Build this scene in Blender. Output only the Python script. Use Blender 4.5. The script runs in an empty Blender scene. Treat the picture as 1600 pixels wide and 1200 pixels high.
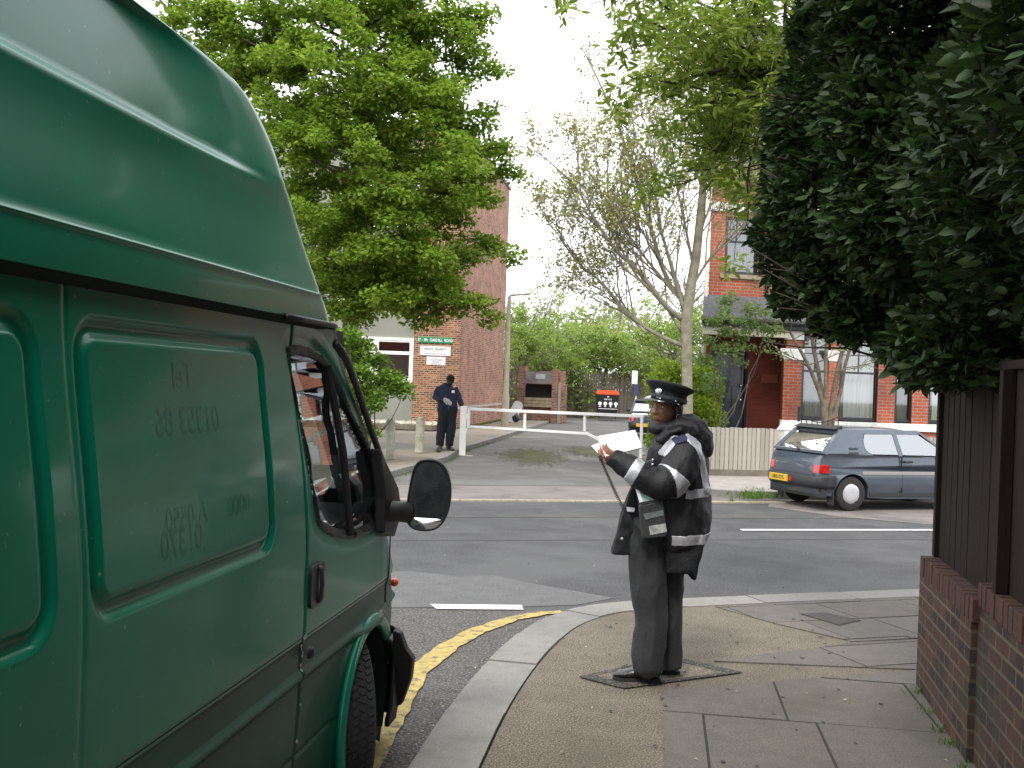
import bpy, bmesh, math, random
import numpy as np
from mathutils import Vector, Matrix, noise
from mathutils.geometry import tessellate_polygon
R = math.radians
rnd = random.Random(7)
sc = bpy.context.scene
col = sc.collection
# ---------------------------------------------------------------- camera
F = 1680.0; ROLL = R(2.1); EYE = 1.65
cd = bpy.data.cameras.new('camera'); cam = bpy.data.objects.new('camera', cd); col.objects.link(cam)
cd.sensor_width = 36; cd.lens = 36 * F / 1600; cd.clip_start = 0.05; cd.clip_end = 2000
cam.location = (0, 0, EYE)
cam.rotation_euler = (R(90), 0, 0)
cam.matrix_world = Matrix.Translation((0, 0, EYE)) @ Matrix.Rotation(R(90), 4, 'X') @ Matrix.Rotation(ROLL, 4, 'Z')
sc.camera = cam
# ---------------------------------------------------------------- light
SUN_EL, SUN_AZ = 50, 200     # azimuth measured clockwise from +Y
w = bpy.data.worlds.new('World'); sc.world = w; w.use_nodes = True
nt = w.node_tree; nt.nodes.clear()
def nn(t, **k):
    n = nt.nodes.new(t)
    for a, b in k.items(): setattr(n, a, b)
    return n
sky = nn('ShaderNodeTexSky'); sky.sky_type = 'NISHITA'; sky.sun_disc = False
sky.sun_elevation = R(SUN_EL); sky.sun_rotation = R(SUN_AZ); sky.air_density = 1.0; sky.dust_density = 2.0
b1 = nn('ShaderNodeBackground'); b1.inputs[1].default_value = 0.12
b2 = nn('ShaderNodeBackground'); b2.inputs[0].default_value = (0.93, 0.96, 1.0, 1); b2.inputs[1].default_value = 1.25
nt.links.new(sky.outputs[0], b1.inputs[0])
tc = nn('ShaderNodeTexCoord'); cn = nn('ShaderNodeTexNoise'); cn.inputs['Scale'].default_value = 2.2; cn.inputs['Detail'].default_value = 6
mp = nn('ShaderNodeMapping'); mp.inputs['Scale'].default_value = (1, 1, 2.5)
cr = nn('ShaderNodeValToRGB'); cr.color_ramp.elements[0].position = 0.16; cr.color_ramp.elements[1].position = 0.36
mx = nn('ShaderNodeMixShader'); out = nn('ShaderNodeOutputWorld')
nt.links.new(tc.outputs['Generated'], mp.inputs[0]); nt.links.new(mp.outputs[0], cn.inputs['Vector'])
nt.links.new(cn.outputs[0], cr.inputs[0]); nt.links.new(cr.outputs[0], mx.inputs[0])
nt.links.new(b1.outputs[0], mx.inputs[1]); nt.links.new(b2.outputs[0], mx.inputs[2]); nt.links.new(mx.outputs[0], out.inputs[0])
sl = bpy.data.lights.new('sun', 'SUN'); sl.energy = 1.5; sl.angle = R(12); sl.color = (1.0, 0.95, 0.86)
so = bpy.data.objects.new('sun', sl); col.objects.link(so)
sd = Vector((math.sin(R(SUN_AZ)) * math.cos(R(SUN_EL)), math.cos(R(SUN_AZ)) * math.cos(R(SUN_EL)), math.sin(R(SUN_EL))))
so.rotation_euler = sd.to_track_quat('Z', 'Y').to_euler()
sc.view_settings.view_transform = 'Standard'; sc.view_settings.look = 'None'
sc.view_settings.exposure = 0.95; sc.view_settings.gamma = 1.0
try: sc.cycles.max_bounces = 8; sc.cycles.transparent_max_bounces = 12
except Exception: pass
# ---------------------------------------------------------------- measuring helpers
def ray(px, py):
    dx = (px - 800) / F; dy = (600 - py) / F
    return Vector((dx * math.cos(ROLL) - dy * math.sin(ROLL), 1, dx * math.sin(ROLL) + dy * math.cos(ROLL)))
def P(px, py, Y): return Vector((0, 0, EYE)) + ray(px, py) * Y
def G(px, py, z=0.0):
    r = ray(px, py); return Vector((0, 0, EYE)) + r * ((z - EYE) / r.z)
# ---------------------------------------------------------------- object helpers
class Root:
    pass
def tag(o, label=None, cat=None, group=None, kind=None):
    if label: o['label'] = label
    if cat: o['category'] = cat
    if group: o['group'] = group
    if kind: o['kind'] = kind
    return o
def thing(name, label, cat, loc=(0, 0, 0), rz=0.0, group=None):
    o = bpy.data.objects.new(name, None); o.empty_display_size = 0.2; col.objects.link(o)
    o.location = loc; o.rotation_euler = (0, 0, rz)
    tag(o, label, cat, group); return o
def chain_inv(par):
    m = Matrix.Identity(4); p = par; ms = []
    while p is not None:
        ms.append(Matrix.LocRotScale(p.location, p.rotation_euler, p.scale)); p = p.parent
    for x in ms: m = x @ m
    return m.inverted()
def copy_tree(o, parent=None):
    c = o.copy(); col.objects.link(c)
    if parent is not None: c.parent = parent
    for ch in [x for x in bpy.data.objects if x.parent == o]: copy_tree(ch, c)
    return c
class MB:
    def __init__(s): s.v = []; s.f = []; s.m = []; s.mi = 0; s.sm = False
    def add(s, vs, fs):
        b = len(s.v); s.v += [Vector(p) for p in vs]; s.f += [tuple(i + b for i in f) for f in fs]; s.m += [s.mi] * len(fs); return s
    def box(s, a, b, M=None):
        x0, y0, z0 = a; x1, y1, z1 = b
        vs = [(x0, y0, z0), (x1, y0, z0), (x1, y1, z0), (x0, y1, z0), (x0, y0, z1), (x1, y0, z1), (x1, y1, z1), (x0, y1, z1)]
        if M is not None: vs = [M @ Vector(q) for q in vs]
        return s.add(vs, [(0, 3, 2, 1), (4, 5, 6, 7), (0, 1, 5, 4), (1, 2, 6, 5), (2, 3, 7, 6), (3, 0, 4, 7)])
    def poly(s, pts):
        pts = [Vector(p) for p in pts]; return s.add(pts, [t for t in tessellate_polygon([pts])])
    def prism(s, pts, vec, M=None):     # planar outline pushed along vec
        pts = [Vector(p) for p in pts]; vec = Vector(vec)
        if M is not None: pts = [M @ p for p in pts]; vec = M.to_3x3() @ vec
        n = len(pts); tr = [tuple(t) for t in tessellate_polygon([pts])]
        fs = list(tr) + [tuple(reversed([i + n for i in t])) for t in tr] + [(i, (i + 1) % n, (i + 1) % n + n, i + n) for i in range(n)]
        return s.add(pts + [p + vec for p in pts], fs)
    def tube(s, pts, rad, seg=10, cap=True, flat=1.0, up=None):
        pts = [Vector(p) for p in pts]; n = len(pts)
        if not isinstance(rad, (list, tuple)): rad = [rad] * n
        vs = []; fs = []; pu = None
        for i, p in enumerate(pts):
            t = (pts[min(i + 1, n - 1)] - pts[max(i - 1, 0)])
            if t.length < 1e-9: t = Vector((0, 0, 1))
            t.normalize()
            if pu is None:
                a = Vector(up) if up is not None else (Vector((0, 0, 1)) if abs(t.z) < .9 else Vector((1, 0, 0)))
            else: a = pu
            u = (a - t * a.dot(t));
            if u.length < 1e-6: u = t.orthogonal()
            u.normalize(); pu = u; w_ = t.cross(u)
            r = rad[i]; ra, rb = (r if isinstance(r, (tuple, list)) else (r, r * flat))
            for k in range(seg):
                an = 2 * math.pi * k / seg; vs.append(p + w_ * (math.cos(an) * ra) + u * (math.sin(an) * rb))
        for i in range(n - 1):
            for k in range(seg):
                a = i * seg + k; b = i * seg + (k + 1) % seg; fs.append((a, b, b + seg, a + seg))
        if cap: fs.append(tuple(reversed(range(seg)))); fs.append(tuple(range((n - 1) * seg, n * seg)))
        return s.add(vs, fs)
    def ell(s, c, r, seg=16, rings=10, M=None):
        c = Vector(c); vs = [];
        for j in range(rings + 1):
            th = math.pi * j / rings
            for k in range(seg):
                an = 2 * math.pi * k / seg
                q = Vector((r[0] * math.sin(th) * math.cos(an), r[1] * math.sin(th) * math.sin(an), r[2] * math.cos(th)))
                vs.append(c + (M @ q if M is not None else q))
        fs = []
        for j in range(rings):
            for k in range(seg):
                a = j * seg + k; b = j * seg + (k + 1) % seg; fs.append((a, a + seg, b + seg, b))
        return s.add(vs, fs)
    def lathe(s, c, prof, seg=20, M=None):
        c = Vector(c); vs = []; fs = []
        for r, z in prof:
            for k in range(seg):
                an = 2 * math.pi * k / seg; q = Vector((r * math.cos(an), r * math.sin(an), z)); vs.append(c + (M @ q if M is not None else q))
        for j in range(len(prof) - 1):
            for k in range(seg):
                a = j * seg + k; b = j * seg + (k + 1) % seg; fs.append((a, b, b + seg, a + seg))
        return s.add(vs, fs)
    def text(s, body, size, M, depth=0.002, align='CENTER', bold=0.0, xs=1.0):
        cu = bpy.data.curves.new('lettering', 'FONT'); cu.body = body; cu.size = size; cu.align_x = align; cu.align_y = 'CENTER'; cu.extrude = depth; cu.offset = bold
        o = bpy.data.objects.new('lettering', cu); col.objects.link(o)
        dg = bpy.context.evaluated_depsgraph_get(); me = bpy.data.meshes.new_from_object(o.evaluated_get(dg))
        s.add([M @ Vector((v.co.x * xs, v.co.y, v.co.z)) for v in me.vertices], [tuple(p.vertices) for p in me.polygons])
        bpy.data.objects.remove(o); bpy.data.curves.remove(cu); bpy.data.meshes.remove(me); return s
    def mesh(s, name, mats, smooth=False, clean=True):
        me = bpy.data.meshes.new(name); me.from_pydata([tuple(v) for v in s.v], [], s.f)
        for m in (mats if isinstance(mats, (list, tuple)) else [mats]): me.materials.append(m)
        me.polygons.foreach_set('material_index', s.m)
        if smooth: me.polygons.foreach_set('use_smooth', [True] * len(me.polygons))
        me.update()
        if clean:
            bm = bmesh.new(); bm.from_mesh(me); bmesh.ops.remove_doubles(bm, verts=bm.verts, dist=1e-5) if clean == 2 else None
            bmesh.ops.recalc_face_normals(bm, faces=bm.faces); bm.to_mesh(me); bm.free()
        return me
    def build(s, name, mats, parent=None, label=None, cat=None, group=None, kind=None, smooth=False, local=False, bevel=0, uv=False, clean=True, auto=None, base=None):
        if parent is not None and not local:
            m = chain_inv(parent); s.v = [m @ v for v in s.v]
        off = None
        if parent is None and s.v and not local:
            if base is None:
                xs = [v.x for v in s.v]; ys = [v.y for v in s.v]; off = Vector(((min(xs) + max(xs)) / 2, (min(ys) + max(ys)) / 2, min(v.z for v in s.v)))
            else: off = Vector(base)
            s.v = [v - off for v in s.v]
        me = s.mesh(name, mats, smooth, clean)
        if uv: uvbox(me)
        o = bpy.data.objects.new(name, me); col.objects.link(o)
        if off is not None: o.location = off
        if parent is not None: o.parent = parent
        if bevel:
            b = o.modifiers.new('bevel', 'BEVEL'); b.width = bevel; b.segments = 2; b.limit_method = 'ANGLE'; b.angle_limit = R(35)
        if auto:
            me.polygons.foreach_set('use_smooth', [True] * len(me.polygons))
            bm = bmesh.new(); bm.from_mesh(me)
            for e in bm.edges:
                if len(e.link_faces) == 2 and e.calc_face_angle(0) > R(auto): e.smooth = False
            bm.to_mesh(me); bm.free()
        tag(o, label, cat, group, kind); return o
def uvbox(me):
    uvl = me.uv_layers.new(name='UVMap')
    for p in me.polygons:
        n = p.normal
        if abs(n.z) > .7: t = Vector((1, 0, 0)); b = Vector((0, 1, 0))
        else:
            t = Vector((-n.y, n.x, 0)).normalized(); b = Vector((0, 0, 1))
        for li in p.loop_indices:
            co = me.vertices[me.loops[li].vertex_index].co; uvl.data[li].uv = (co.dot(t), co.dot(b))
def remesh(mb, name, mat, parent, vox=0.006, smooth=3, disp=None, label=None, local=False, **k):
    o = mb.build(name, mat, parent, label=label, local=local, clean=True, **k)
    m = o.modifiers.new('r', 'REMESH'); m.mode = 'VOXEL'; m.voxel_size = vox
    dg = bpy.context.evaluated_depsgraph_get(); me = bpy.data.meshes.new_from_object(o.evaluated_get(dg)); o.modifiers.clear()
    old = o.data; o.data = me; bpy.data.meshes.remove(old)
    bm = bmesh.new(); bm.from_mesh(me)
    for _ in range(smooth): bmesh.ops.smooth_vert(bm, verts=bm.verts, factor=.5, use_axis_x=True, use_axis_y=True, use_axis_z=True)
    if disp:
        bm.normal_update()
        ds = [disp(v.co, v.normal) for v in bm.verts]
        for v, d in zip(bm.verts, ds): v.co += v.normal * d
        bmesh.ops.smooth_vert(bm, verts=bm.verts, factor=.4, use_axis_x=True, use_axis_y=True, use_axis_z=True)
    for f in bm.faces: f.smooth = True
    bm.to_mesh(me); bm.free(); me.name = name
    if not me.materials: me.materials.append(mat)
    return o
def peel(o, name, mat, test, off=0.004, parent=None, label=None):   # a strip of cloth lying on the surface of o
    bm = bmesh.new(); bm.from_mesh(o.data); bm.normal_update()
    kill = [f for f in bm.faces if not test(f.calc_center_median(), f.normal)]
    bmesh.ops.delete(bm, geom=kill, context='FACES')
    for _ in range(2):
        b = [v for v in bm.verts if v.is_boundary]
        bmesh.ops.smooth_vert(bm, verts=b, factor=.5, use_axis_x=True, use_axis_y=True, use_axis_z=True)
    for v in bm.verts: v.co += v.normal * off
    me = bpy.data.meshes.new(name); bm.to_mesh(me); bm.free(); me.materials.clear(); me.materials.append(mat)
    for p in me.polygons: p.material_index = 0
    q = bpy.data.objects.new(name, me); col.objects.link(q); q.parent = parent or o
    sdm = q.modifiers.new('thick', 'SOLIDIFY'); sdm.thickness = 0.003
    if label: q['label'] = label
    return q
# ---------------------------------------------------------------- materials
def mat(name, c, rough=.7, var=.0, scale=6, c2=None, bump=0, bscale=40, metal=0, coat=0, spec=.5, detail=5, trans=0, uv=False, stretch=None, sheen=0, island=None):
    m = bpy.data.materials.new(name); m.use_nodes = True; t = m.node_tree; b = t.nodes['Principled BSDF']
    b.inputs['Base Color'].default_value = (*c, 1); b.inputs['Roughness'].default_value = rough; b.inputs['Metallic'].default_value = metal
    b.inputs['Coat Weight'].default_value = coat; b.inputs['Specular IOR Level'].default_value = spec; b.inputs['Transmission Weight'].default_value = trans
    if sheen: b.inputs['Sheen Weight'].default_value = sheen
    L = t.links.new; N = t.nodes.new
    co = N('ShaderNodeTexCoord'); v = co.outputs['UV' if uv else 'Object']
    if stretch:
        q = N('ShaderNodeMapping'); q.inputs['Scale'].default_value = stretch; L(v, q.inputs[0]); v = q.outputs[0]
    last = None
    if c2 is not None or var:
        n = N('ShaderNodeTexNoise'); n.inputs['Scale'].default_value = scale; n.inputs['Detail'].default_value = detail; n.inputs['Roughness'].default_value = .62; L(v, n.inputs['Vector'])
        r = N('ShaderNodeValToRGB'); r.color_ramp.elements[0].position = .35; r.color_ramp.elements[1].position = .65
        a = c if c2 is not None else tuple(x * (1 - var) for x in c); d = c2 if c2 is not None else tuple(min(1, x * (1 + var)) for x in c)
        r.color_ramp.elements[0].color = (*a, 1); r.color_ramp.elements[1].color = (*d, 1); L(n.outputs[0], r.inputs[0]); last = r.outputs[0]
    if island:
        g = N('ShaderNodeNewGeometry'); r = N('ShaderNodeValToRGB'); e = r.color_ramp.elements
        e[0].color = (*island[0], 1); e[1].color = (*island[-1], 1)
        for i, q in enumerate(island[1:-1]): x = e.new((i + 1) / (len(island) - 1)); x.color = (*q, 1)
        L(g.outputs['Random Per Island'], r.inputs[0])
        if last is not None:
            mm = N('ShaderNodeMix'); mm.data_type = 'RGBA'; mm.inputs[0].default_value = .45; L(r.outputs[0], mm.inputs[6]); L(last, mm.inputs[7]); last = mm.outputs[2]
        else: last = r.outputs[0]
    if last is not None: L(last, b.inputs['Base Color'])
    if bump:
        n2 = N('ShaderNodeTexNoise'); n2.inputs['Scale'].default_value = bscale; n2.inputs['Detail'].default_value = 4; L(v, n2.inputs['Vector'])
        bp = N('ShaderNodeBump'); bp.inputs['Strength'].default_value = bump; bp.inputs['Distance'].default_value = .01; L(n2.outputs[0], bp.inputs['Height']); L(bp.outputs[0], b.inputs['Normal'])
    return m
def speckle(m, c, scale=180, amt=.35, lo=.55, hi=.62):   # stones in the surface
    t = m.node_tree; b = t.nodes['Principled BSDF']; L = t.links.new; N = t.nodes.new
    co = N('ShaderNodeTexCoord'); n = N('ShaderNodeTexNoise'); n.inputs['Scale'].default_value = scale; n.inputs['Detail'].default_value = 2; L(co.outputs['Object'], n.inputs['Vector'])
    r = N('ShaderNodeValToRGB'); r.color_ramp.elements[0].position = lo; r.color_ramp.elements[1].position = hi; L(n.outputs[0], r.inputs[0])
    mu = N('ShaderNodeMath'); mu.operation = 'MULTIPLY'; mu.inputs[1].default_value = amt; L(r.outputs[0], mu.inputs[0])
    mm = N('ShaderNodeMix'); mm.data_type = 'RGBA'; L(mu.outputs[0], mm.inputs[0])
    s = b.inputs['Base Color']
    if s.is_linked: L(s.links[0].from_socket, mm.inputs[6])
    else: mm.inputs[6].default_value = s.default_value
    mm.inputs[7].default_value = (*c, 1); L(mm.outputs[2], s); return m
def patch(m, c, scale=.6, amt=.6, lo=.5, hi=.7, seed=0.0):       # stains / wear with a shape of their own
    t = m.node_tree; b = t.nodes['Principled BSDF']; L = t.links.new; N = t.nodes.new
    co = N('ShaderNodeTexCoord'); mp = N('ShaderNodeMapping'); mp.inputs['Location'].default_value = (seed, seed * .7, 0); L(co.outputs['Object'], mp.inputs[0])
    n = N('ShaderNodeTexNoise'); n.inputs['Scale'].default_value = scale; n.inputs['Detail'].default_value = 6; n.inputs['Roughness'].default_value = .65; L(mp.outputs[0], n.inputs['Vector'])
    r = N('ShaderNodeValToRGB'); r.color_ramp.elements[0].position = lo; r.color_ramp.elements[1].position = hi; L(n.outputs[0], r.inputs[0])
    mu = N('ShaderNodeMath'); mu.operation = 'MULTIPLY'; mu.inputs[1].default_value = amt; L(r.outputs[0], mu.inputs[0])
    mm = N('ShaderNodeMix'); mm.data_type = 'RGBA'; L(mu.outputs[0], mm.inputs[0]); s = b.inputs['Base Color']
    if s.is_linked: L(s.links[0].from_socket, mm.inputs[6])
    else: mm.inputs[6].default_value = s.default_value
    mm.inputs[7].default_value = (*c, 1); L(mm.outputs[2], s); return m
def brick(name, a, b_, mortar, ms=.012, dark=None, rough=.85, off=.5, wd=.225, ht=.075, damt=.5):
    m = bpy.data.materials.new(name); m.use_nodes = True; t = m.node_tree; b = t.nodes['Principled BSDF']; b.inputs['Roughness'].default_value = rough
    L = t.links.new; N = t.nodes.new; co = N('ShaderNodeTexCoord'); br = N('ShaderNodeTexBrick'); L(co.outputs['UV'], br.inputs['Vector'])
    br.inputs['Scale'].default_value = 1; br.inputs['Brick Width'].default_value = wd; br.inputs['Row Height'].default_value = ht; br.inputs['Mortar Size'].default_value = ms
    br.inputs['Color1'].default_value = (*a, 1); br.inputs['Color2'].default_value = (*b_, 1); br.inputs['Mortar'].default_value = (*mortar, 1); br.offset = off; br.inputs['Mortar Smooth'].default_value = .2
    last = br.outputs['Color']
    if dark:
        # every other brick in a course is a dark burnt header
        sp = N('ShaderNodeSeparateXYZ'); L(co.outputs['UV'], sp.inputs[0])
        n = N('ShaderNodeTexWhiteNoise'); n.noise_dimensions = '2D'
        fx = N('ShaderNodeMath'); fx.operation = 'DIVIDE'; fx.inputs[1].default_value = wd
        fy = N('ShaderNodeMath'); fy.operation = 'DIVIDE'; fy.inputs[1].default_value = ht; L(sp.outputs[0], fx.inputs[0]); L(sp.outputs[1], fy.inputs[0])
        fyf = N('ShaderNodeMath'); fyf.operation = 'FLOOR'; L(fy.outputs[0], fyf.inputs[0])
        hf = N('ShaderNodeMath'); hf.operation = 'MULTIPLY'; hf.inputs[1].default_value = .5; L(fyf.outputs[0], hf.inputs[0])
        fr = N('ShaderNodeMath'); fr.operation = 'FRACT'; L(hf.outputs[0], fr.inputs[0])
        ad = N('ShaderNodeMath'); ad.operation = 'SUBTRACT'; L(fx.outputs[0], ad.inputs[0]); L(fr.outputs[0], ad.inputs[1])
        fxf = N('ShaderNodeMath'); fxf.operation = 'FLOOR'; L(ad.outputs[0], fxf.inputs[0])
        cb = N('ShaderNodeCombineXYZ'); L(fxf.outputs[0], cb.inputs[0]); L(fyf.outputs[0], cb.inputs[1]); L(cb.outputs[0], n.inputs['Vector'])
        gt = N('ShaderNodeMath'); gt.operation = 'GREATER_THAN'; gt.inputs[1].default_value = 1 - damt; L(n.outputs['Value'], gt.inputs[0])
        inv = N('ShaderNodeMath'); inv.operation = 'SUBTRACT'; inv.inputs[0].default_value = 1; L(br.outputs['Fac'], inv.inputs[1])
        mu = N('ShaderNodeMath'); mu.operation = 'MULTIPLY'; L(gt.outputs[0], mu.inputs[0]); L(inv.outputs[0], mu.inputs[1])
        mu2 = N('ShaderNodeMath'); mu2.operation = 'MULTIPLY'; mu2.inputs[1].default_value = .85; L(mu.outputs[0], mu2.inputs[0])
        mm = N('ShaderNodeMix'); mm.data_type = 'RGBA'; L(mu2.outputs[0], mm.inputs[0]); L(last, mm.inputs[6]); mm.inputs[7].default_value = (*dark, 1); last = mm.outputs[2]
    n = N('ShaderNodeTexNoise'); n.inputs['Scale'].default_value = 1.3; n.inputs['Detail'].default_value = 6; L(co.outputs['UV'], n.inputs['Vector'])
    mm = N('ShaderNodeMix'); mm.data_type = 'RGBA'; mm.blend_type = 'MULTIPLY'; mm.inputs[0].default_value = .7
    r = N('ShaderNodeValToRGB'); r.color_ramp.elements[0].position = .3; r.color_ramp.elements[0].color = (.55, .53, .52, 1); r.color_ramp.elements[1].position = .65; r.color_ramp.elements[1].color = (1.15, 1.15, 1.15, 1)
    L(n.outputs[0], r.inputs[0]); L(last, mm.inputs[6]); L(r.outputs[0], mm.inputs[7]); L(mm.outputs[2], b.inputs['Base Color'])
    bp = N('ShaderNodeBump'); bp.inputs['Strength'].default_value = .7; bp.inputs['Distance'].default_value = .01; bp.invert = True; L(br.outputs['Fac'], bp.inputs['Height']); L(bp.outputs[0], b.inputs['Normal'])
    return m
def glass(name, tint=(.75, .8, .8), rough=.02, refl=.12, dens=1.0):   # thin pane: mostly clear with a fresnel reflection
    m = bpy.data.materials.new(name); m.use_nodes = True; t = m.node_tree; t.nodes.clear(); N = t.nodes.new; L = t.links.new
    o = N('ShaderNodeOutputMaterial'); tr = N('ShaderNodeBsdfTransparent'); tr.inputs[0].default_value = (*tint, 1)
    gl = N('ShaderNodeBsdfGlossy'); gl.inputs['Roughness'].default_value = rough; gl.inputs['Color'].default_value = (.95, .97, 1, 1)
    fr = N('ShaderNodeLayerWeight'); fr.inputs[0].default_value = .35; ad = N('ShaderNodeMath'); ad.operation = 'ADD'; ad.use_clamp = True; ad.inputs[1].default_value = refl
    L(fr.outputs['Fresnel'], ad.inputs[0]); mx = N('ShaderNodeMixShader'); L(ad.outputs[0], mx.inputs[0]); L(tr.outputs[0], mx.inputs[1]); L(gl.outputs[0], mx.inputs[2]); L(mx.outputs[0], o.inputs[0]); return m
def leafmat(name, cols, rough=.5, transl=.35, spec=.4):
    m = bpy.data.materials.new(name); m.use_nodes = True; t = m.node_tree; b = t.nodes['Principled BSDF']; N = t.nodes.new; L = t.links.new
    g = N('ShaderNodeNewGeometry'); r = N('ShaderNodeValToRGB'); e = r.color_ramp.elements; e[0].color = (*cols[0], 1); e[1].color = (*cols[-1], 1)
    for i, q in enumerate(cols[1:-1]): x = e.new((i + 1) / (len(cols) - 1)); x.color = (*q, 1)
    L(g.outputs['Random Per Island'], r.inputs[0]); L(r.outputs[0], b.inputs['Base Color']); b.inputs['Roughness'].default_value = rough; b.inputs['Specular IOR Level'].default_value = spec
    tl = N('ShaderNodeBsdfTranslucent'); L(r.outputs[0], tl.inputs[0]); mx = N('ShaderNodeMixShader'); mx.inputs[0].default_value = transl
    L(b.outputs[0], mx.inputs[1]); L(tl.outputs[0], mx.inputs[2]); L(mx.outputs[0], t.nodes['Material Output'].inputs[0]); return m
# ---------------------------------------------------------------- foliage
rng = np.random.default_rng(5)
def leaf_mesh(name, C, size, up=.3, elong=1.6, jit=.35, oval=False, out=None, droop=0.0):
    n = len(C); d = rng.normal(size=(n, 3));
    if out is not None: d = d * .7 + out
    d[:, 2] = d[:, 2] * .6 - droop; d /= np.linalg.norm(d, axis=1)[:, None]
    nm = rng.normal(size=(n, 3)) * .75; nm[:, 2] += up * 2.2; s = np.cross(d, nm); s /= np.linalg.norm(s, axis=1)[:, None] + 1e-9; nn_ = np.cross(s, d)
    L = size * (1 + rng.uniform(-jit, jit, n)); W = L / elong
    L = L[:, None]; W = W[:, None]
    if oval:
        pts = [C, C + d * L * .28 + s * W * .42 + nn_ * W * .14, C + d * L * .66 + s * W * .4 + nn_ * W * .1, C + d * L - nn_ * L * .06, C + d * L * .66 - s * W * .4 + nn_ * W * .1, C + d * L * .28 - s * W * .42 + nn_ * W * .14]
        V = np.stack(pts, 1).reshape(-1, 3); k = np.arange(n) * 6
        Fq = np.stack([np.stack([k, k + 1, k + 2, k + 3], 1), np.stack([k, k + 3, k + 4, k + 5], 1)], 1).reshape(-1, 4); nl = 4
    else:
        pts = [C, C + d * L * .5 + s * W * .5 + nn_ * W * .12, C + d * L, C + d * L * .5 - s * W * .5 + nn_ * W * .12]
        V = np.stack(pts, 1).reshape(-1, 3); k = np.arange(n) * 4
        Fq = np.stack([np.stack([k, k + 1, k + 2], 1), np.stack([k, k + 2, k + 3], 1)], 1).reshape(-1, 3); nl = 3
    me = bpy.data.meshes.new(name); me.vertices.add(len(V)); me.vertices.foreach_set('co', V.ravel()); me.loops.add(len(Fq) * nl); me.loops.foreach_set('vertex_index', Fq.ravel().astype(np.int32))
    me.polygons.add(len(Fq)); me.polygons.foreach_set('loop_start', (np.arange(len(Fq)) * nl).astype(np.int32)); me.update(calc_edges=True); me.validate(); return me
def crown(name, clumps, n, size, material, parent, dens=.5, **k):
    """clumps: list of (centre, (rx,ry,rz)); leaves gathered toward each clump's skin"""
    vol = np.array([r[0] * r[2] * max(r[1], .3) ** .5 for c, r in clumps]); cnt = np.maximum(1, (vol / vol.sum() * n)).astype(int)
    A = []; O = []
    for (c, r), q in zip(clumps, cnt):
        d = rng.normal(size=(q, 3)); d /= np.linalg.norm(d, axis=1)[:, None]; rad = rng.uniform(0, 1, q) ** dens
        A.append(np.array(c)[None] + d * rad[:, None] * np.array(r)[None]); O.append(d)
    A = np.concatenate(A); O = np.concatenate(O) * .6
    m = chain_inv(parent); A = A @ np.array(m.to_3x3()).T + np.array(m.translation)
    me = leaf_mesh(name, A, size, out=O, **k); me.materials.append(material)
    o = bpy.data.objects.new(name, me); col.objects.link(o); o.parent = parent; return o
def limb(mb, a, b, ra, rb, wob=.05, seg=7, n=6, rs=rnd):
    a = Vector(a); b = Vector(b); L = (b - a).length; pts = []; rad = []
    ph = rs.uniform(0, 9)
    for i in range(n + 1):
        t = i / n; o = Vector((math.sin(t * 5 + ph), math.cos(t * 4.3 + ph * 1.3), math.sin(t * 3.7 + ph * .7))) * wob * L * math.sin(math.pi * t)
        pts.append(a.lerp(b, t) + o); rad.append(ra + (rb - ra) * t)
    mb.tube(pts, rad, seg); return pts
def twigs(mb, p, d, L, r, depth, tips, rs, spread=.6, up=.25, kids=3, shrink=.68):
    p = Vector(p); d = Vector(d).normalized(); pts = [p]; q = p
    n = 3
    for i in range(n):
        d = (d + Vector((rs.gauss(0, .13), rs.gauss(0, .13), rs.gauss(0, .1) + up * .12))).normalized(); q = q + d * (L / n); pts.append(q)
    mb.tube(pts, [r, r * .85, r * .7, r * .5], 4 if r < .02 else 6, cap=False)
    tips.append(q)
    if depth <= 0: return
    for k in range(kids):
        t = rs.uniform(.35, 1); i = min(n - 1, int(t * n)); s = pts[i].lerp(pts[i + 1], t * n - i)
        nd = (d + Vector((rs.gauss(0, spread), rs.gauss(0, spread), rs.gauss(0, spread * .7) + up))).normalized()
        twigs(mb, s, nd, L * shrink * rs.uniform(.7, 1.1), r * .55, depth - 1, tips, rs, spread, up, kids, shrink)
# ================================================================ GROUND
M = {}
M['asphalt'] = patch(speckle(mat('asphalt', (.046, .047, .05), .9, var=.22, scale=1.6, bump=.8, bscale=120), (.2, .19, .18), 75, .5, .54, .64), (.095, .095, .095), .45, .6, .46, .6, 3)
M['rough_asphalt'] = speckle(mat('worn_asphalt', (.06, .056, .052), .92, var=.3, scale=9, bump=1, bscale=60), (.24, .22, .2), 60, .65, .52, .62)
M['drive'] = patch(speckle(mat('drive_asphalt', (.085, .083, .078), .9, var=.2, scale=1.4, bump=.4, bscale=90), (.22, .21, .19), 70, .4), (.17, .16, .145), .35, .5, .5, .6, 9)
M['crossover'] = patch(speckle(mat('old_asphalt', (.16, .14, .13), .9, var=.16, scale=2.2, bump=.5, bscale=60), (.3, .27, .24), 60, .35), (.09, .085, .08), .9, .6, .55, .6, 2)
M['grit'] = patch(speckle(mat('gritty_concrete', (.10, .086, .066), .93, var=.22, scale=5, bump=1, bscale=130), (.33, .28, .2), 110, .75, .5, .6), (.08, .07, .05), 1.4, .5, .5, .7, 5)
M['slab'] = patch(speckle(mat('paving_slab', (.105, .094, .082), .9, var=.2, scale=9, bump=.5, bscale=150, island=[(.09, .08, .073), (.12, .108, .096), (.105, .088, .078), (.13, .116, .1)]), (.24, .21, .17), 120, .5, .56, .64), (.07, .068, .05), 1.7, .6, .5, .68, 1)
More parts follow.
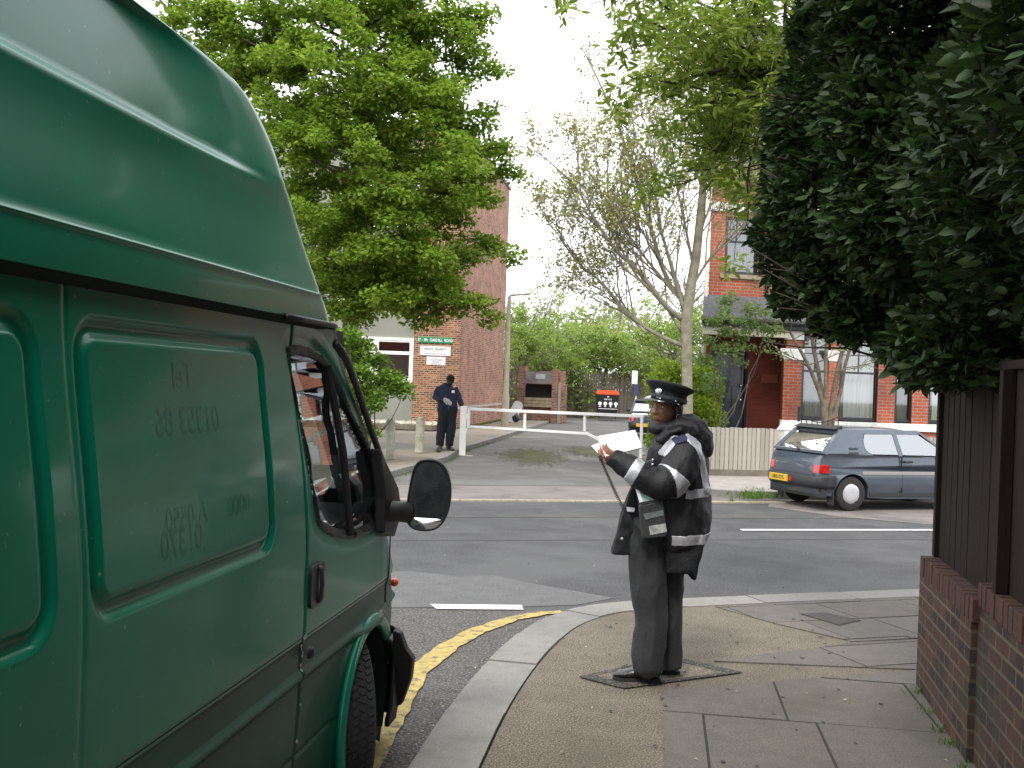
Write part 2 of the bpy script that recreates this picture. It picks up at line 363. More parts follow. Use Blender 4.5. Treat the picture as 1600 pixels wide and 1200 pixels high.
M['kerbstone'] = patch(speckle(mat('granite_kerb', (.2, .19, .175), .85, var=.15, scale=12, bump=.3, bscale=90, island=[(.18, .17, .16), (.26, .245, .22), (.2, .19, .17)]), (.09, .085, .08), 130, .5), (.1, .09, .07), 2.3, .5, .5, .7, 4)
M['dirt'] = mat('joint_dirt', (.03, .027, .02), .95, var=.3, scale=30)
M['earth'] = mat('earth', (.09, .075, .05), .95, c2=(.06, .08, .03), scale=.6, bump=.4, bscale=10)
M['white_line'] = patch(mat('white_road_paint', (.72, .72, .7), .7, var=.06, scale=20), (.2, .2, .2), 14, .75, .56, .66)
M['yellow_line'] = patch(mat('yellow_road_paint', (.38, .285, .09), .8, var=.25, scale=14), (.09, .085, .07), 13, .85, .55, .61)
M['cast_iron'] = mat('cast_iron', (.045, .04, .035), .6, var=.3, scale=30, metal=.4, bump=.5, bscale=60)
M['grass'] = leafmat('grass_blades', [(.05, .12, .015), (.1, .19, .03), (.13, .2, .05)])
M['moss'] = mat('moss', (.07, .085, .02), .95, c2=(.1, .11, .03), scale=8)
RZ = -.12
def sheet(name, pts, m, z=None, **k):
    mb = MB(); mb.poly([(p[0], p[1], z if z is not None else p[2]) for p in pts]); return mb.build(name, m, kind='structure', **k)
sheet('ground', [(-400, -200), (400, -200), (400, 700), (-400, 700)], M['earth'], -.20)
# side street and cross road
sheet('side_street', [(-8, -40), (-1.0, -40), (.4, 8.46), (-.58, 8.46), (-5.6, 7.9)], M['rough_asphalt'], RZ)
RD = Vector((math.cos(R(15)), math.sin(R(15)), 0))
def rl(p, t): return (p[0] + RD.x * t, p[1] + RD.y * t)
far0 = (-.79, 15.95)
nearW = (-5.6, 7.9)
sheet('road', [(-60, -9), nearW, (-.58, 8.46), (.4, 8.46), (.5, 8.0), (1.3, 8.25), (3.4, 9.1), (60, 28), (60, 35), rl(far0, 9), rl(far0, 4.6), far0, (-60, -.6)], M['asphalt'], RZ)
# newer smooth patch at the mouth of the side street
sheet('road_patch', [G(520, 893, RZ), G(640, 893, RZ), G(720, 902, RZ), G(770, 899, RZ), G(830, 912, RZ), G(960, 935, RZ), G(900, 946, RZ), G(800, 949, RZ), G(640, 950, RZ), G(520, 951, RZ)], speckle(mat('smooth_patch', (.088, .088, .088), .85, var=.16, scale=5), (.2, .2, .19), 60, .4), RZ + .004)
sheet('road_line', [G(672, 945.5, RZ), G(815, 947, RZ), G(818, 954, RZ), G(682, 953, RZ)], M['white_line'], RZ + .009)
a = G(1158, 829, RZ); sheet('road_line', [a - RD * 0 + Vector((0, -.05, 0)), a + RD * 12 + Vector((0, -.05, 0)), a + RD * 12 + Vector((0, .08, 0)), a + Vector((0, .08, 0))], M['white_line'], RZ + .009)
a = Vector((-6, 10.9, 0)); s_ = Vector((-RD.y, RD.x, 0)); rs0 = random.Random(9)
for (p0, wd0, col0) in ((Vector((-8, 10.0, 0)), .62, (.06, .06, .062)), (Vector((-8, 12.1, 0)), .4, (.066, .064, .062))):
    top_ = []; bot_ = []
    for i in range(60): p = p0 + RD * i * .6; top_.append(p + s_ * (wd0 + rs0.gauss(0, .012))); bot_.append(p + s_ * rs0.gauss(0, .012))
    sheet('road_trench_patch', [(p.x, p.y) for p in bot_] + [(p.x, p.y) for p in reversed(top_)], patch(speckle(mat('trench_asphalt', col0, .93, var=.2, scale=3, bump=.7, bscale=90), (.18, .17, .16), 60, .4), (.045, .045, .047), .8, .7, .45, .6, 5), RZ + .003)
# yellow line
ypts = [(560, 1215), (617, 1108), (650, 1050), (700, 1010), (745, 985), (800, 966), (845, 958), (885, 955)]
yw = [.078, .078, .076, .072, .068, .06, .05, .035]
C = [G(x, y, RZ + .009) for x, y in ypts]; D = []
for i in range(len(C) - 1):
    for t in range(8): D.append((C[i].lerp(C[i + 1], t / 8), yw[i]))
mb = MB(); lft = []; rgt = []
for i, (p, ww) in enumerate(D):
    t = (D[min(i + 1, len(D) - 1)][0] - D[max(i - 1, 0)][0]).normalized(); s = Vector((t.y, -t.x, 0))
    lft.append(p - s * (ww + rnd.uniform(-.012, .008))); rgt.append(p + s * (ww + rnd.uniform(-.012, .008)))
for i in range(len(lft) - 1):
    mb.add([lft[i], lft[i + 1], rgt[i + 1], rgt[i]], [(0, 1, 2, 3)])
mb.build('yellow_line', M['yellow_line'], kind='structure')
# far kerb channel: thin pale line
mb = MB()
for i in range(14):
    p = Vector((*far0, 0)) + RD * (i * .9 - 6.2); q = p + RD * .89
    if i > 12: continue
    mb.box((0, 0, 0), (.885, .1, .03), Matrix.Translation((p.x, p.y, RZ - .005)) @ Matrix.Rotation(R(15), 4, 'Z'))
mb.build('kerb_channel', mat('pale_kerb', (.34, .3, .22), .9, var=.2, scale=9), kind='structure')
# crossover between road and drive, parking bay
sheet('crossover', [(far0[0] - RD.x * 7, far0[1] + .1 - RD.y * 7), (far0[0] + RD.x * 5.2, far0[1] + .1 + RD.y * 5.2), G(1200, 792, RZ), G(1315, 808, RZ), G(1445, 819, RZ), (30, 22.5), (30, 27), (9, 21.2), (5, 21.5), (3.7, 20.6), (1.9, 19.3), (-1.0, 18.3), (-2.3, 18.0), (-9, 17)], M['crossover'], RZ + .004)
# drive
sheet('drive', [(-9, 17), (-2.3, 18.0), (-1.0, 18.3), (1.9, 19.3), (3.7, 20.6), (4.6, 26), (5.5, 40), (9, 70), (0, 70), (1.5, 50.6), (-.6, 32.67), (-1.5, 24), (-2.3, 19.4), (-9, 18.4)], M['drive'], RZ + .008)
g = []
for (cx, cy, rx, ry, s) in ((1.0 * 832, 712, 1.0, 3.6, 1), (925, 706, .7, 2.2, 2)):
    c0 = G(cx, cy, RZ + .013); ring = []
    for k in range(26):
        an = k * math.pi / 13; rr = .8 + .35 * noise.noise(Vector((math.cos(an) * 1.5, math.sin(an) * 1.5, s)))
        ring.append((c0.x + rx * rr * math.cos(an), c0.y + ry * rr * math.sin(an)))
    g.append(ring)
mm = mat('moss_on_asphalt', (.075, .085, .03), .95, c2=(.1, .1, .05), scale=3)
mm2 = mm.node_tree; 
for i, ring in enumerate(g):
    rs = random.Random(i); mb = MB(); cx = sum(p[0] for p in ring) / len(ring); cy = sum(p[1] for p in ring) / len(ring)
    for k in range(2600):      # moss grows as small separate cushions, thinning outwards
        rx_, ry_ = ring[0][0] - cx, ring[6][1] - cy; x = cx + rx_ * rs.gauss(0, .5); y = cy + ry_ * rs.gauss(0, .5); r = rs.uniform(.012, .04); zq = RZ + .012 + k * 2e-6
        mb.poly([(x + r * math.cos(t * 1.05), y + r * 1.6 * math.sin(t * 1.05), zq) for t in range(6)])
    mb.build('moss', mm, kind='stuff', label='flat green moss cushions on the grey drive beyond the barrier' if i == 0 else 'fainter thin moss cushions on the drive near the right end of the barrier', cat='moss', clean=False)
# ---------------- near pavement on the corner
kout = [(-1.75, -6), (-.38, 4.58), (-.26, 5.5), (-.1, 6.35), (.06, 7.0), (.26, 7.62), (.58, 8.1), (1.02, 8.38), (1.55, 8.6), (2.14, 8.82), (3.54, 9.33)]
kout.append((3.54 + 30 * .93, 9.33 + 30 * .34))
kout = [Vector((x, y, 0)) for x, y in kout]
def resample(pts, step):
    o = [pts[0]]; acc = 0; last = pts[0]
    for p in pts[1:]:
        while (p - last).length > step: last = last + (p - last).normalized() * step; o.append(last.copy())
    return o
def smooth_line(pts, n=2):
    for _ in range(n):
        q = [pts[0]]
        for a_, b_ in zip(pts, pts[1:]): q += [a_.lerp(b_, .25), a_.lerp(b_, .75)]
        pts = q + [pts[-1]]
    return pts
kl = smooth_line(kout, 2)
def offset(pts, d):
    o = []
    for i, p in enumerate(pts):
        t = (pts[min(i + 1, len(pts) - 1)] - pts[max(i - 1, 0)]).normalized(); o.append(p + Vector((t.y, -t.x, 0)) * d)
    return o
ki = offset(kl, .3)
sheet('pavement', [(p.x, p.y) for p in ki] + [(32, -6)], M['grit'], -.006)
mb = MB(); mb.poly([(p.x, p.y, -.03) for p in kl] + [(p.x, p.y, -.03) for p in reversed(offset(kl, .32))]); mb.build('kerb_bed', M['dirt'], kind='structure')
def kerb(name, line, width, step, top, depth=.2, gap=.012):
    mb = MB(); fine = []
    for a_, b_ in zip(line, line[1:]):
        n = max(1, int((b_ - a_).length / .05))
        for i in range(n): fine.append(a_.lerp(b_, i / n))
    fine.append(line[-1]); inn = offset(fine, width)
    acc = 0; cur = [0]; stones = []
    for i in range(1, len(fine)):
        acc += (fine[i] - fine[i - 1]).length
        if acc >= step * (1 + .18 * math.sin(len(stones) * 2.1)): stones.append((cur[0], i)); cur = [i]; acc = 0
    for s, (i0, i1) in enumerate(stones):
        o_ = [fine[i].copy() for i in range(i0, i1 + 1)]; n_ = [inn[i].copy() for i in range(i0, i1 + 1)]
        for L_ in (o_, n_):
            L_[0] += (L_[1] - L_[0]).normalized() * gap / 2; L_[-1] += (L_[-2] - L_[-1]).normalized() * gap / 2
        dz = .004 * math.sin(s * 3.3)
        mb.prism([(p.x, p.y, top + dz) for p in o_] + [(p.x, p.y, top + dz) for p in reversed(n_)], (0, 0, -depth))
    return mb.build(name, M['kerbstone'], kind='structure', bevel=.008)
kerb('kerb', kl, .29, .86, .0)
# paving slabs
def clip(poly, cl):
    out = poly
    for i in range(len(cl)):
        a_ = cl[i]; b_ = cl[(i + 1) % len(cl)]; inp = out; out = []
        if not inp: return []
        side = lambda p: (b_[0] - a_[0]) * (p[1] - a_[1]) - (b_[1] - a_[1]) * (p[0] - a_[0])
        for j in range(len(inp)):
            p = inp[j]; q = inp[(j + 1) % len(inp)]; sp, sq = side(p), side(q)
            if sp >= 0: out.append(p)
            if (sp >= 0) != (sq >= 0):
                t = sp / (sp - sq); out.append((p[0] + (q[0] - p[0]) * t, p[1] + (q[1] - p[1]) * t))
    return out
def slabs(mb, region, org, ang, du, dv, seed, gap=.007):
    rs = random.Random(seed); e1 = (math.cos(ang), math.sin(ang)); e2 = (-e1[1], e1[0])
    if sum((region[i][0] * region[(i + 1) % len(region)][1] - region[(i + 1) % len(region)][0] * region[i][1]) for i in range(len(region))) < 0: region = region[::-1]
    v = -14.0
    while v < 8:
        hv = dv * rs.choice((1, 1, .82, 1.1)); u = -14 + rs.uniform(0, du)
        while u < 20:
            hu = du * rs.choice((1, .75, 1.2, 1)); q = []
            for (a_, b_) in ((u + gap, v + gap), (u + hu - gap, v + gap), (u + hu - gap, v + hv - gap), (u + gap, v + hv - gap)): q.append((org[0] + e1[0] * a_ + e2[0] * b_, org[1] + e1[1] * a_ + e2[1] * b_))
            c = clip(q, region)
            if len(c) > 2:
                z = rs.uniform(-.001, .003); ti = rs.uniform(-.004, .004)
                mb.prism([(p[0], p[1], z + ti * (p[0] - c[0][0])) for p in c], (0, 0, -.02))
            u += hu
        v += hv
g1 = G(1036, 1200); g2 = G(1036, 1078); sdv = (g2 - g1).normalized()
A0 = g2 - sdv * 14
regA = [(A0.x, A0.y), (g2.x, g2.y), tuple(G(1440, 1046)[:2]), (12, 8.2), (12, -8)]
mb = MB(); slabs(mb, regA, (g2.x, g2.y), math.atan2(-sdv.x, sdv.y), .75, .9, 4)
regB2 = [tuple(G(1115, 1033)[:2]), tuple(G(1438, 1046)[:2]), (14, 9.2), (14, 11.2), tuple(G(1332, 1004)[:2])]
regB1 = [tuple(G(1215, 975)[:2]), tuple(G(1332, 1002)[:2]), (14, 11.25), (14, 12.9), (2.5, 8.62), (1.62, 8.26)]
slabs(mb, regB2, (2, 7), R(20), .95, .6, 9); slabs(mb, regB1, (2.2, 7.3), R(20), .8, .55, 11)
mb.build('paving_slabs', M['slab'], kind='structure', bevel=.003, clean=False)
mb = MB(); mb.poly([(p[0], p[1], -.003) for p in regA]); mb.poly([(p[0], p[1], -.004) for p in regB1]); mb.poly([(p[0], p[1], -.0045) for p in regB2]); mb.build('slab_bed', M['dirt'], kind='structure')
# inspection covers let into the pavement
t = thing('manhole_cover', 'rectangular recessed inspection cover with dark gritty rim under the warden\'s shoes', 'manhole cover', G(1035, 1053))
q = [G(905, 1058), G(1050, 1026), G(1160, 1051), G(975, 1076)]; cen = sum(q, Vector()) / 4
mb = MB()
for i in range(4):
    a_, b_ = q[i], q[(i + 1) % 4]; ia, ib = a_.lerp(cen, .2), b_.lerp(cen, .2)
    mb.prism([a_, b_, ib, ia], (0, 0, .005))
mb.build('rim', speckle(mat('cover_rim', (.04, .035, .03), .8, var=.4, scale=60, bump=1, bscale=80), (.16, .14, .1), 60, .8), t)
mb = MB(); mb.prism([p.lerp(cen, .22) for p in q], (0, 0, .004)); mb.build('infill', M['grit'], t)
t = thing('drain_cover', 'small dark iron cover set in grey slabs near the road edge', 'drain cover', G(1298, 967))
q = [G(1252, 960), G(1290, 958), G(1342, 970), G(1310, 977)]; mb = MB(); mb.prism(q, (0, 0, .007)); mb.build('lid', M['cast_iron'], t, bevel=.002)
cen = sum(q, Vector()) / 4; mb = MB()
for i in range(4): mb.prism([q[i].lerp(cen, -.08), q[(i + 1) % 4].lerp(cen, -.08), q[(i + 1) % 4].lerp(cen, -.0), q[i].lerp(cen, -.0)], (0, 0, .004))
mb.build('frame', M['dirt'], t)
# ---------------- far side pavements
lk = [G(480, 790), G(610, 737), G(700, 713), G(720, 700), G(775, 684), G(860, 657), Vector((3.2, 64, 0))]
lk = [Vector((p.x, p.y, 0)) for p in lk]
lk2 = [p for p in lk]
sheet('far_pavement', [(p.x, p.y) for p in lk] + [(-2, 70), (-30, 70), (-30, 12)], patch(speckle(mat('brown_asphalt', (.2, .165, .125), .92, var=.15, scale=3, bump=.4, bscale=50), (.3, .27, .22), 50, .3), (.12, .125, .1), .5, .7, .48, .6, 2), -.01)
kerb('far_kerb', lk, -.16, 1.0, 0.005, .16)
rk = [Vector(p) for p in ((3.35, 18.3, 0), (3.7, 18.1, 0), (5.2, 18.35, 0), (30, 24.9, 0))]
sheet('far_pavement', [(p.x, p.y) for p in rk] + [(30, 30), (5.6, 24), (3.9, 21.5)], mat('far_slabs', (.3, .27, .25), .9, var=.15, scale=4), -.004)
kerb('far_kerb', rk, .16, .9, 0.0, .15)
# pebble bed by the building, with kerb
# ================================================================ GREEN VAN
PSI = math.atan(230 / F)
ve = Vector((math.sin(PSI), math.cos(PSI), 0)); vn = Vector((math.cos(PSI), -math.sin(PSI), 0))
VAN = Matrix(((ve.x, vn.x, 0, 0), (ve.y, vn.y, 0, 0), (0, 0, 1, 0), (0, 0, 0, 1)))   # (forward u, lateral toward kerb, z)
def VP_(px, py, d):
    r = ray(px, py); t = -d / r.dot(vn); q = r * t; return q.dot(ve), EYE + q.z
van = thing('van', 'green high-roof panel van with a big black door mirror parked at the kerb', 'van', tuple(VAN @ Vector((2.2, -2.15, RZ))))
paint = mat('green_paint', (.002, .175, .098), .33, coat=.3, var=.08, scale=2.5, spec=.25); paint.node_tree.nodes['Principled BSDF'].inputs['Coat Roughness'].default_value = .09
patch(paint, (.008, .14, .085), 2.2, .4, .48, .62, 2)       # dull weathered film
speckle(paint, (.3, .35, .3), 55, .5, .735, .75)
paint_low = patch(mat('shaded_grimy_green_paint', (.003, .072, .042), .45, coat=.08, spec=.25, var=.2, scale=3), (.016, .04, .028), 1.6, .6, .42, .6, 1)  # shade on the lower body put into a darker green, with grimy patches
black_pl = mat('black_plastic', (.012, .012, .013), .5, var=.2, scale=20); rubber = mat('rubber', (.012, .012, .012), .75, var=.3, scale=40, bump=.4, bscale=90)
seam = mat('seam', (.004, .012, .009), .9)
VG = glass('van_glass', (.62, .68, .66), .015, .16)
D0 = 1.2; UB = -.95; W2 = 1.95
prof = [(-.0 - .0, 5.20), (.18, 5.25), (.45, 5.26), (.6, 5.25), (.75, 5.20), (.9, 5.06), (.97, 4.98), (1.16, 4.80), (1.45, 4.56), (1.72, 4.31), (1.9, 4.2)]
def uf(z):
    for (a_, ua), (b_, ub) in zip(prof, prof[1:]):
        if z <= b_: return ua + (ub - ua) * (z - a_) / (b_ - a_)
    return prof[-1][1]
def srect(u, z, u0, u1, z0, z1, r):
    cx, cz = (u0 + u1) / 2, (z0 + z1) / 2; dx = abs(u - cx) - (u1 - u0) / 2 + r; dz = abs(z - cz) - (z1 - z0) / 2 + r
    return math.hypot(max(dx, 0), max(dz, 0)) + min(max(dx, dz), 0) - r
def bump_(x, a, b):
    if x <= a or x >= b: return 0
    t = (x - a) / (b - a); return math.sin(math.pi * t) ** 1.3
def sst(x, a, b):
    t = max(0, min(1, (x - a) / (b - a))); return t * t * (3 - 2 * t)
panels = [(VP_(160, 485, D0)[0], VP_(437, 700, D0)[0], 1.085, 1.768, .1), (.72, VP_(97, 800, D0)[0], 1.085, 1.768, .1), (-.75, .52, 1.085, 1.768, .1)]
AC = (4.5, .21, .385)       # front arch: centre u, z, radius
RC = (1.0, .21, .385)
winpts = [(483, 548), (500, 543), (532, 556), (548, 585), (575, 668), (606, 760), (598, 812), (582, 826), (560, 838), (532, 838), (508, 826), (499, 812), (493, 720)]
win = [VP_(x, y, D0 + .0) for x, y in winpts]
def inpoly(x, y, pg):
    c = False; j = len(pg) - 1
    for i in range(len(pg)):
        if (pg[i][1] > y) != (pg[j][1] > y) and x < (pg[j][0] - pg[i][0]) * (y - pg[i][1]) / (pg[j][1] - pg[i][1]) + pg[i][0]: c = not c
        j = i
    return c
def pdist(x, y, pg):
    m = 9
    for i in range(len(pg)):
        ax, ay = pg[i]; bx, by = pg[(i + 1) % len(pg)]; dx, dy = bx - ax, by - ay
        t = max(0, min(1, ((x - ax) * dx + (y - ay) * dy) / (dx * dx + dy * dy))); m = min(m, math.hypot(x - ax - t * dx, y - ay - t * dy))
    return m
def lat(u, z, near=True):     # how far the side skin stands in from the widest line
    d = 0
    d += .075 * sst(z, .95, 1.86) ** 1.4 if z > .95 else 0
    d += .03 * sst(-z, -.55, .1)
    for q in panels:
        s = srect(u, z, *q); d += .017 * sst(-s, 0, .016) * (1 - sst(-s, .036, .056))
    if z < .735 - .0: d += .012 * sst(-z, -.735, -.705)
    d -= .017 * sst(z, .572, .598) * (1 - sst(z, .606, .622)); d += .006 * bump_(z, .30, .325)
    # seams: door rear edge, sliding-door style joint, door front edge
    d += .010 * math.exp(-((u - DS(z)) / .009) ** 2)
    if z < 1.12: d += .007 * math.exp(-((u - 4.86) / .007) ** 2)
    d += .0025 * math.exp(-((u - 2.16) / .008) ** 2)
    d += .006 * math.exp(-((z - .735) / .006) ** 2)
    for A in (AC, RC):        # flared arch lip
        r = math.hypot(u - A[0], z - A[1])
        if r > A[2] - .02: d -= .035 * math.exp(-((r - A[2]) / .05) ** 2)
    if near:
        s = pdist(u, z, win)
        if 3.4 < u and s < .09 and not inpoly(u, z, win): d += .010 * (1 - s / .09) ** 2
    return d
def DS(z): return 3.64 - .03 * sst(z, .9, 1.8) - .06 * (z > 1.75) * 0
zs = []
z = -.02
while z < 1.835: zs.append(z); z += .0082
zs.append(1.84)
us = [UB + i * .075 for i in range(0, 36)]; us = [u for u in us if u < 1.72]
nfine = 420; RF = .14
NFAR = 210
def row(z):
    pts = []; e = uf(z)
    for u in us: pts.append((u, -D0 - lat(u, z)))
    for i in range(nfine + 1):
        u = 1.73 + (e - 1.73) * i / nfine; t = max(0, (u - (e - RF)) / RF); ins = RF * (1 - math.sqrt(max(0, 1 - t * t))) * .9
        ins += .05 * sst(u, 4.7, e) * (z < 1.1) + .0
        pts.append((u, -D0 - lat(u, z) - ins))
    ye = pts[-1][1]; yf = -D0 - W2 - (ye + D0)
    for i in range(1, 24):
        t = i / 24; pts.append((e + .09 * math.sin(math.pi * t), ye + (yf - ye) * t))
    nf = NFAR
    for i in range(nf + 1):
        u = e + (UB - e) * i / nf; t = max(0, (u - (e - RF)) / RF); ins = RF * (1 - math.sqrt(max(0, 1 - t * t))) * .9
        pts.append((u, -D0 - W2 + lat(u, z, False) * (1 if True else 0) + ins))
    for i in range(1, 8): pts.append((UB, -D0 - W2 + W2 * i / 8))
    return pts
rows = [row(z) for z in zs]; nc = len(rows[0]); mb = MB(); vs = []; fs = []; mi = []
for z, rw in zip(zs, rows):
    for u, l in rw: vs.append(VAN @ Vector((u, l, z)))
def fwin(z): return 1.14 < z < 1.70
na = len(us) + nfine + 1
wcell = []
for j in range(len(zs) - 1):
    for i in range(nc):
        i2 = (i + 1) % nc; u = (rows[j][i][0] + rows[j][i2][0] + rows[j + 1][i][0] + rows[j + 1][i2][0]) / 4; zc = (zs[j] + zs[j + 1]) / 2; l = rows[j][i][1]
        side = i < na - 1 or i >= na + 23
        if side and 3.4 < u < 5.0 and zc > .9 and inpoly(u, zc, win) and not (i >= na + 23 + NFAR): continue
        if na - 1 <= i < na + 23 and fwin(zc) and na + 1 <= i < na + 21: continue
        if side and i < na + 23 + NFAR and (math.hypot(u - AC[0], zc - AC[1]) < AC[2] or math.hypot(u - RC[0], zc - RC[1]) < RC[2]): continue
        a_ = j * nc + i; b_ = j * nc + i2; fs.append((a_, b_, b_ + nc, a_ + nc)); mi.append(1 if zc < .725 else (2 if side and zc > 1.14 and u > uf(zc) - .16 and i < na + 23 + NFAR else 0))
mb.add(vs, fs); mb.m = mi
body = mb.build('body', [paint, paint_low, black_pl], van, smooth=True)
# front window seal, glass, pillar
def sidept(u, z, o=0.0): return VAN @ Vector((u, -D0 - lat(u, z) - (0) + o, z))
wl = [Vector((u, 0, z)) for u, z in win]
wl2 = smooth_line(wl + [wl[0]], 2); 
mb = MB(); ringp = [sidept(p.x, p.z, .004) for p in wl2]; cen = (4.15, 1.4)
inner = [sidept(p.x + (cen[0] - p.x) * .055, p.z + (cen[1] - p.z) * .07, -.012) for p in wl2]; outer = [sidept(p.x + (cen[0] - p.x) * -.022, p.z + (cen[1] - p.z) * -.03, .003) for p in wl2]
for i in range(len(ringp) - 1):
    mb.add([outer[i], outer[i + 1], ringp[i + 1], ringp[i], inner[i], inner[i + 1]], [(0, 1, 2, 3), (3, 2, 5, 4)])
mb.build('window_seal', black_pl, van, smooth=True)
mb = MB(); fs_ = lambda u, z, o: VAN @ Vector((u, -D0 - W2 + lat(u, z, False) - o, z))
mb.tube([fs_(p.x, p.z, .004) for p in wl2], .028, 8, cap=False); mb.build('window_seal', black_pl, van, smooth=True)
mb = MB(); mb.poly([sidept(p.x, p.z, -.014) for p in wl2[:-1]]); door_glass = mb.build('side_window', VG, van)
mb = MB(); q1 = VP_(541, 572, D0); q2 = VP_(548, 836, D0)
mb.tube([sidept(*q1), sidept((q1[0] + q2[0]) / 2, (q1[1] + q2[1]) / 2), sidept(*q2)], [(.012, .016)] * 3, 8)
mb.tube([sidept(q2[0] + .06, 1.02), sidept(q2[0] + .30, 1.0)], .012, 6)
mb.build('window_divider', black_pl, van)
for nm_, ln in (('door_gap', [(DS(z_ / 50) + .0, z_ / 50) for z_ in range(16, 91)]), ('door_gap', [(4.86, z_ / 50) for z_ in range(31, 49)]), ('waist_gap', [(u_ / 20, .7345) for u_ in range(36, 98)])):
    mb = MB(); mb.tube([sidept(u_, z_, -.001) for u_, z_ in ln], .0032, 6); mb.build(nm_, seam, van, smooth=True)
# black triangular panel at the foot of the pillar and mirror arm
tri = [VP_(x, y, D0) for x, y in ((590, 700), (612, 762), (616, 800), (604, 838), (588, 832), (590, 780))]
mb = MB(); mb.prism([sidept(u, z, -.01) for u, z in tri], vn * .05); mb.build('mirror_mount', black_pl, van, bevel=.01)
# A pillar strip in black along the windscreen edge
mb = MB(); pl = [VP_(x, y, D0 + .02) for x, y in ((527, 537), (545, 562), (562, 610), (580, 665), (600, 722), (613, 765))]
mb.tube([VAN @ Vector((u + .01, -D0 - .03, z)) for u, z in pl], [(.013, .02)] * len(pl), 8); mb.build('pillar_trim', black_pl, van, smooth=True)
# windscreen
mb = MB(); a_ = []
for z in (1.12, 1.3, 1.5, 1.72):
    e = uf(z); a_.append([VAN @ Vector((e + .09 * math.sin(math.pi * t / 12) - .006, -D0 - .13 - (W2 - .26) * t / 12, z)) for t in range(13)])
for j in range(3):
    for i in range(12): mb.add([a_[j][i], a_[j][i + 1], a_[j + 1][i + 1], a_[j + 1][i]], [(0, 1, 2, 3)])
mb.build('windscreen', VG, van, smooth=True)
# mirror: black housing carrying a tall glass and a small wide-angle glass below
Yv = 4.85
def MP(px, py, y=Yv): return P(px, py, y)
outl = [(657, 718), (672, 715), (688, 720), (700, 735), (706, 760), (704, 790), (697, 812), (684, 827), (668, 831), (648, 829), (636, 820), (633, 804), (636, 780), (640, 755), (645, 733), (650, 723)]
ol = smooth_line([MP(x, y) for x, y in outl] + [MP(*outl[0])], 2)[:-1]; cm = sum(ol, Vector()) / len(ol)
mb = MB(); n = len(ol); rings = []
for k, (sc_, dy) in enumerate(((.9, -.002), (.975, -.014), (1.0, 0.0), (1.0, .03), (.93, .075), (.75, .11), (.4, .13))): rings.append([cm + (p - cm) * sc_ + Vector((0, dy, 0)) for p in ol])
vs = [p for r_ in rings for p in r_]; fs = [(j * n + i, j * n + (i + 1) % n, (j + 1) * n + (i + 1) % n, (j + 1) * n + i) for j in range(len(rings) - 1) for i in range(n)] + [tuple(range((len(rings) - 1) * n, len(rings) * n))]
mb.add(vs, fs); mb.add([cm + (p - cm) * .93 + Vector((0, .004, 0)) for p in ol], [tuple(range(n))])
mir = mb.build('mirror', mat('mirror_housing', (.013, .013, .014), .38, var=.2, scale=30), van, smooth=True)
mg = mat('mirror_glass', (.035, .038, .04), .2, metal=1, var=.3, scale=14); speckle(mg, (.2, .2, .2), 150, .4, .64, .7)
gl = [(660, 724), (674, 721), (688, 727), (697, 742), (700, 765), (697, 790), (690, 805), (672, 806), (645, 802), (640, 795), (644, 765), (650, 735)]
mb = MB(); gp = smooth_line([MP(x, y, Yv - .006) for x, y in gl] + [MP(*gl[0], Yv - .006)], 2)[:-1]; c0 = sum(gp, Vector()) / len(gp)
TL = Matrix.Rotation(R(1), 4, 'Z') @ Matrix.Rotation(R(-1), 4, 'X')
gp = [c0 + TL @ (p - c0) for p in gp]; mb.add(gp, [tuple(range(len(gp)))]); mb.build('mirror_glass', mg, mir)
gl = [(641, 808), (672, 810), (692, 811), (688, 820), (678, 827), (660, 827), (646, 824), (640, 817)]
mb = MB(); gp = smooth_line([MP(x, y, Yv - .008) for x, y in gl] + [MP(*gl[0], Yv - .008)], 2)[:-1]; c0 = sum(gp, Vector()) / len(gp)
vs = [c0 + Vector((0, -.012, 0))] + gp; mb.add(vs, [(0, i + 1, (i + 1) % len(gp) + 1) for i in range(len(gp))])
mb.build('wide_angle_glass', mat('convex_mirror', (.75, .78, .82), .06, metal=1), mir, smooth=True)
mb = MB(); a1 = MP(600, 798, 4.80); a2 = MP(640, 800, 4.86)
mb.tube([a1, a1.lerp(a2, .5), a2], [(.05, .05), (.046, .046), (.05, .05)], 12); mb.build('mirror_arm', black_pl, mir, smooth=True, bevel=.004)
# high roof moulding
rp = [(1.855, 4.50), (1.90, 4.40), (1.94, 4.34), (2.0, 4.25), (2.1, 4.1), (2.2, 3.97), (2.27, 3.87), (2.30, 3.83), (2.40, 3.70), (2.5, 3.53), (2.57, 3.36), (2.62, 3.12), (2.655, 2.85), (2.675, 2.5)]
rp = [(z, u - .12 * 0) for z, u in rp]
def rd(z):
    d = .0 + .055 * sst(z, 1.86, 2.25)
    d += .045 * sst(z, 2.275, 2.315)
    if z > 2.315: d += .07 * ((z - 2.315) / .36) + .16 * max(0, (z - 2.56) / .115) ** 2.2
    return d - .006 * math.exp(-((z - 1.952) / .004) ** 2)
rz = [1.850, 1.853, 1.87, 1.90, 1.925, 1.943, 1.948, 1.952, 1.956, 1.961, 1.98] + [2.0 + i * .025 for i in range(11)] + [2.262, 2.275, 2.283, 2.291, 2.299, 2.307, 2.315, 2.328] + [2.35 + i * .02 for i in range(13)] + [2.605, 2.62, 2.63, 2.64, 2.65, 2.658, 2.665, 2.670, 2.675]
def ru(z):
    if z <= rp[0][0]: return rp[0][1]
    for (a_, ua), (b_, ub) in zip(rp, rp[1:]):
        if z <= b_: return ua + (ub - ua) * (z - a_) / (b_ - a_)
    return rp[-1][1]
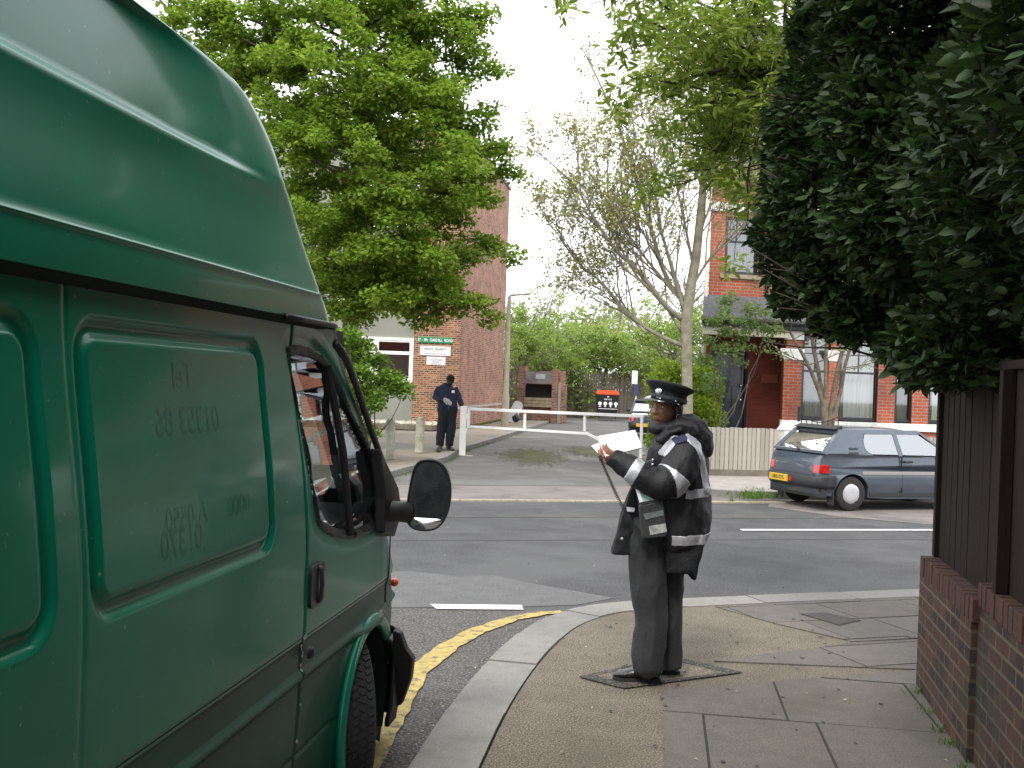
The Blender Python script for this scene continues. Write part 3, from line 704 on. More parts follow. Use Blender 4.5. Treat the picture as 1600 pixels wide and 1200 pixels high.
def hring(e, d0, d1, ub, r=.3, fr=.10, step=0.0):
    pts = [(ub, d0)]
    for i in range(1, 30):
        u = ub + (e - r - ub) * i / 30; pts.append((u, d0 + step * sst(u, e - r - .75, e - r - .02)))
    d0 += step; d1 -= step
    for i in range(13):
        t = i / 12 * math.pi / 2; pts.append((e - r + r * math.sin(t) - 0, d0 - r * .75 * (1 - math.cos(t))))
    y0 = pts[-1][1]; y1 = d1 + (d0 - y0)
    for i in range(1, 20): pts.append((e + fr * math.sin(math.pi * i / 20), y0 + (y1 - y0) * i / 20))
    for i in range(13):
        t = (1 - i / 12) * math.pi / 2; pts.append((e - r + r * math.sin(t), d1 + r * .75 * (1 - math.cos(t))))
    for i in range(1, 30): u = e - r + (ub - e + r) * i / 30; pts.append((u, d1 + step * (1 - sst(u, e - r - .75, e - r - .02))))
    pts.append((ub, d1 + step)); return pts
SIL = [(-90, 60), (-60, 150), (0, 250), (30, 290), (90, 340), (160, 395), (230, 427), (320, 455), (400, 480), (470, 505), (540, 526), (580, 540)]
def silx(y):
    for (ya, xa), (yb, xb) in zip(SIL, SIL[1:]):
        if y <= yb: return xa + (xb - xa) * (y - ya) / (yb - ya)
    return 545
def scr(q):
    d = q - Vector((0, 0, EYE)); return 800 + (d.x * math.cos(ROLL) + d.z * math.sin(ROLL)) / d.y * F, 600 - (-d.x * math.sin(ROLL) + d.z * math.cos(ROLL)) / d.y * F
mb = MB(); vs = []
RRi = .26
def rdims(z):
    st_ = .045 * sst(z, 2.275, 2.315); d = -D0 - .045 - rd(z); return d, -2 * D0 - W2 - d, st_
def fit(z):      # nose of the roof at this height, from its outline
    d, dd, st_ = rdims(z); lo, hi = 1.5, 5.2
    for _ in range(26):
        m_ = (lo + hi) / 2; best = max((scr(VAN @ Vector((u, l, z))) for u, l in hring(m_, d, dd, UB, RRi, step=st_)[24:50]), key=lambda q: q[0] - silx(q[1]))
        if best[0] > silx(best[1]): hi = m_
        else: lo = m_
    return lo
RU = {z: fit(z) for z in rz}
vals = [RU[z] for z in rz]
for _ in range(3): vals = [vals[0]] + [(vals[i - 1] + 2 * vals[i] + vals[i + 1]) / 4 for i in range(1, len(vals) - 1)] + [vals[-1]]
RU = dict(zip(rz, vals)); print('roof nose', [(round(z, 2), round(RU[z], 2)) for z in rz][::6])
for z in rz:
    d, dd, st_ = rdims(z)
    for u, l in hring(RU[z], d, dd, UB + rd(z), RRi, step=st_): vs.append(VAN @ Vector((u, l, z)))
nc2 = len(vs) // len(rz); fs = []
for j in range(len(rz) - 1):
    for i in range(nc2): a_ = j * nc2 + i; b_ = j * nc2 + (i + 1) % nc2; fs.append((a_, b_, b_ + nc2, a_ + nc2))
fs.append(tuple(range((len(rz) - 1) * nc2, len(rz) * nc2))); fs.append(tuple(reversed(range(nc2))))
mb.add(vs, fs); roof = mb.build('high_roof', paint, van, smooth=True)
# black seal under the moulding
mb = MB(); z = 1.848; d = -D0 - .075 + .035; dd = -D0 - W2 - d - D0
rg = [VAN @ Vector((u, l, z)) for u, l in hring(RU[rz[0]] + .012, d, dd, UB, RRi)]; rg2 = [VAN @ Vector((u, l, 1.825)) for u, l in hring(RU[rz[0]] - .02, d - .04, dd + .04, UB, RRi)]
n = len(rg); mb.add(rg + rg2, [(i, (i + 1) % n, (i + 1) % n + n, i + n) for i in range(n)]); mb.build('roof_seal', seam, roof)
lip = [VAN @ Vector((u, l - .002, 1.8475)) for u, l in hring(RU[rz[0]] + .02, d + .008, dd - .008, UB, RRi)][27:62]
mb = MB(); mb.tube(lip, .012, 6); mb.build('drip_rail', black_pl, roof, smooth=True)
mb = MB(); c0 = VAN @ Vector((3.95, -D0, .85))
# door handle
h0 = VP_(483, 882, D0); h1 = VP_(500, 945, D0)
mb = MB(); hc = (3.78, .845)
ho = [Vector((hc[0] - .035 + .07 * 0, 0, 0))]
def rrect(u0, u1, z0, z1, r, n=5):
    o = []
    for cx, cz, s in ((u1 - r, z1 - r, 0), (u0 + r, z1 - r, 1), (u0 + r, z0 + r, 2), (u1 - r, z0 + r, 3)):
        for k in range(n): an = (s + k / (n - 1)) * math.pi / 2; o.append((cx + r * math.cos(an), cz + r * math.sin(an)))
    return o
u0, u1 = VP_(482, 900, D0)[0], VP_(503, 900, D0)[0]; z1, z0 = VP_(492, 880, D0)[1], VP_(492, 946, D0)[1]
mb.prism([VAN @ Vector((u, -D0 - .006, z)) for u, z in rrect(u0, u1, z0, z1, .03)], vn * .018)
hd = mb.build('door_handle', mat('handle_recess', (.01, .01, .01), .4), van, bevel=.004)
mb = MB(); mb.tube([VAN @ Vector(((u0 + u1) / 2 + .012, -D0 + o, z)) for z, o in ((z1 - .012, .008), (z1 - .025, .02), ((z0 + z1) / 2, .024), (z0 + .025, .02), (z0 + .012, .008))], [(.015, .007)] * 5, 8); mb.build('grip', black_pl, hd, smooth=True)
kx = VP_(478, 1022, D0); mb = MB(); mb.lathe((0, 0, 0), [(0, .02), (.012, .02), (.02, .012), (.024, 0)], 14, Matrix.Rotation(R(90), 4, 'Y')); 
mb.v = [VAN @ Vector((kx[0] + .03 + v.y, -D0 + v.x, kx[1] + v.z)) for v in mb.v]; mb.build('door_lock', black_pl, van, smooth=True)
mb = MB()   # chipped paint at the door edge
rs = random.Random(3)
for k in range(16):
    z = .74 - k * .012 if k < 7 else rs.uniform(.3, .8); u = DS(z) + rs.uniform(.004, .009); r = rs.uniform(.003, .008)
    mb = MB(); mb.poly([sidept(u + r * .5 * math.cos(t), z + r * math.sin(t), .0095) for t in range(6)]); mb.build('paint_chip', mat('bare_metal', (.4, .4, .38), .5) if k == 0 else bpy.data.materials['bare_metal'], van, clean=False)
# arch inner, wheels
tyre = mat('tyre', (.022, .021, .02), .85, var=.25, scale=30)
def wheel(name, u, l, steer, par, w_=.195, r=.335, flip=1):
    M0 = VAN @ Matrix.Translation((u, l, RZ + r)) @ Matrix.Rotation(steer, 4, 'Z')
    W_ = par
    mb = MB(); pr = [(.2, -.5), (.27, -.5), (.315, -.46), (.333, -.38), (.335, -.3), (.335, .3), (.333, .38), (.315, .46), (.27, .5), (.2, .5), (.2, -.5)]
    Rx = Matrix.Rotation(R(90), 4, 'X')
    mb.lathe((0, 0, 0), [(a * r / .335, b * w_) for a, b in pr], 48, Rx)
    # tread blocks
    for k in range(64):
        for j in range(5):
            an = (k + (j % 2) * .5) / 64 * 2 * math.pi; y = (j - 2) * w_ * .165
            T = Matrix.Rotation(an, 4, 'Y') @ Matrix.Translation((0, y, r)) @ Matrix.Rotation(.5 if j % 2 else -.5, 4, 'Z'); mb.box((-.011, -.0125, -.005), (.011, .0125, .006), T)
    mb.v = [M0 @ v for v in mb.v]; t_ = mb.build('tyre', tyre, W_, auto=40)
    mb = MB(); mb.lathe((0, 0, 0), [(.205, -.5 * w_ + .01), (.2, -.4 * w_), (.17, -.1 * w_), (.165, .1 * w_), (.2, .4 * w_)], 32, Rx); mb.lathe((0, 0, 0), [(0, -.22 * w_), (.05, -.25 * w_), (.06, -.18 * w_), (.1, -.12 * w_), (.16, -.2 * w_)], 32, Rx)
    mb.v = [M0 @ v for v in mb.v]; mb.build('rim', mat('wheel_rim', (.4, .4, .4), .45, metal=.6, var=.2), W_, smooth=True)
for u, l, s in ((4.46, -D0 - .10, R(-27)), (4.46, -D0 - W2 + .12, R(-13)), (1.0, -D0 - .13, 0), (1.0, -D0 - W2 + .13, 0)):
    wq = thing('wheel', None, None, tuple(VAN @ Vector((u, l, RZ)))); wq.parent = van; wq.location = wq.location - van.location
    wheel('wheel', u, l, s, wq)
for A in (AC, RC):
    for l0, l1 in ((-D0 - .012, -D0 - .32), (-D0 - W2 + .012, -D0 - W2 + .32)):
        mb = MB(); arc = [(A[0] + (A[2] + .012) * math.cos(t), A[1] + (A[2] + .012) * math.sin(t)) for t in [R(-25 + i * 230 / 24) for i in range(25)]]; n = len(arc)
        mb.add([VAN @ Vector((u, l0, z)) for u, z in arc] + [VAN @ Vector((u, l1, z)) for u, z in arc], [(i, i + 1, i + 1 + n, i + n) for i in range(n - 1)] + [tuple(range(n, 2 * n))]); mb.build('arch_liner', seam, van)
# green arch moulding (raised lip) and black bumper
mb = MB(); rr = AC[2] + .012
arc = [(AC[0] + rr * math.cos(t), AC[1] + rr * math.sin(t)) for t in [R(205 - i * 160 / 30) for i in range(31)]]
mb.tube([VAN @ Vector((u, -D0 + .012, z)) for u, z in arc], [(.032, .02)] * len(arc), 10, up=tuple(vn)); mb.build('arch_moulding', paint, van, smooth=True)
bp = []
for z, du, dl in ((.02, -.08, .0), (.05, .03, .0), (.12, .07, .015), (.25, .09, .02), (.36, .09, .02), (.42, .06, .005), (.44, .0, -.02)):
    r_ = []
    for k in range(12): u = 4.93 + (5.2 - .12 - 4.93) * k / 11; r_.append((u, -D0 + .0 + dl))
    for k in range(9): t = k / 8 * math.pi / 2; r_.append((5.08 + (.16 + du) * math.sin(t), -D0 + dl - .2 * (1 - math.cos(t))))
    for k in range(1, 9): r_.append((5.24 + du + .09 * math.sin(math.pi * k / 16), -D0 + dl - .2 - (W2 / 2 - .2) * k / 8))
    bp.append([VAN @ Vector((u, l, z)) for u, l in r_] + [VAN @ Vector((u, -2 * D0 - W2 - l, z)) for u, l in reversed(r_[:-1])])
mb = MB(); n = len(bp[0]); mb.add([p for r_ in bp for p in r_], [(j * n + i, j * n + i + 1, (j + 1) * n + i + 1, (j + 1) * n + i) for j in range(len(bp) - 1) for i in range(n - 1)])
bmp = mb.build('bumper', black_pl, van, smooth=True); s_ = bmp.modifiers.new('s', 'SOLIDIFY'); s_.thickness = .02
# broken flap of the bumper corner hanging behind the wheel arch
mb = MB(); q = [(613, 985), (625, 990), (634, 1015), (645, 1030), (641, 1062), (626, 1102), (617, 1104), (614, 1040)]
mb.prism([P(x, y, 4.93 + .002 * (y - 985)) for x, y in q], Vector((.01, .05, 0))); mb.build('mudflap', black_pl, van, bevel=.006)
mb = MB(); c0 = VAN @ Vector((5.17, -D0 - .055, .655)); mb.ell(c0, (.022, .03, .022), 14, 8); mb.build('indicator', mat('orange_lens', (.85, .12, .02), .2, coat=.5), van, smooth=True)
mb = MB(); mb.prism([VAN @ Vector((5.27, l, z)) for l, z in ((-D0 - .13, .46), (-D0 - .45, .48), (-D0 - .45, .64), (-D0 - .1, .62))], ve * .03); hl = mb.build('headlight', mat('lamp_glass', (.7, .72, .72), .1, coat=1), van, bevel=.01); 
mb = MB(); mb.prism([VAN @ Vector((5.27, -2 * D0 - W2 - l, z)) for l, z in ((-D0 - .13, .46), (-D0 - .45, .48), (-D0 - .45, .64), (-D0 - .1, .62))], ve * .03); mb.build('headlight', hl.data.materials[0], van, bevel=.01)
# cab interior
mb = MB(); grey = mat('cab_trim', (.03, .03, .032), .8, var=.2, scale=20)
mb.box((3.3, -D0 - W2 + .06, .3), (4.95, -D0 - .06, .34), VAN); mb.box((3.5, -D0 - W2 + .08, .3), (3.55, -D0 - .08, 1.84), VAN); mb.box((3.3, -D0 - W2 + .08, 1.80), (4.3, -D0 - .1, 1.84), VAN)
mb.build('cab_lining', grey, van)
mb = MB(); mb.prism([(4.55, -D0 - .1, .6), (5.0, -D0 - .1, .6), (4.95, -D0 - .1, 1.02), (4.75, -D0 - .1, 1.08), (4.5, -D0 - .1, 1.0)], (0, -W2 + .2, 0), VAN); mb.build('dashboard', grey, van, bevel=.02)
for l in (-D0 - .45, -D0 - 1.45):
    mb = MB(); mb.box((3.75, l - .25, .62), (4.25, l + .25, .76), VAN); mb.prism([(3.66, l - .24, .7), (3.8, l - .24, .72), (3.72, l - .24, 1.32), (3.6, l - .24, 1.3)], (0, .48, 0), VAN); mb.box((3.6, l - .13, 1.36), (3.7, l + .13, 1.54), VAN); mb.build('seat', mat('seat_cloth', (.05, .055, .06), .9, var=.2, scale=30), van, bevel=.03)
mb = MB(); Mst = VAN @ Matrix.Translation((4.42, -D0 - .48, 1.04)) @ Matrix.Rotation(R(-55), 4, 'Y')
mb.tube([Mst @ Vector((.2 * math.cos(t), .2 * math.sin(t), 0)) for t in [i * math.pi / 16 for i in range(33)]], .014, 8)
for t in (0, 2.2, 4.1): mb.tube([Mst @ Vector((0, 0, -.02)), Mst @ Vector((.2 * math.cos(t), .2 * math.sin(t), 0))], .012, 6)
mb.tube([Mst @ Vector((0, 0, -.02)), Mst @ Vector((0, 0, -.3))], .025, 8); mb.build('steering_wheel', black_pl, van, smooth=True)
# ghost of removed lettering, reversed as it reads on the panel
gm = mat('ghost_lettering', (.002, .128, .070), .34, coat=.3, var=.1, spec=.22, scale=40)
mb = MB()
for body_t, x, y, sz in (("Tel", 318, 590, .10), ("01353 86", 320, 660, .105), ("0000", 380, 790, .085), ("A 0550", 300, 808, .085), ("01370", 290, 848, .1)):
    u, z = VP_(x, y, D0)
    T = Matrix(((ve.x, 0, vn.x, 0), (ve.y, 0, vn.y, 0), (0, 1, 0, 0), (0, 0, 0, 1))); o = VAN @ Vector((u, -D0 + .0005 - lat(u, z), z)); T = Matrix.Translation(o) @ T @ Matrix.Scale(-1, 4, (1, 0, 0))
    mb.text(body_t, sz, T, 0, 'CENTER', 0)
Vi = VAN.inverted()
for i_, v in enumerate(mb.v):
    q = Vi @ v; mb.v[i_] = VAN @ Vector((q.x, -D0 - lat(q.x, q.z) + .0007, q.z))
mb.build('ghost_lettering', gm, van)
for k, (x, y) in enumerate(((309, 75), (341, 106))):
    pass
# ================================================================ RIGHT-HAND WALL, FENCE, HEDGE
wd = Vector((.2, .98, 0)).normalized(); wr = Vector((wd.y, -wd.x, 0)); wc = G(1431, 1069)
WM = Matrix(((wr.x, wd.x, 0, wc.x), (wr.y, wd.y, 0, wc.y), (0, 0, 1, 0), (0, 0, 0, 1)))      # (into garden, along wall from the corner, z)
bw = brick('garden_brick', (.085, .030, .02), (.05, .022, .017), (.13, .10, .06), .008, dark=(.018, .013, .013), damt=.3)
patch(bw, (.03, .035, .02), 1.1, .75, .5, .64, 3)
wall = thing('brick_wall', 'low dark red brick garden wall with soldier coping beneath the tall dark fence', 'wall', tuple(wc))
mb = MB(); mb.box((0, -1.35, -.1), (.23, 0, .645), WM); mb.box((.03, -12, -.1), (.26, -1.352, .72), WM); mb.box((.232, -.24, -.1), (14, -.01, .645), WM)
mb.build('brickwork', bw, wall, uv=True)
cop = mat('coping_brick', (.085, .03, .02), .85, var=.3, scale=8, island=[(.07, .025, .017), (.03, .018, .014), (.09, .034, .02), (.028, .024, .022), (.06, .028, .016)], bump=.5, bscale=60); patch(cop, (.03, .035, .02), 2.1, .6, .5, .64, 3)
mb = MB(); mb.box((.01, -1.35, .64), (.22, 0, .735), WM); mb.box((.04, -12, .715), (.25, -1.352, .812), WM); mb.box((.24, -.23, .64), (14, -.02, .735), WM); mb.build('coping_mortar', mat('mortar', (.12, .10, .07), .95, var=.3, scale=20), wall)
mb = MB(); rs = random.Random(2)
def cb(u0, u1, v0, v1, z0, z1):
    j = lambda: rs.uniform(-.003, .003)
    mb.box((u0 + j(), v0, z0), (u1 + j(), v1, z1 + j()), WM)
v = -.004
while v > -1.33: cb(-.004, .236, v - .066, v, .645, .75); v -= .077
v = -1.36
while v > -11.9: cb(.024, .266, v - .066, v, .722, .828); v -= .077
u = .24
while u < 8: cb(u, u + .066, -.245, -.005, .645, .75); u += .077
mb.build('coping', cop, wall, bevel=.004, clean=False)
fence = thing('board_fence', 'tall dark brown board fence standing on the brick garden wall under the hedge', 'fence', tuple(WM @ Vector((.12, -3, .75))))
fm = mat('dark_board', (.013, .008, .0055), .85, c2=(.024, .014, .009), scale=3, stretch=(14, 14, .6), bump=.5, bscale=6, spec=.25, island=[(.015, .009, .006), (.021, .013, .008), (.012, .007, .005)])
mb = MB(); v = -.07; rs = random.Random(5)
while v > -11.5:
    z0 = .752 if v > -1.5 else .83; w_ = .148
    if v - w_ < -1.4 and v > -1.4: pass
    mb.prism([(.085 + rs.uniform(-.003, .003), v, z0), (.085, v - w_, z0), (.112, v - w_, z0), (.118, v, z0)], (0, 0, 1.80 - z0), WM); v -= w_ - .003
v = .1
while v < 8:
    mb.box((v, -.115, .75), (v + .145, -.09, 1.80), WM); v += .15
mb.build('boards', fm, fence, bevel=.002, clean=False)
mb = MB(); mb.box((.06, -11.5, 1.79), (.16, -.045, 1.83), WM); mb.box((.165, -.14, 1.79), (8, -.06, 1.83), WM); mb.build('capping_rail', fm, fence, bevel=.004)
for v in (-.10, -1.62, -3.4, -5.2, -7.0, -8.8, -10.6):
    mb = MB(); z0 = .752 if v > -1.3 else .83; mb.box((.03, v - .03, z0), (.083, v + .03, 1.788), WM) if v < -.5 else mb.box((.06, -.068, z0), (.15, -.003, 1.788), WM)
    mb.build('post', fm, fence, bevel=.003)
# weeds where wall meets pavement
def tuft(mb, c, n, h, spread, rs):
    for _ in range(n):
        b = c + Vector((rs.gauss(0, spread), rs.gauss(0, spread), 0)); d = Vector((rs.gauss(0, .5), rs.gauss(0, .5), 1)).normalized(); l = h * rs.uniform(.5, 1.2); s = Vector((rs.gauss(0, 1), rs.gauss(0, 1), 0)).normalized() * l * .07
        mb.add([b - s, b + s, b + d * l * .6 + s * .6 + Vector((0, 0, 0)), b + d * l + Vector((d.x, d.y, -.2)) * l * .3, b + d * l * .6 - s * .6], [(0, 1, 2, 4), (4, 2, 3)])
rs = random.Random(8); mb = MB()
for k in range(9): tuft(mb, WM @ Vector((-.02, -.15 - k * .28 - rs.uniform(0, .2), 0)), 26, .05, .03, rs)
mb.build('weeds', M['grass'], kind='stuff', label='small green weeds in the joint at the foot of the brick wall', cat='weeds', clean=False)
# ---------------- hedge
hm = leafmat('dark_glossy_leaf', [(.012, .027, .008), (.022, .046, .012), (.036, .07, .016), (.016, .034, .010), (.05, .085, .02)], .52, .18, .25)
hedge = thing('hedge', 'large dark evergreen laurel hedge bulging over the board fence', 'hedge', tuple(WM @ Vector((1.0, -2.5, 0))))
cl = []; rs = random.Random(21)
def hc(u, v, z, r): cl.append((tuple(WM @ Vector((u, v, z))), r))
for i in range(13):
    v = .1 - i * .62
    k_ = .35 * max(0, 1 - i / 3); hc(.95 + k_ + rs.uniform(-.08, .08), v - k_ * .6, 2.72 + rs.uniform(-.08, .08), (1.3 + rs.uniform(-.1, .1), .85, .93)); hc(1.0 + k_ * 2.6 + rs.uniform(-.1, .1), v + .3 - k_, 3.9 + rs.uniform(-.15, .15), (1.35, .9, 1.15)); hc(1.4 + k_ * 3, v - k_, 5.1, (1.4, 1.0, .9))
for px, py, Y, r in ((1340, 200, 6.6, .5), (1330, 330, 6.6, .5), (1345, 430, 6.6, .42), (1430, 465, 6.4, .36), (1500, 510, 6.1, .4), (1400, 60, 6.6, .55), (1285, 290, 6.7, .33), (1285, 390, 6.8, .3), (1262, 440, 6.8, .17), (1540, 545, 5.2, .4), (1345, 500, 6.3, .15), (1420, 540, 6.1, .14), (1380, -60, 6.5, .5), (1290, 220, 6.7, .3), (1470, 60, 5.9, .6), (1460, 190, 5.7, .55), (1450, 330, 5.7, .5), (1500, -40, 5.6, .7), (1400, 130, 6.3, .5), (1215, 300, 6.8, .10), (1205, 370, 6.8, .11), (1222, 250, 6.8, .12), (1215, 420, 6.8, .09), (1240, 190, 6.8, .14), (1262, 120, 6.7, .13), (1270, 50, 6.7, .14), (1235, 470, 6.8, .09), (1300, 505, 6.6, .1)):
    p = P(px, py, Y); cl.append((tuple(p), (r, r, r * .85)))
ckeep = [(c, r) for c, r in cl]
def shell_points(cl, per_m2, lo=.86, hi=1.06, keep=lambda p: True):
    out = []; dirs = []
    Cc = np.array([c for c, r in cl]); Rr = np.array([r for c, r in cl])
    for k, (c, r) in enumerate(cl):
        n = int(per_m2 * 4 * math.pi * ((r[0] * r[1]) ** 1.6 + (r[0] * r[2]) ** 1.6 + (r[1] * r[2]) ** 1.6) ** (1 / 1.6) / 3 ** (1 / 1.6))
        d = rng.normal(size=(n, 3)); d /= np.linalg.norm(d, axis=1)[:, None]; q = np.array(c) + d * np.array(r) * rng.uniform(lo, hi, n)[:, None]
        ins = np.zeros(n, bool)
        for j in range(len(cl)):
            if j != k: ins |= (((q - Cc[j]) / Rr[j]) ** 2).sum(1) < .62
        ok = ~ins & keep(q); out.append(q[ok]); dirs.append(d[ok])
    return np.concatenate(out), np.concatenate(dirs)
Wi = np.array(WM.inverted())
def hedge_keep(q):
    u = q @ Wi[0, :3] + Wi[0, 3]; v = q @ Wi[1, :3] + Wi[1, 3]
    return (u < 1.6) & ((v > -3.4) | (rng.uniform(size=len(q)) < .18)) & (q[:, 2] > 1.72) & ((q[:, 2] < 4.6) | (rng.uniform(size=len(q)) < .4))
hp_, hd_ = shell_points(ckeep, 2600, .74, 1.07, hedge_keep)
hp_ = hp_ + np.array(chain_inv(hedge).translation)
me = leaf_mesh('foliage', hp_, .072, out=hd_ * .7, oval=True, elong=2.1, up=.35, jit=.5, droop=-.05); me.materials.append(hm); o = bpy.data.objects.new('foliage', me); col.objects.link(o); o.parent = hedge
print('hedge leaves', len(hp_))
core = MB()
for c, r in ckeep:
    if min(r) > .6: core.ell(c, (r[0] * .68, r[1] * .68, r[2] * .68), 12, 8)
core.build('dark_core', mat('hedge_interior', (.008, .009, .006), .95, var=.4, scale=20), hedge, smooth=True)  # opaque near-black blobs stand in for the shaded inside; no twigs modelled
mb = MB()
for i in range(9):
    b = WM @ Vector((.6 + rs.uniform(0, .6), -.2 - i * 1.2, 0)); limb(mb, b, b + Vector((rs.uniform(-.3, .3), rs.uniform(-.3, .3), 2.6)), .06, .03)
for k in range(45):
    p = P(rs.uniform(1200, 1330), rs.uniform(120, 520), 6.5); limb(mb, p + Vector((.5, -.1, -.15)), p + Vector((rs.uniform(-.2, .1), 0, rs.uniform(-.1, .25))), .008, .003, n=3, seg=4)
mb.build('trunk', mat('hedge_bark', (.04, .03, .02), .9, var=.3, scale=20), hedge, smooth=True)
# bright young shoots and rusty flower heads
sh = MB(); fl = MB(); A = []
for _ in range(130):
    c, r = rs.choice(ckeep[:18]); 
    c = Vector(c); th = rs.uniform(2.2, 4.6); ph = rs.uniform(-.5, .9); p = c + Vector((r[0] * math.cos(th) * math.cos(ph), r[1] * math.sin(th) * math.cos(ph), r[2] * math.sin(ph))) * 1.03
    A += [tuple(p + Vector((rs.gauss(0, .008), rs.gauss(0, .008), rs.uniform(0, .05)))) for _ in range(7)]
m_ = np.array(A); mi_ = chain_inv(hedge); m_ = m_ + np.array(mi_.translation)
o3 = np.zeros_like(m_); o3[:, 2] = 1.5
me = leaf_mesh('young_shoots', m_, .05, out=o3, elong=2.6); me.materials.append(leafmat('young_leaf', [(.07, .12, .02), (.12, .18, .03)], .5, .4)); o = bpy.data.objects.new('young_shoots', me); col.objects.link(o); o.parent = hedge
for k, (px, py) in enumerate(((1398, 38), (1380, 152), (1287, 185), (1395, 290), (1318, 232), (1253, 297), (1440, 288), (1250, 325), (1333, 216))):
    mb = MB(); p = P(px, py, 5.6 + .25 * (1400 - px) / 100)
    if k in (1, 5, 7, 8): continue
    for _ in range(26): q = p + Vector((rs.gauss(0, .011), rs.gauss(0, .012), rs.gauss(0, .007))); mb.ell(q, (.005, .005, .005), 5, 3)
    mb.build('flower_head', mat('rusty_flower', (.16, .08, .03), .8, var=.3, scale=60) if k == 0 else bpy.data.materials['rusty_flower'], hedge, clean=False)
# ---------------- tree with light lance-shaped leaves reaching in from the right
AT = WM @ Vector((1.4, -.7, 0))
ash = thing('tree', 'leafy tree with light green pointed leaves reaching out above the dark hedge', 'tree', tuple(AT))
bark = mat('grey_bark', (.13, .115, .09), .9, c2=(.06, .055, .045), scale=9, bump=.6, bscale=30, stretch=(1, 1, .35)); darkbark = mat('dark_bark', (.045, .038, .03), .9, var=.3, scale=12, bump=.5, bscale=30)
mb = MB(); top = AT + Vector((-.1, .5, 4.3)); limb(mb, AT, top, .13, .09, .02, 10); limb(mb, top, top + Vector((.4, .3, 2.8)), .08, .03, .04)
cl = []; rs = random.Random(12)
Yb = 7.9
ends = [(985, 20), (1005, 115), (1040, 60), (1070, 130), (1085, 175), (1110, 40), (1130, 150), (1150, 215), (1165, 90), (1190, 30), (1130, 235), (1210, 150), (1155, 285), (1060, 10), (1220, 220), (1235, 100), (1140, -30), (1200, -60), (1260, 30), (1110, 265), (1000, -20), (1050, -40), (1250, 160), (1100, 90), (1240, -20), (1180, 180), (1270, 100), (1170, 320)]
jn = P(1190, 120, Yb); j2 = P(1235, 60, Yb); limb(mb, top, j2, .06, .04, .03); limb(mb, j2, jn, .04, .03, .05)
for i, (px, py) in enumerate(ends):
    e = P(px, py, Yb + rs.uniform(-.7, .9)); st = jn if px < 1180 else j2
    pts = limb(mb, st, e, .02, .005, .07, 5)
    for k in range(5):
        q = pts[rs.randint(3, 6)]; e2 = q + Vector((rs.gauss(-.1, .25), rs.gauss(0, .25), rs.gauss(0, .17))); limb(mb, q, e2, .006, .002, .06, 4, 3); cl.append((tuple(e2), (.15, .3, .09)))
    cl.append((tuple(e), (.2, .25, .14)))
mb.build('trunk', darkbark, ash, smooth=True)
crown('crown', cl, 9500, .082, leafmat('light_green_leaf', [(.13, .20, .02), (.2, .29, .035), (.28, .36, .05), (.09, .15, .02)], .45, .5), ash, dens=.6, oval=True, elong=2.8, up=.5, droop=.2)

# ---------------- unseen trees added beyond the hedge to shade the foreground and darken van reflections
def shade_tree(label, b, h, rc, seed):
    rs = random.Random(seed); t = thing('tree', label, 'tree', tuple(b)); mb = MB(); limb(mb, b, b + Vector((0, 0, h * .5)), .2, .13, .02, 9); cl = []
    for k in range(34):
        d = Vector((rs.gauss(0, 1), rs.gauss(0, 1), rs.gauss(0, .8))).normalized() * rc * rs.uniform(.4, 1); e = b + Vector((0, 0, h * .68)) + d; limb(mb, b + Vector((0, 0, h * .45)), e, .05, .01, .05, 5); cl.append((tuple(e), (.9, .9, .5)))
    mb.build('trunk', darkbark, t, smooth=True); crown('crown', cl, 9000, .2, leafmat('shade_leaf_%d' % seed, [(.03, .07, .012), (.05, .11, .02), (.07, .14, .025)], .5, .3), t, dens=.5, elong=1.5)
shade_tree('tall unseen tree added behind the dark hedge to shade the van and pavement', WM @ Vector((3.6, -6.5, 0)), 9.5, 2.9, 61)
shade_tree('unseen tree added further back along the side street for its shade', WM @ Vector((3.4, -12.5, 0)), 9.0, 2.8, 62)
# ================================================================ BUILDINGS
def wall_open(mb, T, a0, a1, z0, z1, ops, th=.25, th_in=None):
    """wall in the a-z plane of T (a along, +y into the house) with rectangular openings"""
    A = sorted(set([a0, a1] + [o[0] for o in ops] + [o[1] for o in ops])); Z = sorted(set([z0, z1] + [o[2] for o in ops] + [o[3] for o in ops]))
    A = [a for a in A if a0 <= a <= a1]; Z = [z for z in Z if z0 <= z <= z1]
    def hole(i, j):
        if i < 0 or j < 0 or i >= len(A) - 1 or j >= len(Z) - 1: return True
        a, z = (A[i] + A[i + 1]) / 2, (Z[j] + Z[j + 1]) / 2
        return any(o[0] < a < o[1] and o[2] < z < o[3] for o in ops)
    for i in range(len(A) - 1):
        for j in range(len(Z) - 1):
            if hole(i, j): continue
            x0, x1, y0, y1 = A[i], A[i + 1], Z[j], Z[j + 1]
            q = lambda x, d, y: T @ Vector((x, d, y))
            mb.add([q(x0, 0, y0), q(x1, 0, y0), q(x1, 0, y1), q(x0, 0, y1)], [(0, 1, 2, 3)]); mb.add([q(x0, th, y0), q(x1, th, y0), q(x1, th, y1), q(x0, th, y1)], [(3, 2, 1, 0)])
            if hole(i - 1, j): mb.add([q(x0, 0, y0), q(x0, 0, y1), q(x0, th, y1), q(x0, th, y0)], [(0, 1, 2, 3)])
            if hole(i + 1, j): mb.add([q(x1, 0, y0), q(x1, th, y0), q(x1, th, y1), q(x1, 0, y1)], [(0, 1, 2, 3)])
            if hole(i, j - 1): mb.add([q(x0, 0, y0), q(x0, th, y0), q(x1, th, y0), q(x1, 0, y0)], [(0, 1, 2, 3)])
            if hole(i, j + 1): mb.add([q(x0, 0, y1), q(x1, 0, y1), q(x1, th, y1), q(x0, th, y1)], [(0, 1, 2, 3)])
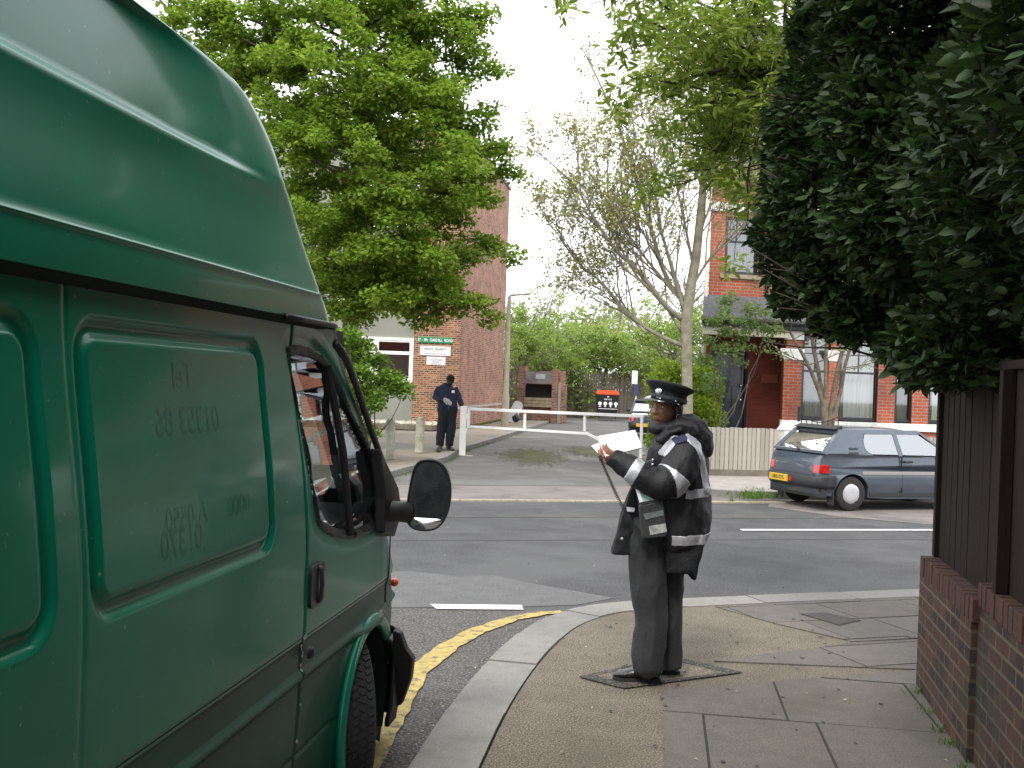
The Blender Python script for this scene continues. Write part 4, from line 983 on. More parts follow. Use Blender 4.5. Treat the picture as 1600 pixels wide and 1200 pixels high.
def frameT(o, ang): c, s = math.cos(ang), math.sin(ang); return Matrix(((c, -s, 0, o.x), (s, c, 0, o.y), (0, 0, 1, 0), (0, 0, 0, 1)))
def onplane(T, px, py, dep=0.0):      # pixel -> (a, z) on the facade plane
    Ti = T.inverted(); o = Ti @ Vector((0, 0, EYE)); d = Ti.to_3x3() @ ray(px, py); t = (dep - o.y) / d.y; q = o + d * t; return q.x, q.z
GL = glass('window_glass', (.55, .6, .62), .03, .14); GLd = glass('dark_window_glass', (.5, .52, .53), .03, .05)
white_p = mat('white_paint', (.78, .78, .76), .5, var=.05, scale=10); dirty_white = patch(mat('weathered_white_paint', (.72, .72, .68), .6, var=.06, scale=8), (.35, .34, .28), 2.5, .5, .52, .66)
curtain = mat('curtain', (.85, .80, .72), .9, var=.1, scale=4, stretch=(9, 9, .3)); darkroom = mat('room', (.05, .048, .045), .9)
# ---------------------------------------- red brick house, right
HA = R(12); H0 = P(1100, 640, 25.0); H0.z = 0; HT = frameT(H0, HA)
HT[0][1], HT[1][1] = math.sin(R(11)), math.cos(R(11))      # party walls follow the drive, not square to the front
def hp(px, py, dep=0.0): return onplane(HT, px, py, dep)
hb = brick('red_brick', (.42, .098, .046), (.34, .078, .04), (.38, .26, .2), .009)
patch(hb, (.14, .05, .035), .8, .6, .5, .66, 2)
house = thing('house', 'red brick two-storey terraced house with slate roofs, porch and tall bay windows', 'house', tuple(H0))
w1a, w1z1 = hp(1135, 338); w1b, w1z0 = hp(1183, 431)
aR = 15.0; ztop = hp(1140, 258)[1]; zband = hp(1140, 331)[1]; zband1 = hp(1140, 317)[1]
w2a = w1b + 2.2; w2b = w2a + (w1b - w1a)
ops = [(w1a, w1b, w1z0, w1z1), (w2a, w2b, w1z0, w1z1), (w2b + .4, w2b + .4 + w1b - w1a, w1z0, w1z1)]
pz1 = hp(1200, 510)[1]          # underside of porch beam
dA, dB = hp(1110, 600)[0], hp(1228, 600)[0]
mb = MB(); wall_open(mb, HT, 0, aR, hp(1140, 497)[1], ztop, ops, .3); wall_open(mb, HT, 0, dA, -.1, hp(1140, 497)[1] - .001, [], .3)
mb.box((0, .3, -.1), (aR, 9, ztop - .01), HT)
mb.build('wall', hb, house, uv=True)
# ground-floor recess: door wall set back
RDp = 1.0
mb = MB(); mb.box((dA - .02, -.02, -.1), (dB, .001, .3), HT)
# white string band and lintel
mb = MB(); mb.box((-.02, -.06, zband), (aR, -.002, zband1), HT); mb.build('string_band', white_p, house, bevel=.01)
# upper windows
def sash(T, a0, a1, z0, z1, par, fm, gl, split=.42, bars=3, dep=.12, curt=True, name='window'):
    mb = MB(); f_ = .06
    for b in ((a0, dep, z0, a0 + f_, dep + .07, z1), (a1 - f_, dep, z0, a1, dep + .07, z1), (a0 + f_, dep, z0, a1 - f_, dep + .07, z0 + f_ * 1.4), (a0 + f_, dep, z1 - f_, a1 - f_, dep + .07, z1)): mb.box(b[:3], b[3:], T)
    zs_ = z1 - (z1 - z0) * split; mb.box((a0 + f_, dep, zs_ - .025), (a1 - f_, dep + .05, zs_ + .025), T)
    o = mb.build(name, fm, par, bevel=.006)
    mb = MB()
    for i in range(1, bars): a = a0 + (a1 - a0) * i / bars; mb.box((a - .012, dep + .012, zs_ + .025), (a + .012, dep + .04, z1 - f_), T)
    zz = (zs_ + z1) / 2; mb.box((a0 + f_, dep + .013, zz - .012), (a1 - f_, dep + .039, zz + .012), T); mb.build('glazing_bars', fm, o)
    mb = MB(); mb.add([T @ Vector(q) for q in ((a0 + f_, dep + .03, z0 + f_), (a1 - f_, dep + .03, z0 + f_), (a1 - f_, dep + .03, z1 - f_), (a0 + f_, dep + .03, z1 - f_))], [(0, 1, 2, 3)]); mb.build('pane', gl, o)
    if curt:
        mb = MB(); wv = []
        n = 36
        for i in range(n + 1):
            a = a0 + .08 + (a1 - a0 - .16) * i / n; wv.append((a, dep + .16 + .03 * math.sin(i * 1.3) + .012 * math.sin(i * 3.1)))
        cut = (0, n) if curt is True else curt
        for lo, hi in (cut if isinstance(cut[0], tuple) else (cut,)):
            for i in range(lo, hi): mb.add([T @ Vector((wv[i][0], wv[i][1], z0)), T @ Vector((wv[i + 1][0], wv[i + 1][1], z0)), T @ Vector((wv[i + 1][0], wv[i + 1][1], z1)), T @ Vector((wv[i][0], wv[i][1], z1))], [(0, 1, 2, 3)])
        mb.build('curtain', curtain, o, smooth=True)
    return o
bf = mat('black_window_frame', (.015, .016, .02), .4, coat=.3)
mb = MB(); mb.box((.35, .28, -.05), (aR - .3, .299, ztop - .1), HT)
for i, (a0, a1, z0, z1) in enumerate(ops):
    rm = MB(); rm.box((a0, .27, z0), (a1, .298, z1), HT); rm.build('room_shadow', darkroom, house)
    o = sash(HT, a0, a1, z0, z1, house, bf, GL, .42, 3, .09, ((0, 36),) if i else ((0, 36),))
    mb = MB(); mb.box((a0 - .1, -.07, z0 - .1), (a1 + .1, .09, z0 - .001), HT); mb.build('sill', mat('stone_sill', (.3, .24, .18), .8, var=.2) if i == 0 else bpy.data.materials['stone_sill'], o, bevel=.008)
# mono-pitch slate porch roof running over door and bay
slate = mat('slate', (.10, .105, .12), .6, var=.18, scale=3, bump=.3, bscale=12, island=None); patch(slate, (.16, .16, .17), 1.2, .5, .5, .65)
slate_b = brick('slate_courses', (.12, .125, .14), (.095, .10, .115), (.05, .05, .055), .006, wd=.3, ht=.2, rough=.55)
zr0 = hp(1140, 497, -1.3)[1]; zr1 = hp(1140, 462, 0)[1]; aP = -.1
mb = MB(); q = [HT @ Vector(p) for p in ((aP, -1.3, zr0), (aR, -1.3, zr0), (aR, .0, zr1), (aP, .0, zr1))]; q2 = [p - Vector((0, 0, .06)) for p in q]
mb.add(q + q2, [(0, 1, 2, 3), (7, 6, 5, 4), (0, 4, 5, 1), (1, 5, 6, 2), (2, 6, 7, 3), (3, 7, 4, 0)]); mb.build('porch_roof', slate_b, house, uv=True)
mb = MB(); mb.tube([HT @ Vector((a, -1.36, zr0 - .05)) for a in (-.1, 5, 10, aR)], .055, 8); mb.box((aP, -1.30, zr0 - .2), (aR, -1.26, zr0 - .065), HT); mb.build('gutter', mat('black_gutter', (.015, .015, .017), .45), house)
zb1 = zr0 - .2; zb0 = hp(1200, 527, -1.2)[1]
mb = MB(); mb.box((aP, -1.25, zb0), (dB - .06, -1.1, zb1), HT); mb.box((aP, -1.1, zb0 + .05), (aP + .1, 0, zb1), HT); mb.build('porch_beam', mat('cream_paint', (.5, .47, .36), .6, var=.1, scale=5), house, bevel=.01)
mb = MB(); mb.box((aP, -1.1, zb1 - .03), (dB + .0, .29, zb1 - .005), HT); mb.build('porch_ceiling', mat('ceiling_board', (.1, .1, .09), .8), house)
# porch: back wall with door, right flank wall of brick
db = brick('porch_brick', (.27, .055, .035), (.21, .048, .03), (.14, .08, .06), .006)
dr0, dr1 = hp(1112, 600, .0)[0], hp(1168, 600, .0)[0]; dz0 = .45; dz1 = hp(1140, 520)[1]
mb = MB(); wall_open(mb, frameT(HT @ Vector((0, -.0, 0)), HA), dr1, dB + .0, -.1, zb1, [], .28); mb.box((0, -1.1, -.1), (dA - .02, 0, dz0), HT); mb.box((dr0 - .02, -1.24, -.1), (dB + .1, .0, dz0 - .1), HT)
mb.build('porch_wall', db, house, uv=True)
navy = mat('navy_paint', (.008, .018, .035), .35, coat=.4, var=.15, scale=5)
mb = MB(); mb.box((dr0 + .06, .10, dz0), (dr1 - .06, .15, dz0 + 2.12), HT); door = mb.build('door', navy, house, bevel=.004)
mb = MB(); mb.box((dr0, .02, dz0), (dr0 + .058, .16, dz1 + .1), HT); mb.box((dr1 - .058, .02, dz0), (dr1 - .001, .16, dz1 + .1), HT); mb.box((dr0 + .06, .04, dz0 + 2.13), (dr1 - .06, .14, dz0 + 2.22), HT); mb.build('door_frame', navy, door, bevel=.005)
for (ca, cz, wa, wz) in ((.25, .45, .17, .3), (.62, .45, .17, .3), (.25, 1.1, .17, .25), (.62, 1.1, .17, .25)):
    mb = MB(); x = dr0 + .06 + ca; mb.box((x - wa, .085, dz0 + cz - wz), (x + wa, .0995, dz0 + cz + wz), HT); mb.build('door_panel', navy, door, bevel=.012)
mb = MB(); mb.box((dr0 + .2, .09, dz0 + 1.45), (dr1 - .2, .0995, dz0 + 2.0), HT); mb.build('door_glass', mat('obscure_glass', (.05, .07, .08), .15, var=.5, scale=14), door)
for z in (dz0 + 1.35, dz0 + 1.02):
    mb = MB(); mb.ell(HT @ Vector((dr1 - .16, .06, z)), (.035, .03, .045), 10, 6); mb.build('door_knob', mat('chrome', (.7, .7, .68), .2, metal=1), door, smooth=True)
mb = MB(); mb.box((dr1 + .35, -.03, hp(1190, 590)[1] - .12), (dr1 + .75, -.003, hp(1190, 590)[1] + .08), HT); mb.build('name_plate', mat('brass_plate', (.3, .1, .05), .5), house, bevel=.004)
# bay window: piers with white capitals
BY = -1.15
def bp_(px, py): return hp(px, py, BY)
piers = [(1224, 1252), (1294, 1311), (1372, 1399), (1426, 1452), (1500, 1530), (1590, 1620)]
zc1 = bp_(1240, 545)[1]; zc0 = bp_(1240, 562)[1]; zs0 = bp_(1300, 664)[1]; zs1 = bp_(1300, 657)[1]
zW = zb1 - .04
mb = MB(); cp = MB(); hz = None; PA = []
for a, b in piers:
    a0, a1 = bp_(a, 600)[0], bp_(b, 600)[0]; PA.append((a0, a1)); mb = MB(); mb.box((a0, BY, zs1 - .02), (a1, BY + .3, zc0), HT); mb.box((a0 + .04, BY + .03, zc0 + .001), (a1 - .0, BY + .3, zW - .16), HT); mb.build('bay_pier', hb, house, uv=True)
    cc = MB(); cc.prism([(a0 - .0, BY - .02, zc0), (a1 + .02, BY - .02, zc0), (a1 + .05, BY - .06, zc1 - .05), (a1 + .05, BY - .06, zc1), (a0 - .1, BY - .06, zc1), (a0 - .1, BY - .06, zc1 - .05)], (0, .4, 0), HT); cc.build('pier_capital', white_p, house, bevel=.005)
    cc = MB(); cc.box((a0 - .0, BY - .02, zW - .159), (a1 + .03, BY + .3, zW + .03), HT); cc.build('pier_block', dirty_white, house, bevel=.005)
mb = MB(); mb.box((PA[0][0], BY + .301, -.1), (PA[0][0] + .2, 0, zW), HT)
mb.build('bay_return', hb, house, uv=True)
mb = MB(); mb.box((PA[0][0] - .05, BY - .06, zs1 - .2), (PA[-1][1], BY + .4, zs1 - .021), HT); mb.build('bay_sill', dirty_white, house, bevel=.01)
mb = MB(); mb.box((PA[0][0], BY + .01, -.1), (PA[-1][1], BY + .35, zs1 - .201), HT); mb.build('bay_plinth', hb, house, uv=True)
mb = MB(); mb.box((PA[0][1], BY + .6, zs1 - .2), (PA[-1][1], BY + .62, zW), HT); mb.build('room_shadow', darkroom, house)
for i in range(len(PA) - 1):
    a0, a1 = PA[i][1] + .001, PA[i + 1][0] - .001
    if a1 - a0 > 1.0 and i == 1:
        m_ = (a0 + a1) / 2 - .0
        sash(HT @ Matrix.Translation((0, BY, 0)), a0, m_, zs1, zW - .05, house, bf, GL, .42, 2, .08, ((3, 30),)); sash(HT @ Matrix.Translation((0, BY, 0)), m_ + .001, a1, zs1, zW - .05, house, bf, GL, .42, 2, .08, ((5, 36),))
    else: sash(HT @ Matrix.Translation((0, BY, 0)), a0, a1, zs1, zW - .05, house, bf, GL, .42, 2, .08, ((3, 36),))
# main slate roof with terracotta ridge, stepped verge tiles
ze0 = hp(1200, 262, -.35)[1]; Yr = 4.5; zr = hp(1235, 50, Yr)[1]
q = [HT @ Vector(p) for p in ((-.12, -.35, ze0), (aR, -.35, ze0), (aR, Yr, zr), (-.12, Yr, zr))]; q2 = [p - Vector((0, 0, .08)) for p in q]
q3 = [HT @ Vector((-.12, 9.4, ze0)), HT @ Vector((aR, 9.4, ze0))]
mb = MB(); mb.add(q + q2 + q3, [(0, 1, 2, 3), (0, 4, 5, 1), (1, 5, 6, 2), (3, 7, 4, 0), (3, 2, 9, 8), (4, 7, 6, 5)]); roof_ = mb.build('roof', slate_b, house, uv=True)
mb = MB(); mb.add([HT @ Vector(p) for p in ((0, 0, ze0 - .05), (0, 9, ze0 - .05), (0, Yr, zr - .1))] + [HT @ Vector(p) for p in ((.28, 0, ze0 - .05), (.28, 9, ze0 - .05), (.28, Yr, zr - .1))], [(0, 1, 2), (5, 4, 3), (0, 3, 4, 1), (1, 4, 5, 2), (2, 5, 3, 0)]); mb.build('gable', hb, house, uv=True)
terra = mat('terracotta', (.5, .16, .08), .8, var=.2, scale=6)
mb = MB()
for i in range(30): mb.box((-.12 + i * .5, Yr - .12, zr - .02), (-.13 + (i + 1) * .5, Yr + .12, zr + .1), HT)
mb.build('ridge_tiles', terra, roof_, bevel=.02)
for k in range(9):
    t = (k + .5) / 9; t2 = t + .07; mb = MB(); y0, y1 = -.35 + t * (Yr + .35), -.35 + t2 * (Yr + .35); z0, z1 = ze0 + t * (zr - ze0), ze0 + t2 * (zr - ze0)
    mb.box((-.2, y0, z0 - .05), (.02, y1, z1 + .12), HT); mb.build('verge_tile', terra, roof_, bevel=.01)
mb = MB(); mb.box((-.1, -.3, ze0 - .22), (aR, -.02, ze0 - .085), HT); mb.build('eaves_board', dirty_white, house, bevel=.01)
mb = MB(); mb.tube([HT @ Vector((-.08, -.36, ze0 - .05)), HT @ Vector((aR, -.36, ze0 - .05))], .06, 8); mb.build('eaves_gutter', bpy.data.materials['black_gutter'], house)
a_ = hp(1198, 440)[0]; mb = MB(); mb.tube([HT @ Vector((a_, -.06, ze0 - .1)), HT @ Vector((a_, -.06, zr1 + .05))], .045, 8); mb.build('downpipe', bpy.data.materials['black_gutter'], house, smooth=True)
mb = MB(); mb.tube([HT @ Vector((-.06, -.07, ze0 - .1)), HT @ Vector((-.06, -.07, .1))], .05, 8); mb.build('downpipe', mat('pale_pipe', (.6, .56, .52), .6, var=.1), house, smooth=True)
mb = MB(); mb.box((2.2, 3.9, zr - .6), (3.6, 5.1, zr + 1.5), HT); ch = mb.build('chimney', hb, roof_, uv=True)
# ---------------------------------------- block of flats, left
BA = P(715, 640, 38.0); BB = P(784, 640, 49.0); BA.z = BB.z = 0; bd = (BB - BA); BL = bd.length; bang = math.atan2(bd.y, bd.x)
flats = thing('flats', 'three-storey brick block of flats with grey panels and white windows, left of the drive', 'block of flats', tuple(BA))
fb = brick('flats_brick', (.36, .135, .075), (.29, .105, .062), (.40, .29, .18), .015, dark=(.085, .038, .033), damt=.5)
fbs = brick('flats_side_brick', (.43, .185, .115), (.34, .135, .085), (.42, .33, .25), .010, dark=(.17, .08, .06), damt=.25)
ZT = P(798, 297, 49.0).z
ST = frameT(BA, bang)         # side face: a along the drive, +y to the left (into the block)
FT = frameT(BA, math.pi + bang - math.pi / 2 - 0)  # front face: a to the left
FTm = Matrix(((-1, 0, 0, BA.x), (0.0, 1, 0, BA.y), (0, 0, 1, 0), (0, 0, 0, 1))); 
# front frame: a runs left, y runs away from camera
fx = Vector((-bd.y, bd.x, 0)).normalized(); fx = Vector((-.9995, .03, 0)); fy = bd.normalized()
FTm = Matrix(((fx.x, fy.x, 0, BA.x), (fx.y, fy.y, 0, BA.y), (0, 0, 1, 0), (0, 0, 0, 1)))
def fp(px, py, dep=0): return onplane(FTm, px, py, dep)
pw = fp(645, 600)[0]; z0b = fp(680, 651)[1]
mb = MB(); wall_open(mb, FTm, 0, pw, -.1, ZT, [], .4); mb.build('front_pier', fb, flats, uv=True)
mb = MB(); q = [BA + fy * .4, BB, BB + fx * 12, BA + fx * pw + fy * .4]
S = lambda s, off, z: tuple(BA + fy * s + fx * off + Vector((0, 0, z)))
mb.add([S(.401, 0, -.1), S(BL, 0, -.1), S(BL, 0, ZT), S(.401, 0, ZT), S(.401, .3, -.1), S(BL, .3, -.1), S(BL, .3, ZT), S(.401, .3, ZT)], [(0, 1, 2, 3), (7, 6, 5, 4), (3, 2, 6, 7), (1, 5, 6, 2), (0, 3, 7, 4)]); 
mb.add([S(BL, 0, -.1), S(BL, 26, -.1), S(BL, 26, ZT), S(BL, 0, ZT)], [(0, 1, 2, 3)]); mb.build('side_wall', fbs, flats, uv=True)
mb = MB(); mb.add([S(-.05, -.06, ZT + .002), S(BL + .05, -.06, ZT + .002), S(BL + .05, 26, ZT + .002), S(-.05, 26, ZT + .002), S(-.05, -.06, ZT + .12), S(BL + .05, -.06, ZT + .12), S(BL + .05, 26, ZT + .12), S(-.05, 26, ZT + .12)], [(0, 3, 2, 1), (4, 5, 6, 7), (0, 1, 5, 4), (1, 2, 6, 5), (2, 3, 7, 6), (3, 0, 4, 7)]); mb.build('roof', mat('roof_coping', (.3, .29, .27), .8), flats)
# pale band and plinth line on the side wall
zl = P(728, 639, 38.6).z; mb = MB(); mb.add([S(0, -.02, zl), S(BL, -.02, zl), S(BL, -.02, zl + .09), S(0, -.02, zl + .09), S(0, 0, zl), S(BL, 0, zl), S(BL, 0, zl + .09), S(0, 0, zl + .09)], [(0, 1, 2, 3), (3, 2, 6, 7), (0, 4, 5, 1), (0, 3, 7, 4), (1, 5, 6, 2)]); mb.build('damp_course', mat('pale_render', (.42, .38, .32), .9, var=.2, scale=5), flats)
gp_ = patch(mat('grey_green_panel', (.235, .245, .205), .8, var=.05, scale=1.2), (.17, .175, .14), .5, .5, .5, .65)
st = []; zf = [(fp(600, 592)[1], fp(600, 531)[1])]; hh = 2.75
for k in range(1, 4): st.append
wins = []
for k in range(3):
    for c in range(4):
        a1_ = pw + .12 + c * 6.0; wins.append((a1_, a1_ + (fp(530, 560)[0] - fp(645, 560)[0]), zf[0][0] + k * hh, zf[0][1] + k * hh))
mb = MB(); wall_open(mb, FTm @ Matrix.Translation((0, .12, 0)), pw + .001, 26, -.1, ZT - .3, wins, .25); mb.build('panels', gp_, flats)
for k in range(4):
    mb = MB(); zz = zf[0][0] - .9 + k * hh + .0; 
for (a0, a1, z0, z1) in wins:
    mb = MB(); T = FTm @ Matrix.Translation((0, .06, 0)); f_ = .11
    mid = (a0 + a1) / 2; zt = z1 - (z1 - z0) * .32
    for b in ((a0, 0, z0 - .12, a1, .1, z0), (a0, 0, z1, a1, .1, z1 + .1), (a0 - .09, 0, z0 - .12, a0, .1, z1 + .1), (a1, 0, z0 - .12, a1 + .09, .1, z1 + .1), (mid - .09, .0, z0, mid + .09, .1, z1)): mb.box(b[:3], b[3:], T)
    for l, r_ in ((a0, mid - .09), (mid + .09, a1)):
        mb.box((l, .01, zt - .06), (r_, .09, zt + .06), T)
        for b in ((l, .02, z0, l + .06, .08, z1), (r_ - .06, .02, z0, r_, .08, z1), (l + .06, .02, z0, r_ - .06, .08, z0 + .06), (l + .06, .02, z1 - .06, r_ - .06, .08, z1)): mb.box(b[:3], b[3:], T)
    o = mb.build('window', white_p, flats)
    mb = MB(); mb.add([T @ Vector(q) for q in ((a0, .06, z0), (a1, .06, z0), (a1, .06, z1), (a0, .06, z1))], [(0, 1, 2, 3)]); mb.build('pane', GLd, o)
    mb = MB(); mb.add([T @ Vector(q) for q in ((a0, .12, z0), (a1, .12, z0), (a1, .12, zt), (a0, .12, zt))], [(0, 1, 2, 3)]); mb.build('net_curtain', mat('net_curtain', (.42, .42, .38), .9, var=.1, scale=5) if 'net_curtain' not in bpy.data.materials else bpy.data.materials['net_curtain'], o)
# signs on the pier
def sign(name, label, x0, y0, x1, y1, m, lines, group=None, dep=-.03, cat='sign'):
    a1, z1 = fp(x0, y0); a0, z0 = fp(x1, y1); z1b = fp(x1, y0)[1]; 
    t = thing(name, label, cat, tuple(FTm @ Vector(((a0 + a1) / 2, dep, z0))), group=group)
    z1 = (z1 + z1b) / 2
    mb = MB(); mb.box((a0, dep, z0), (a1, -.004, z1), FTm); mb.build('board', m, t, bevel=.004)
    mb = MB()
    for body_t, fx_, fz, size, cw in lines:
        o = FTm @ Vector((a1 + (a0 - a1) * fx_, dep - .003, z1 + (z0 - z1) * fz)); T = Matrix.Translation(o) @ Matrix(((-fx.x, 0, -fy.x, 0), (-fx.y, 0, -fy.y, 0), (0, 1, 0, 0), (0, 0, 0, 1)))
        mb.text(body_t, size, T, .001, 'CENTER', .002 if size > .1 else 0, cw)
    mb.build('lettering', lines_mat[0], t)
lines_mat = [mat('white_lettering', (.85, .86, .83), .6)]
sign('road_name_sign', 'green sign with white lettering reading a house number range and road name', 654, 527, 707, 537, mat('green_sign', (.01, .22, .1), .4), [('37 - 39c  OAKHILL  ROAD', .5, .52, .15, .73)])
lines_mat = [mat('grey_lettering', (.2, .2, .22), .7)]
sign('notice_board', 'larger white notice fixed just below the green road name sign', 657, 541, 704, 556.5, mat('white_board', (.74, .74, .76), .5), [('PRIVATE   PROPERTY', .5, .33, .105, .8), ('NO', .5, .56, .06, 1), ('THROUGH ROAD TO THE PUBLIC', .5, .82, .06, .9)])
sign('notice_board', 'smaller white notice lowest on the brick pier below the other signs', 667, 557.5, 696, 571, bpy.data.materials['white_board'], [('NO', .5, .15, .07, 1), ('UNAUTHORISED', .5, .38, .075, .85), ('PARKING', .5, .62, .075, .85), ('RESIDENTS ONLY', .5, .86, .055, .85)])
# pebble bed with kerb at the foot of the pier
pb = [G(560, 665), G(650, 662), G(700, 662), G(716, 655), G(716, 648), G(560, 648)]
mb = MB(); pb = [Vector((p.x, p.y, 0)) for p in (BA + fx * 14 - fy * 2.6, BA - fy * 2.6 + fx * .35, BA - fy * .2 + fx * .0, BA + fx * 14 - fy * .05)]
mb.prism([(p.x, p.y, .02) for p in pb], (0, 0, .16)); mb.build('planting_bed', mat('bed_soil', (.16, .14, .1), .95, var=.3, scale=5), kind='structure')
rs = random.Random(4); mb = MB()
for _ in range(1500):
    a = rs.uniform(.1, 12); s_ = rs.uniform(.1, 2.55); p = BA + fx * a - fy * s_; r = rs.uniform(.03, .07); mb.ell((p.x, p.y, .19 + rs.uniform(0, .02)), (r, r * .8, r * .55), 6, 4)
mb.build('pebbles', mat('pebbles', (.4, .36, .28), .8, island=[(.5, .46, .38), (.32, .26, .18), (.6, .58, .5), (.25, .22, .18)]), kind='stuff', label='loose pale pebbles in the bed at the foot of the flats', cat='pebbles', clean=False, smooth=True)
# ---------------------------------------- row of houses behind the hedge and across the side street (seen in the van's paint and mirror)
def terrace(name, label, T, length, h, bm_, n):
    t = thing(name, label, 'house', tuple(T @ Vector((0, 0, 0))))
    ops = []
    for i in range(n):
        a = (i + .5) * length / n
        for z in (1.0, 4.0): ops.append((a - .7, a + .7, z, z + 1.7))
    mb = MB(); wall_open(mb, T, 0, length, -.1, h, ops, .3); mb.box((0, .3, -.1), (length, 8, h - .01), T); mb.build('wall', bm_, t, uv=True)
    mb = MB(); mb.add([T @ Vector(p) for p in ((-.2, -.3, h), (length + .2, -.3, h), (length + .2, 4, h + 3.0), (-.2, 4, h + 3.0), (-.2, 8.3, h), (length + .2, 8.3, h))], [(0, 1, 2, 3), (3, 2, 5, 4), (0, 3, 4), (1, 5, 2), (0, 4, 5, 1)]); mb.build('roof', slate_b, t, uv=True)
    for a0, a1, z0, z1 in ops:
        mb = MB(); mb.box((a0, .08, z0), (a0 + .07, .14, z1), T); mb.box((a1 - .07, .08, z0), (a1, .14, z1), T); mb.box((a0 + .07, .08, z0), (a1 - .07, .14, z0 + .07), T); mb.box((a0 + .07, .08, z1 - .07), (a1 - .07, .14, z1), T); mb.box((a0 + .07, .09, (z0 + z1) / 2 - .03), (a1 - .07, .13, (z0 + z1) / 2 + .03), T)
        o = mb.build('window', white_p, t); mb = MB(); mb.add([T @ Vector(q) for q in ((a0, .11, z0), (a1, .11, z0), (a1, .11, z1), (a0, .11, z1))], [(0, 1, 2, 3)]); mb.build('pane', GLd, o)
    return t
T1 = WM @ Matrix.Translation((5.0, -1.0, 0)) @ Matrix.Rotation(R(-90), 4, 'Z')   # faces the side street
terrace('house', 'brick terraced house standing in the garden behind the dark hedge', T1, 18, 6.2, hb, 4)
T2 = Matrix.Translation((-11.5, -22, 0)) @ Matrix.Rotation(R(90 - 8), 4, 'Z')
terrace('house', 'brick terraced house on the far side of the street beyond the van', T2, 22, 6.2, hb, 5)
# ================================================================ TREES AND BUSHES BEYOND THE ROAD
# ---- big maple, left
maple = thing('tree', 'large bright green maple in full leaf in front of the flats', 'tree', tuple(G(545, 668)))
mY = maple.location.y + 0.0
mY = 25.0; maple.location = (P(548, 600, mY).x, mY, 0)
rs = random.Random(31); mb = MB(); b0 = Vector(maple.location)
fork = P(553, 395, mY); limb(mb, b0, fork, .24, .17, .02, 10); up1 = P(572, 200, mY); limb(mb, fork, up1, .16, .10, .03, 8); up2 = P(585, -60, mY + .3); limb(mb, up1, up2, .10, .04, .03, 7)
cl = []
tg = [(790, 262, .5), (745, 290, 1.2), (700, 330, .8), (740, 400, -.3), (745, 372, .8), (700, 440, -.8), (735, 470, -1.2), (680, 468, -.6), (640, 462, -1.5), (600, 465, .5), (560, 480, -1), (525, 430, .6), (500, 340, -1.2), (520, 280, .5), (470, 300, -.4), (450, 210, -1.8), (420, 150, 0), (500, 130, -2.2), (560, 60, -2.2), (470, 60, -1), (400, 60, .6), (350, 20, 0), (330, 70, 1.0), (600, 130, -2.4), (650, 190, -2), (640, 100, -1.4), (700, 160, -.6), (730, 120, .4), (715, 60, 0), (690, 20, -.7), (660, 40, .8), (620, -20, -1), (740, 205, .8), (775, 230, .2), (690, 250, -1.4), (640, 280, -2.2), (590, 300, -2.5), (600, 380, -2.2), (650, 390, -1.8), (570, 240, -2.6), (540, 190, -1.6), (610, 220, 1.5), (520, 20, .5), (300, -30, .5), (265, 0, .4), (290, 30, .2), (320, 10, -.4), (340, 100, .8), (370, 130, .2), (360, 50, -.6), (730, 30, -.3), (745, 80, .2), (760, 170, .4), (450, -30, -1), (560, -60, -1), (700, -30, 0), (500, 240, 1.8), (560, 340, 2), (660, 330, 1.6), (480, 400, 1.2), (430, 330, 1.4), (380, 200, 1.6), (620, 430, 1.8), (748, 470, -.9), (540, 490, -.4)]
for px, py, dy in tg:
    e = P(px, py, mY + dy); s_ = fork.lerp(up2, max(0, min(.95, (e.z - fork.z - 1.0) / (up2.z - fork.z)))) if e.z > fork.z + .6 else b0.lerp(fork, .86)
    pts = limb(mb, s_, e, .05, .012, .05, 6)
    for k in range(7):
        q = pts[rs.randint(3, 6)]; o_ = Vector((rs.gauss(0, .42), rs.gauss(0, .5), rs.gauss(-.05, .24))); limb(mb, q, q + o_, .015, .005, .06, 4, 3); cl.append((tuple(q + o_), (rs.uniform(.28, .45), rs.uniform(.28, .45), rs.uniform(.16, .28))))
    cl.append((tuple(e), (.45, .45, .18)))
for k in range(190):
    an = rs.uniform(0, 6.283); q = math.sqrt(rs.uniform(0, 1)); px, py = 545 + 205 * q * math.cos(an), 225 + 250 * q * math.sin(an)
    if py > 430 or (px > 680 and py < 120): continue
    c = P(px, py, mY + rs.uniform(-2.6, 1.8)); cl.append((tuple(c), (rs.uniform(.3, .5), rs.uniform(.3, .5), rs.uniform(.15, .25))))
mb.build('trunk', bark, maple, smooth=True)
crown('crown', cl, 120000, .105, leafmat('maple_leaf', [(.07, .14, .012), (.2, .32, .028), (.30, .43, .045), (.12, .21, .018), (.24, .36, .035)], .55, .55), maple, dens=.55, elong=1.15, up=.75, droop=.15)
cl2 = [c for c in cl if rs.random() < .12]; crown('blossom', cl2, 2600, .06, leafmat('faded_blossom', [(.3, .17, .08), (.22, .16, .06), (.25, .1, .07)], .7, .2), maple, dens=.7, elong=1.1)
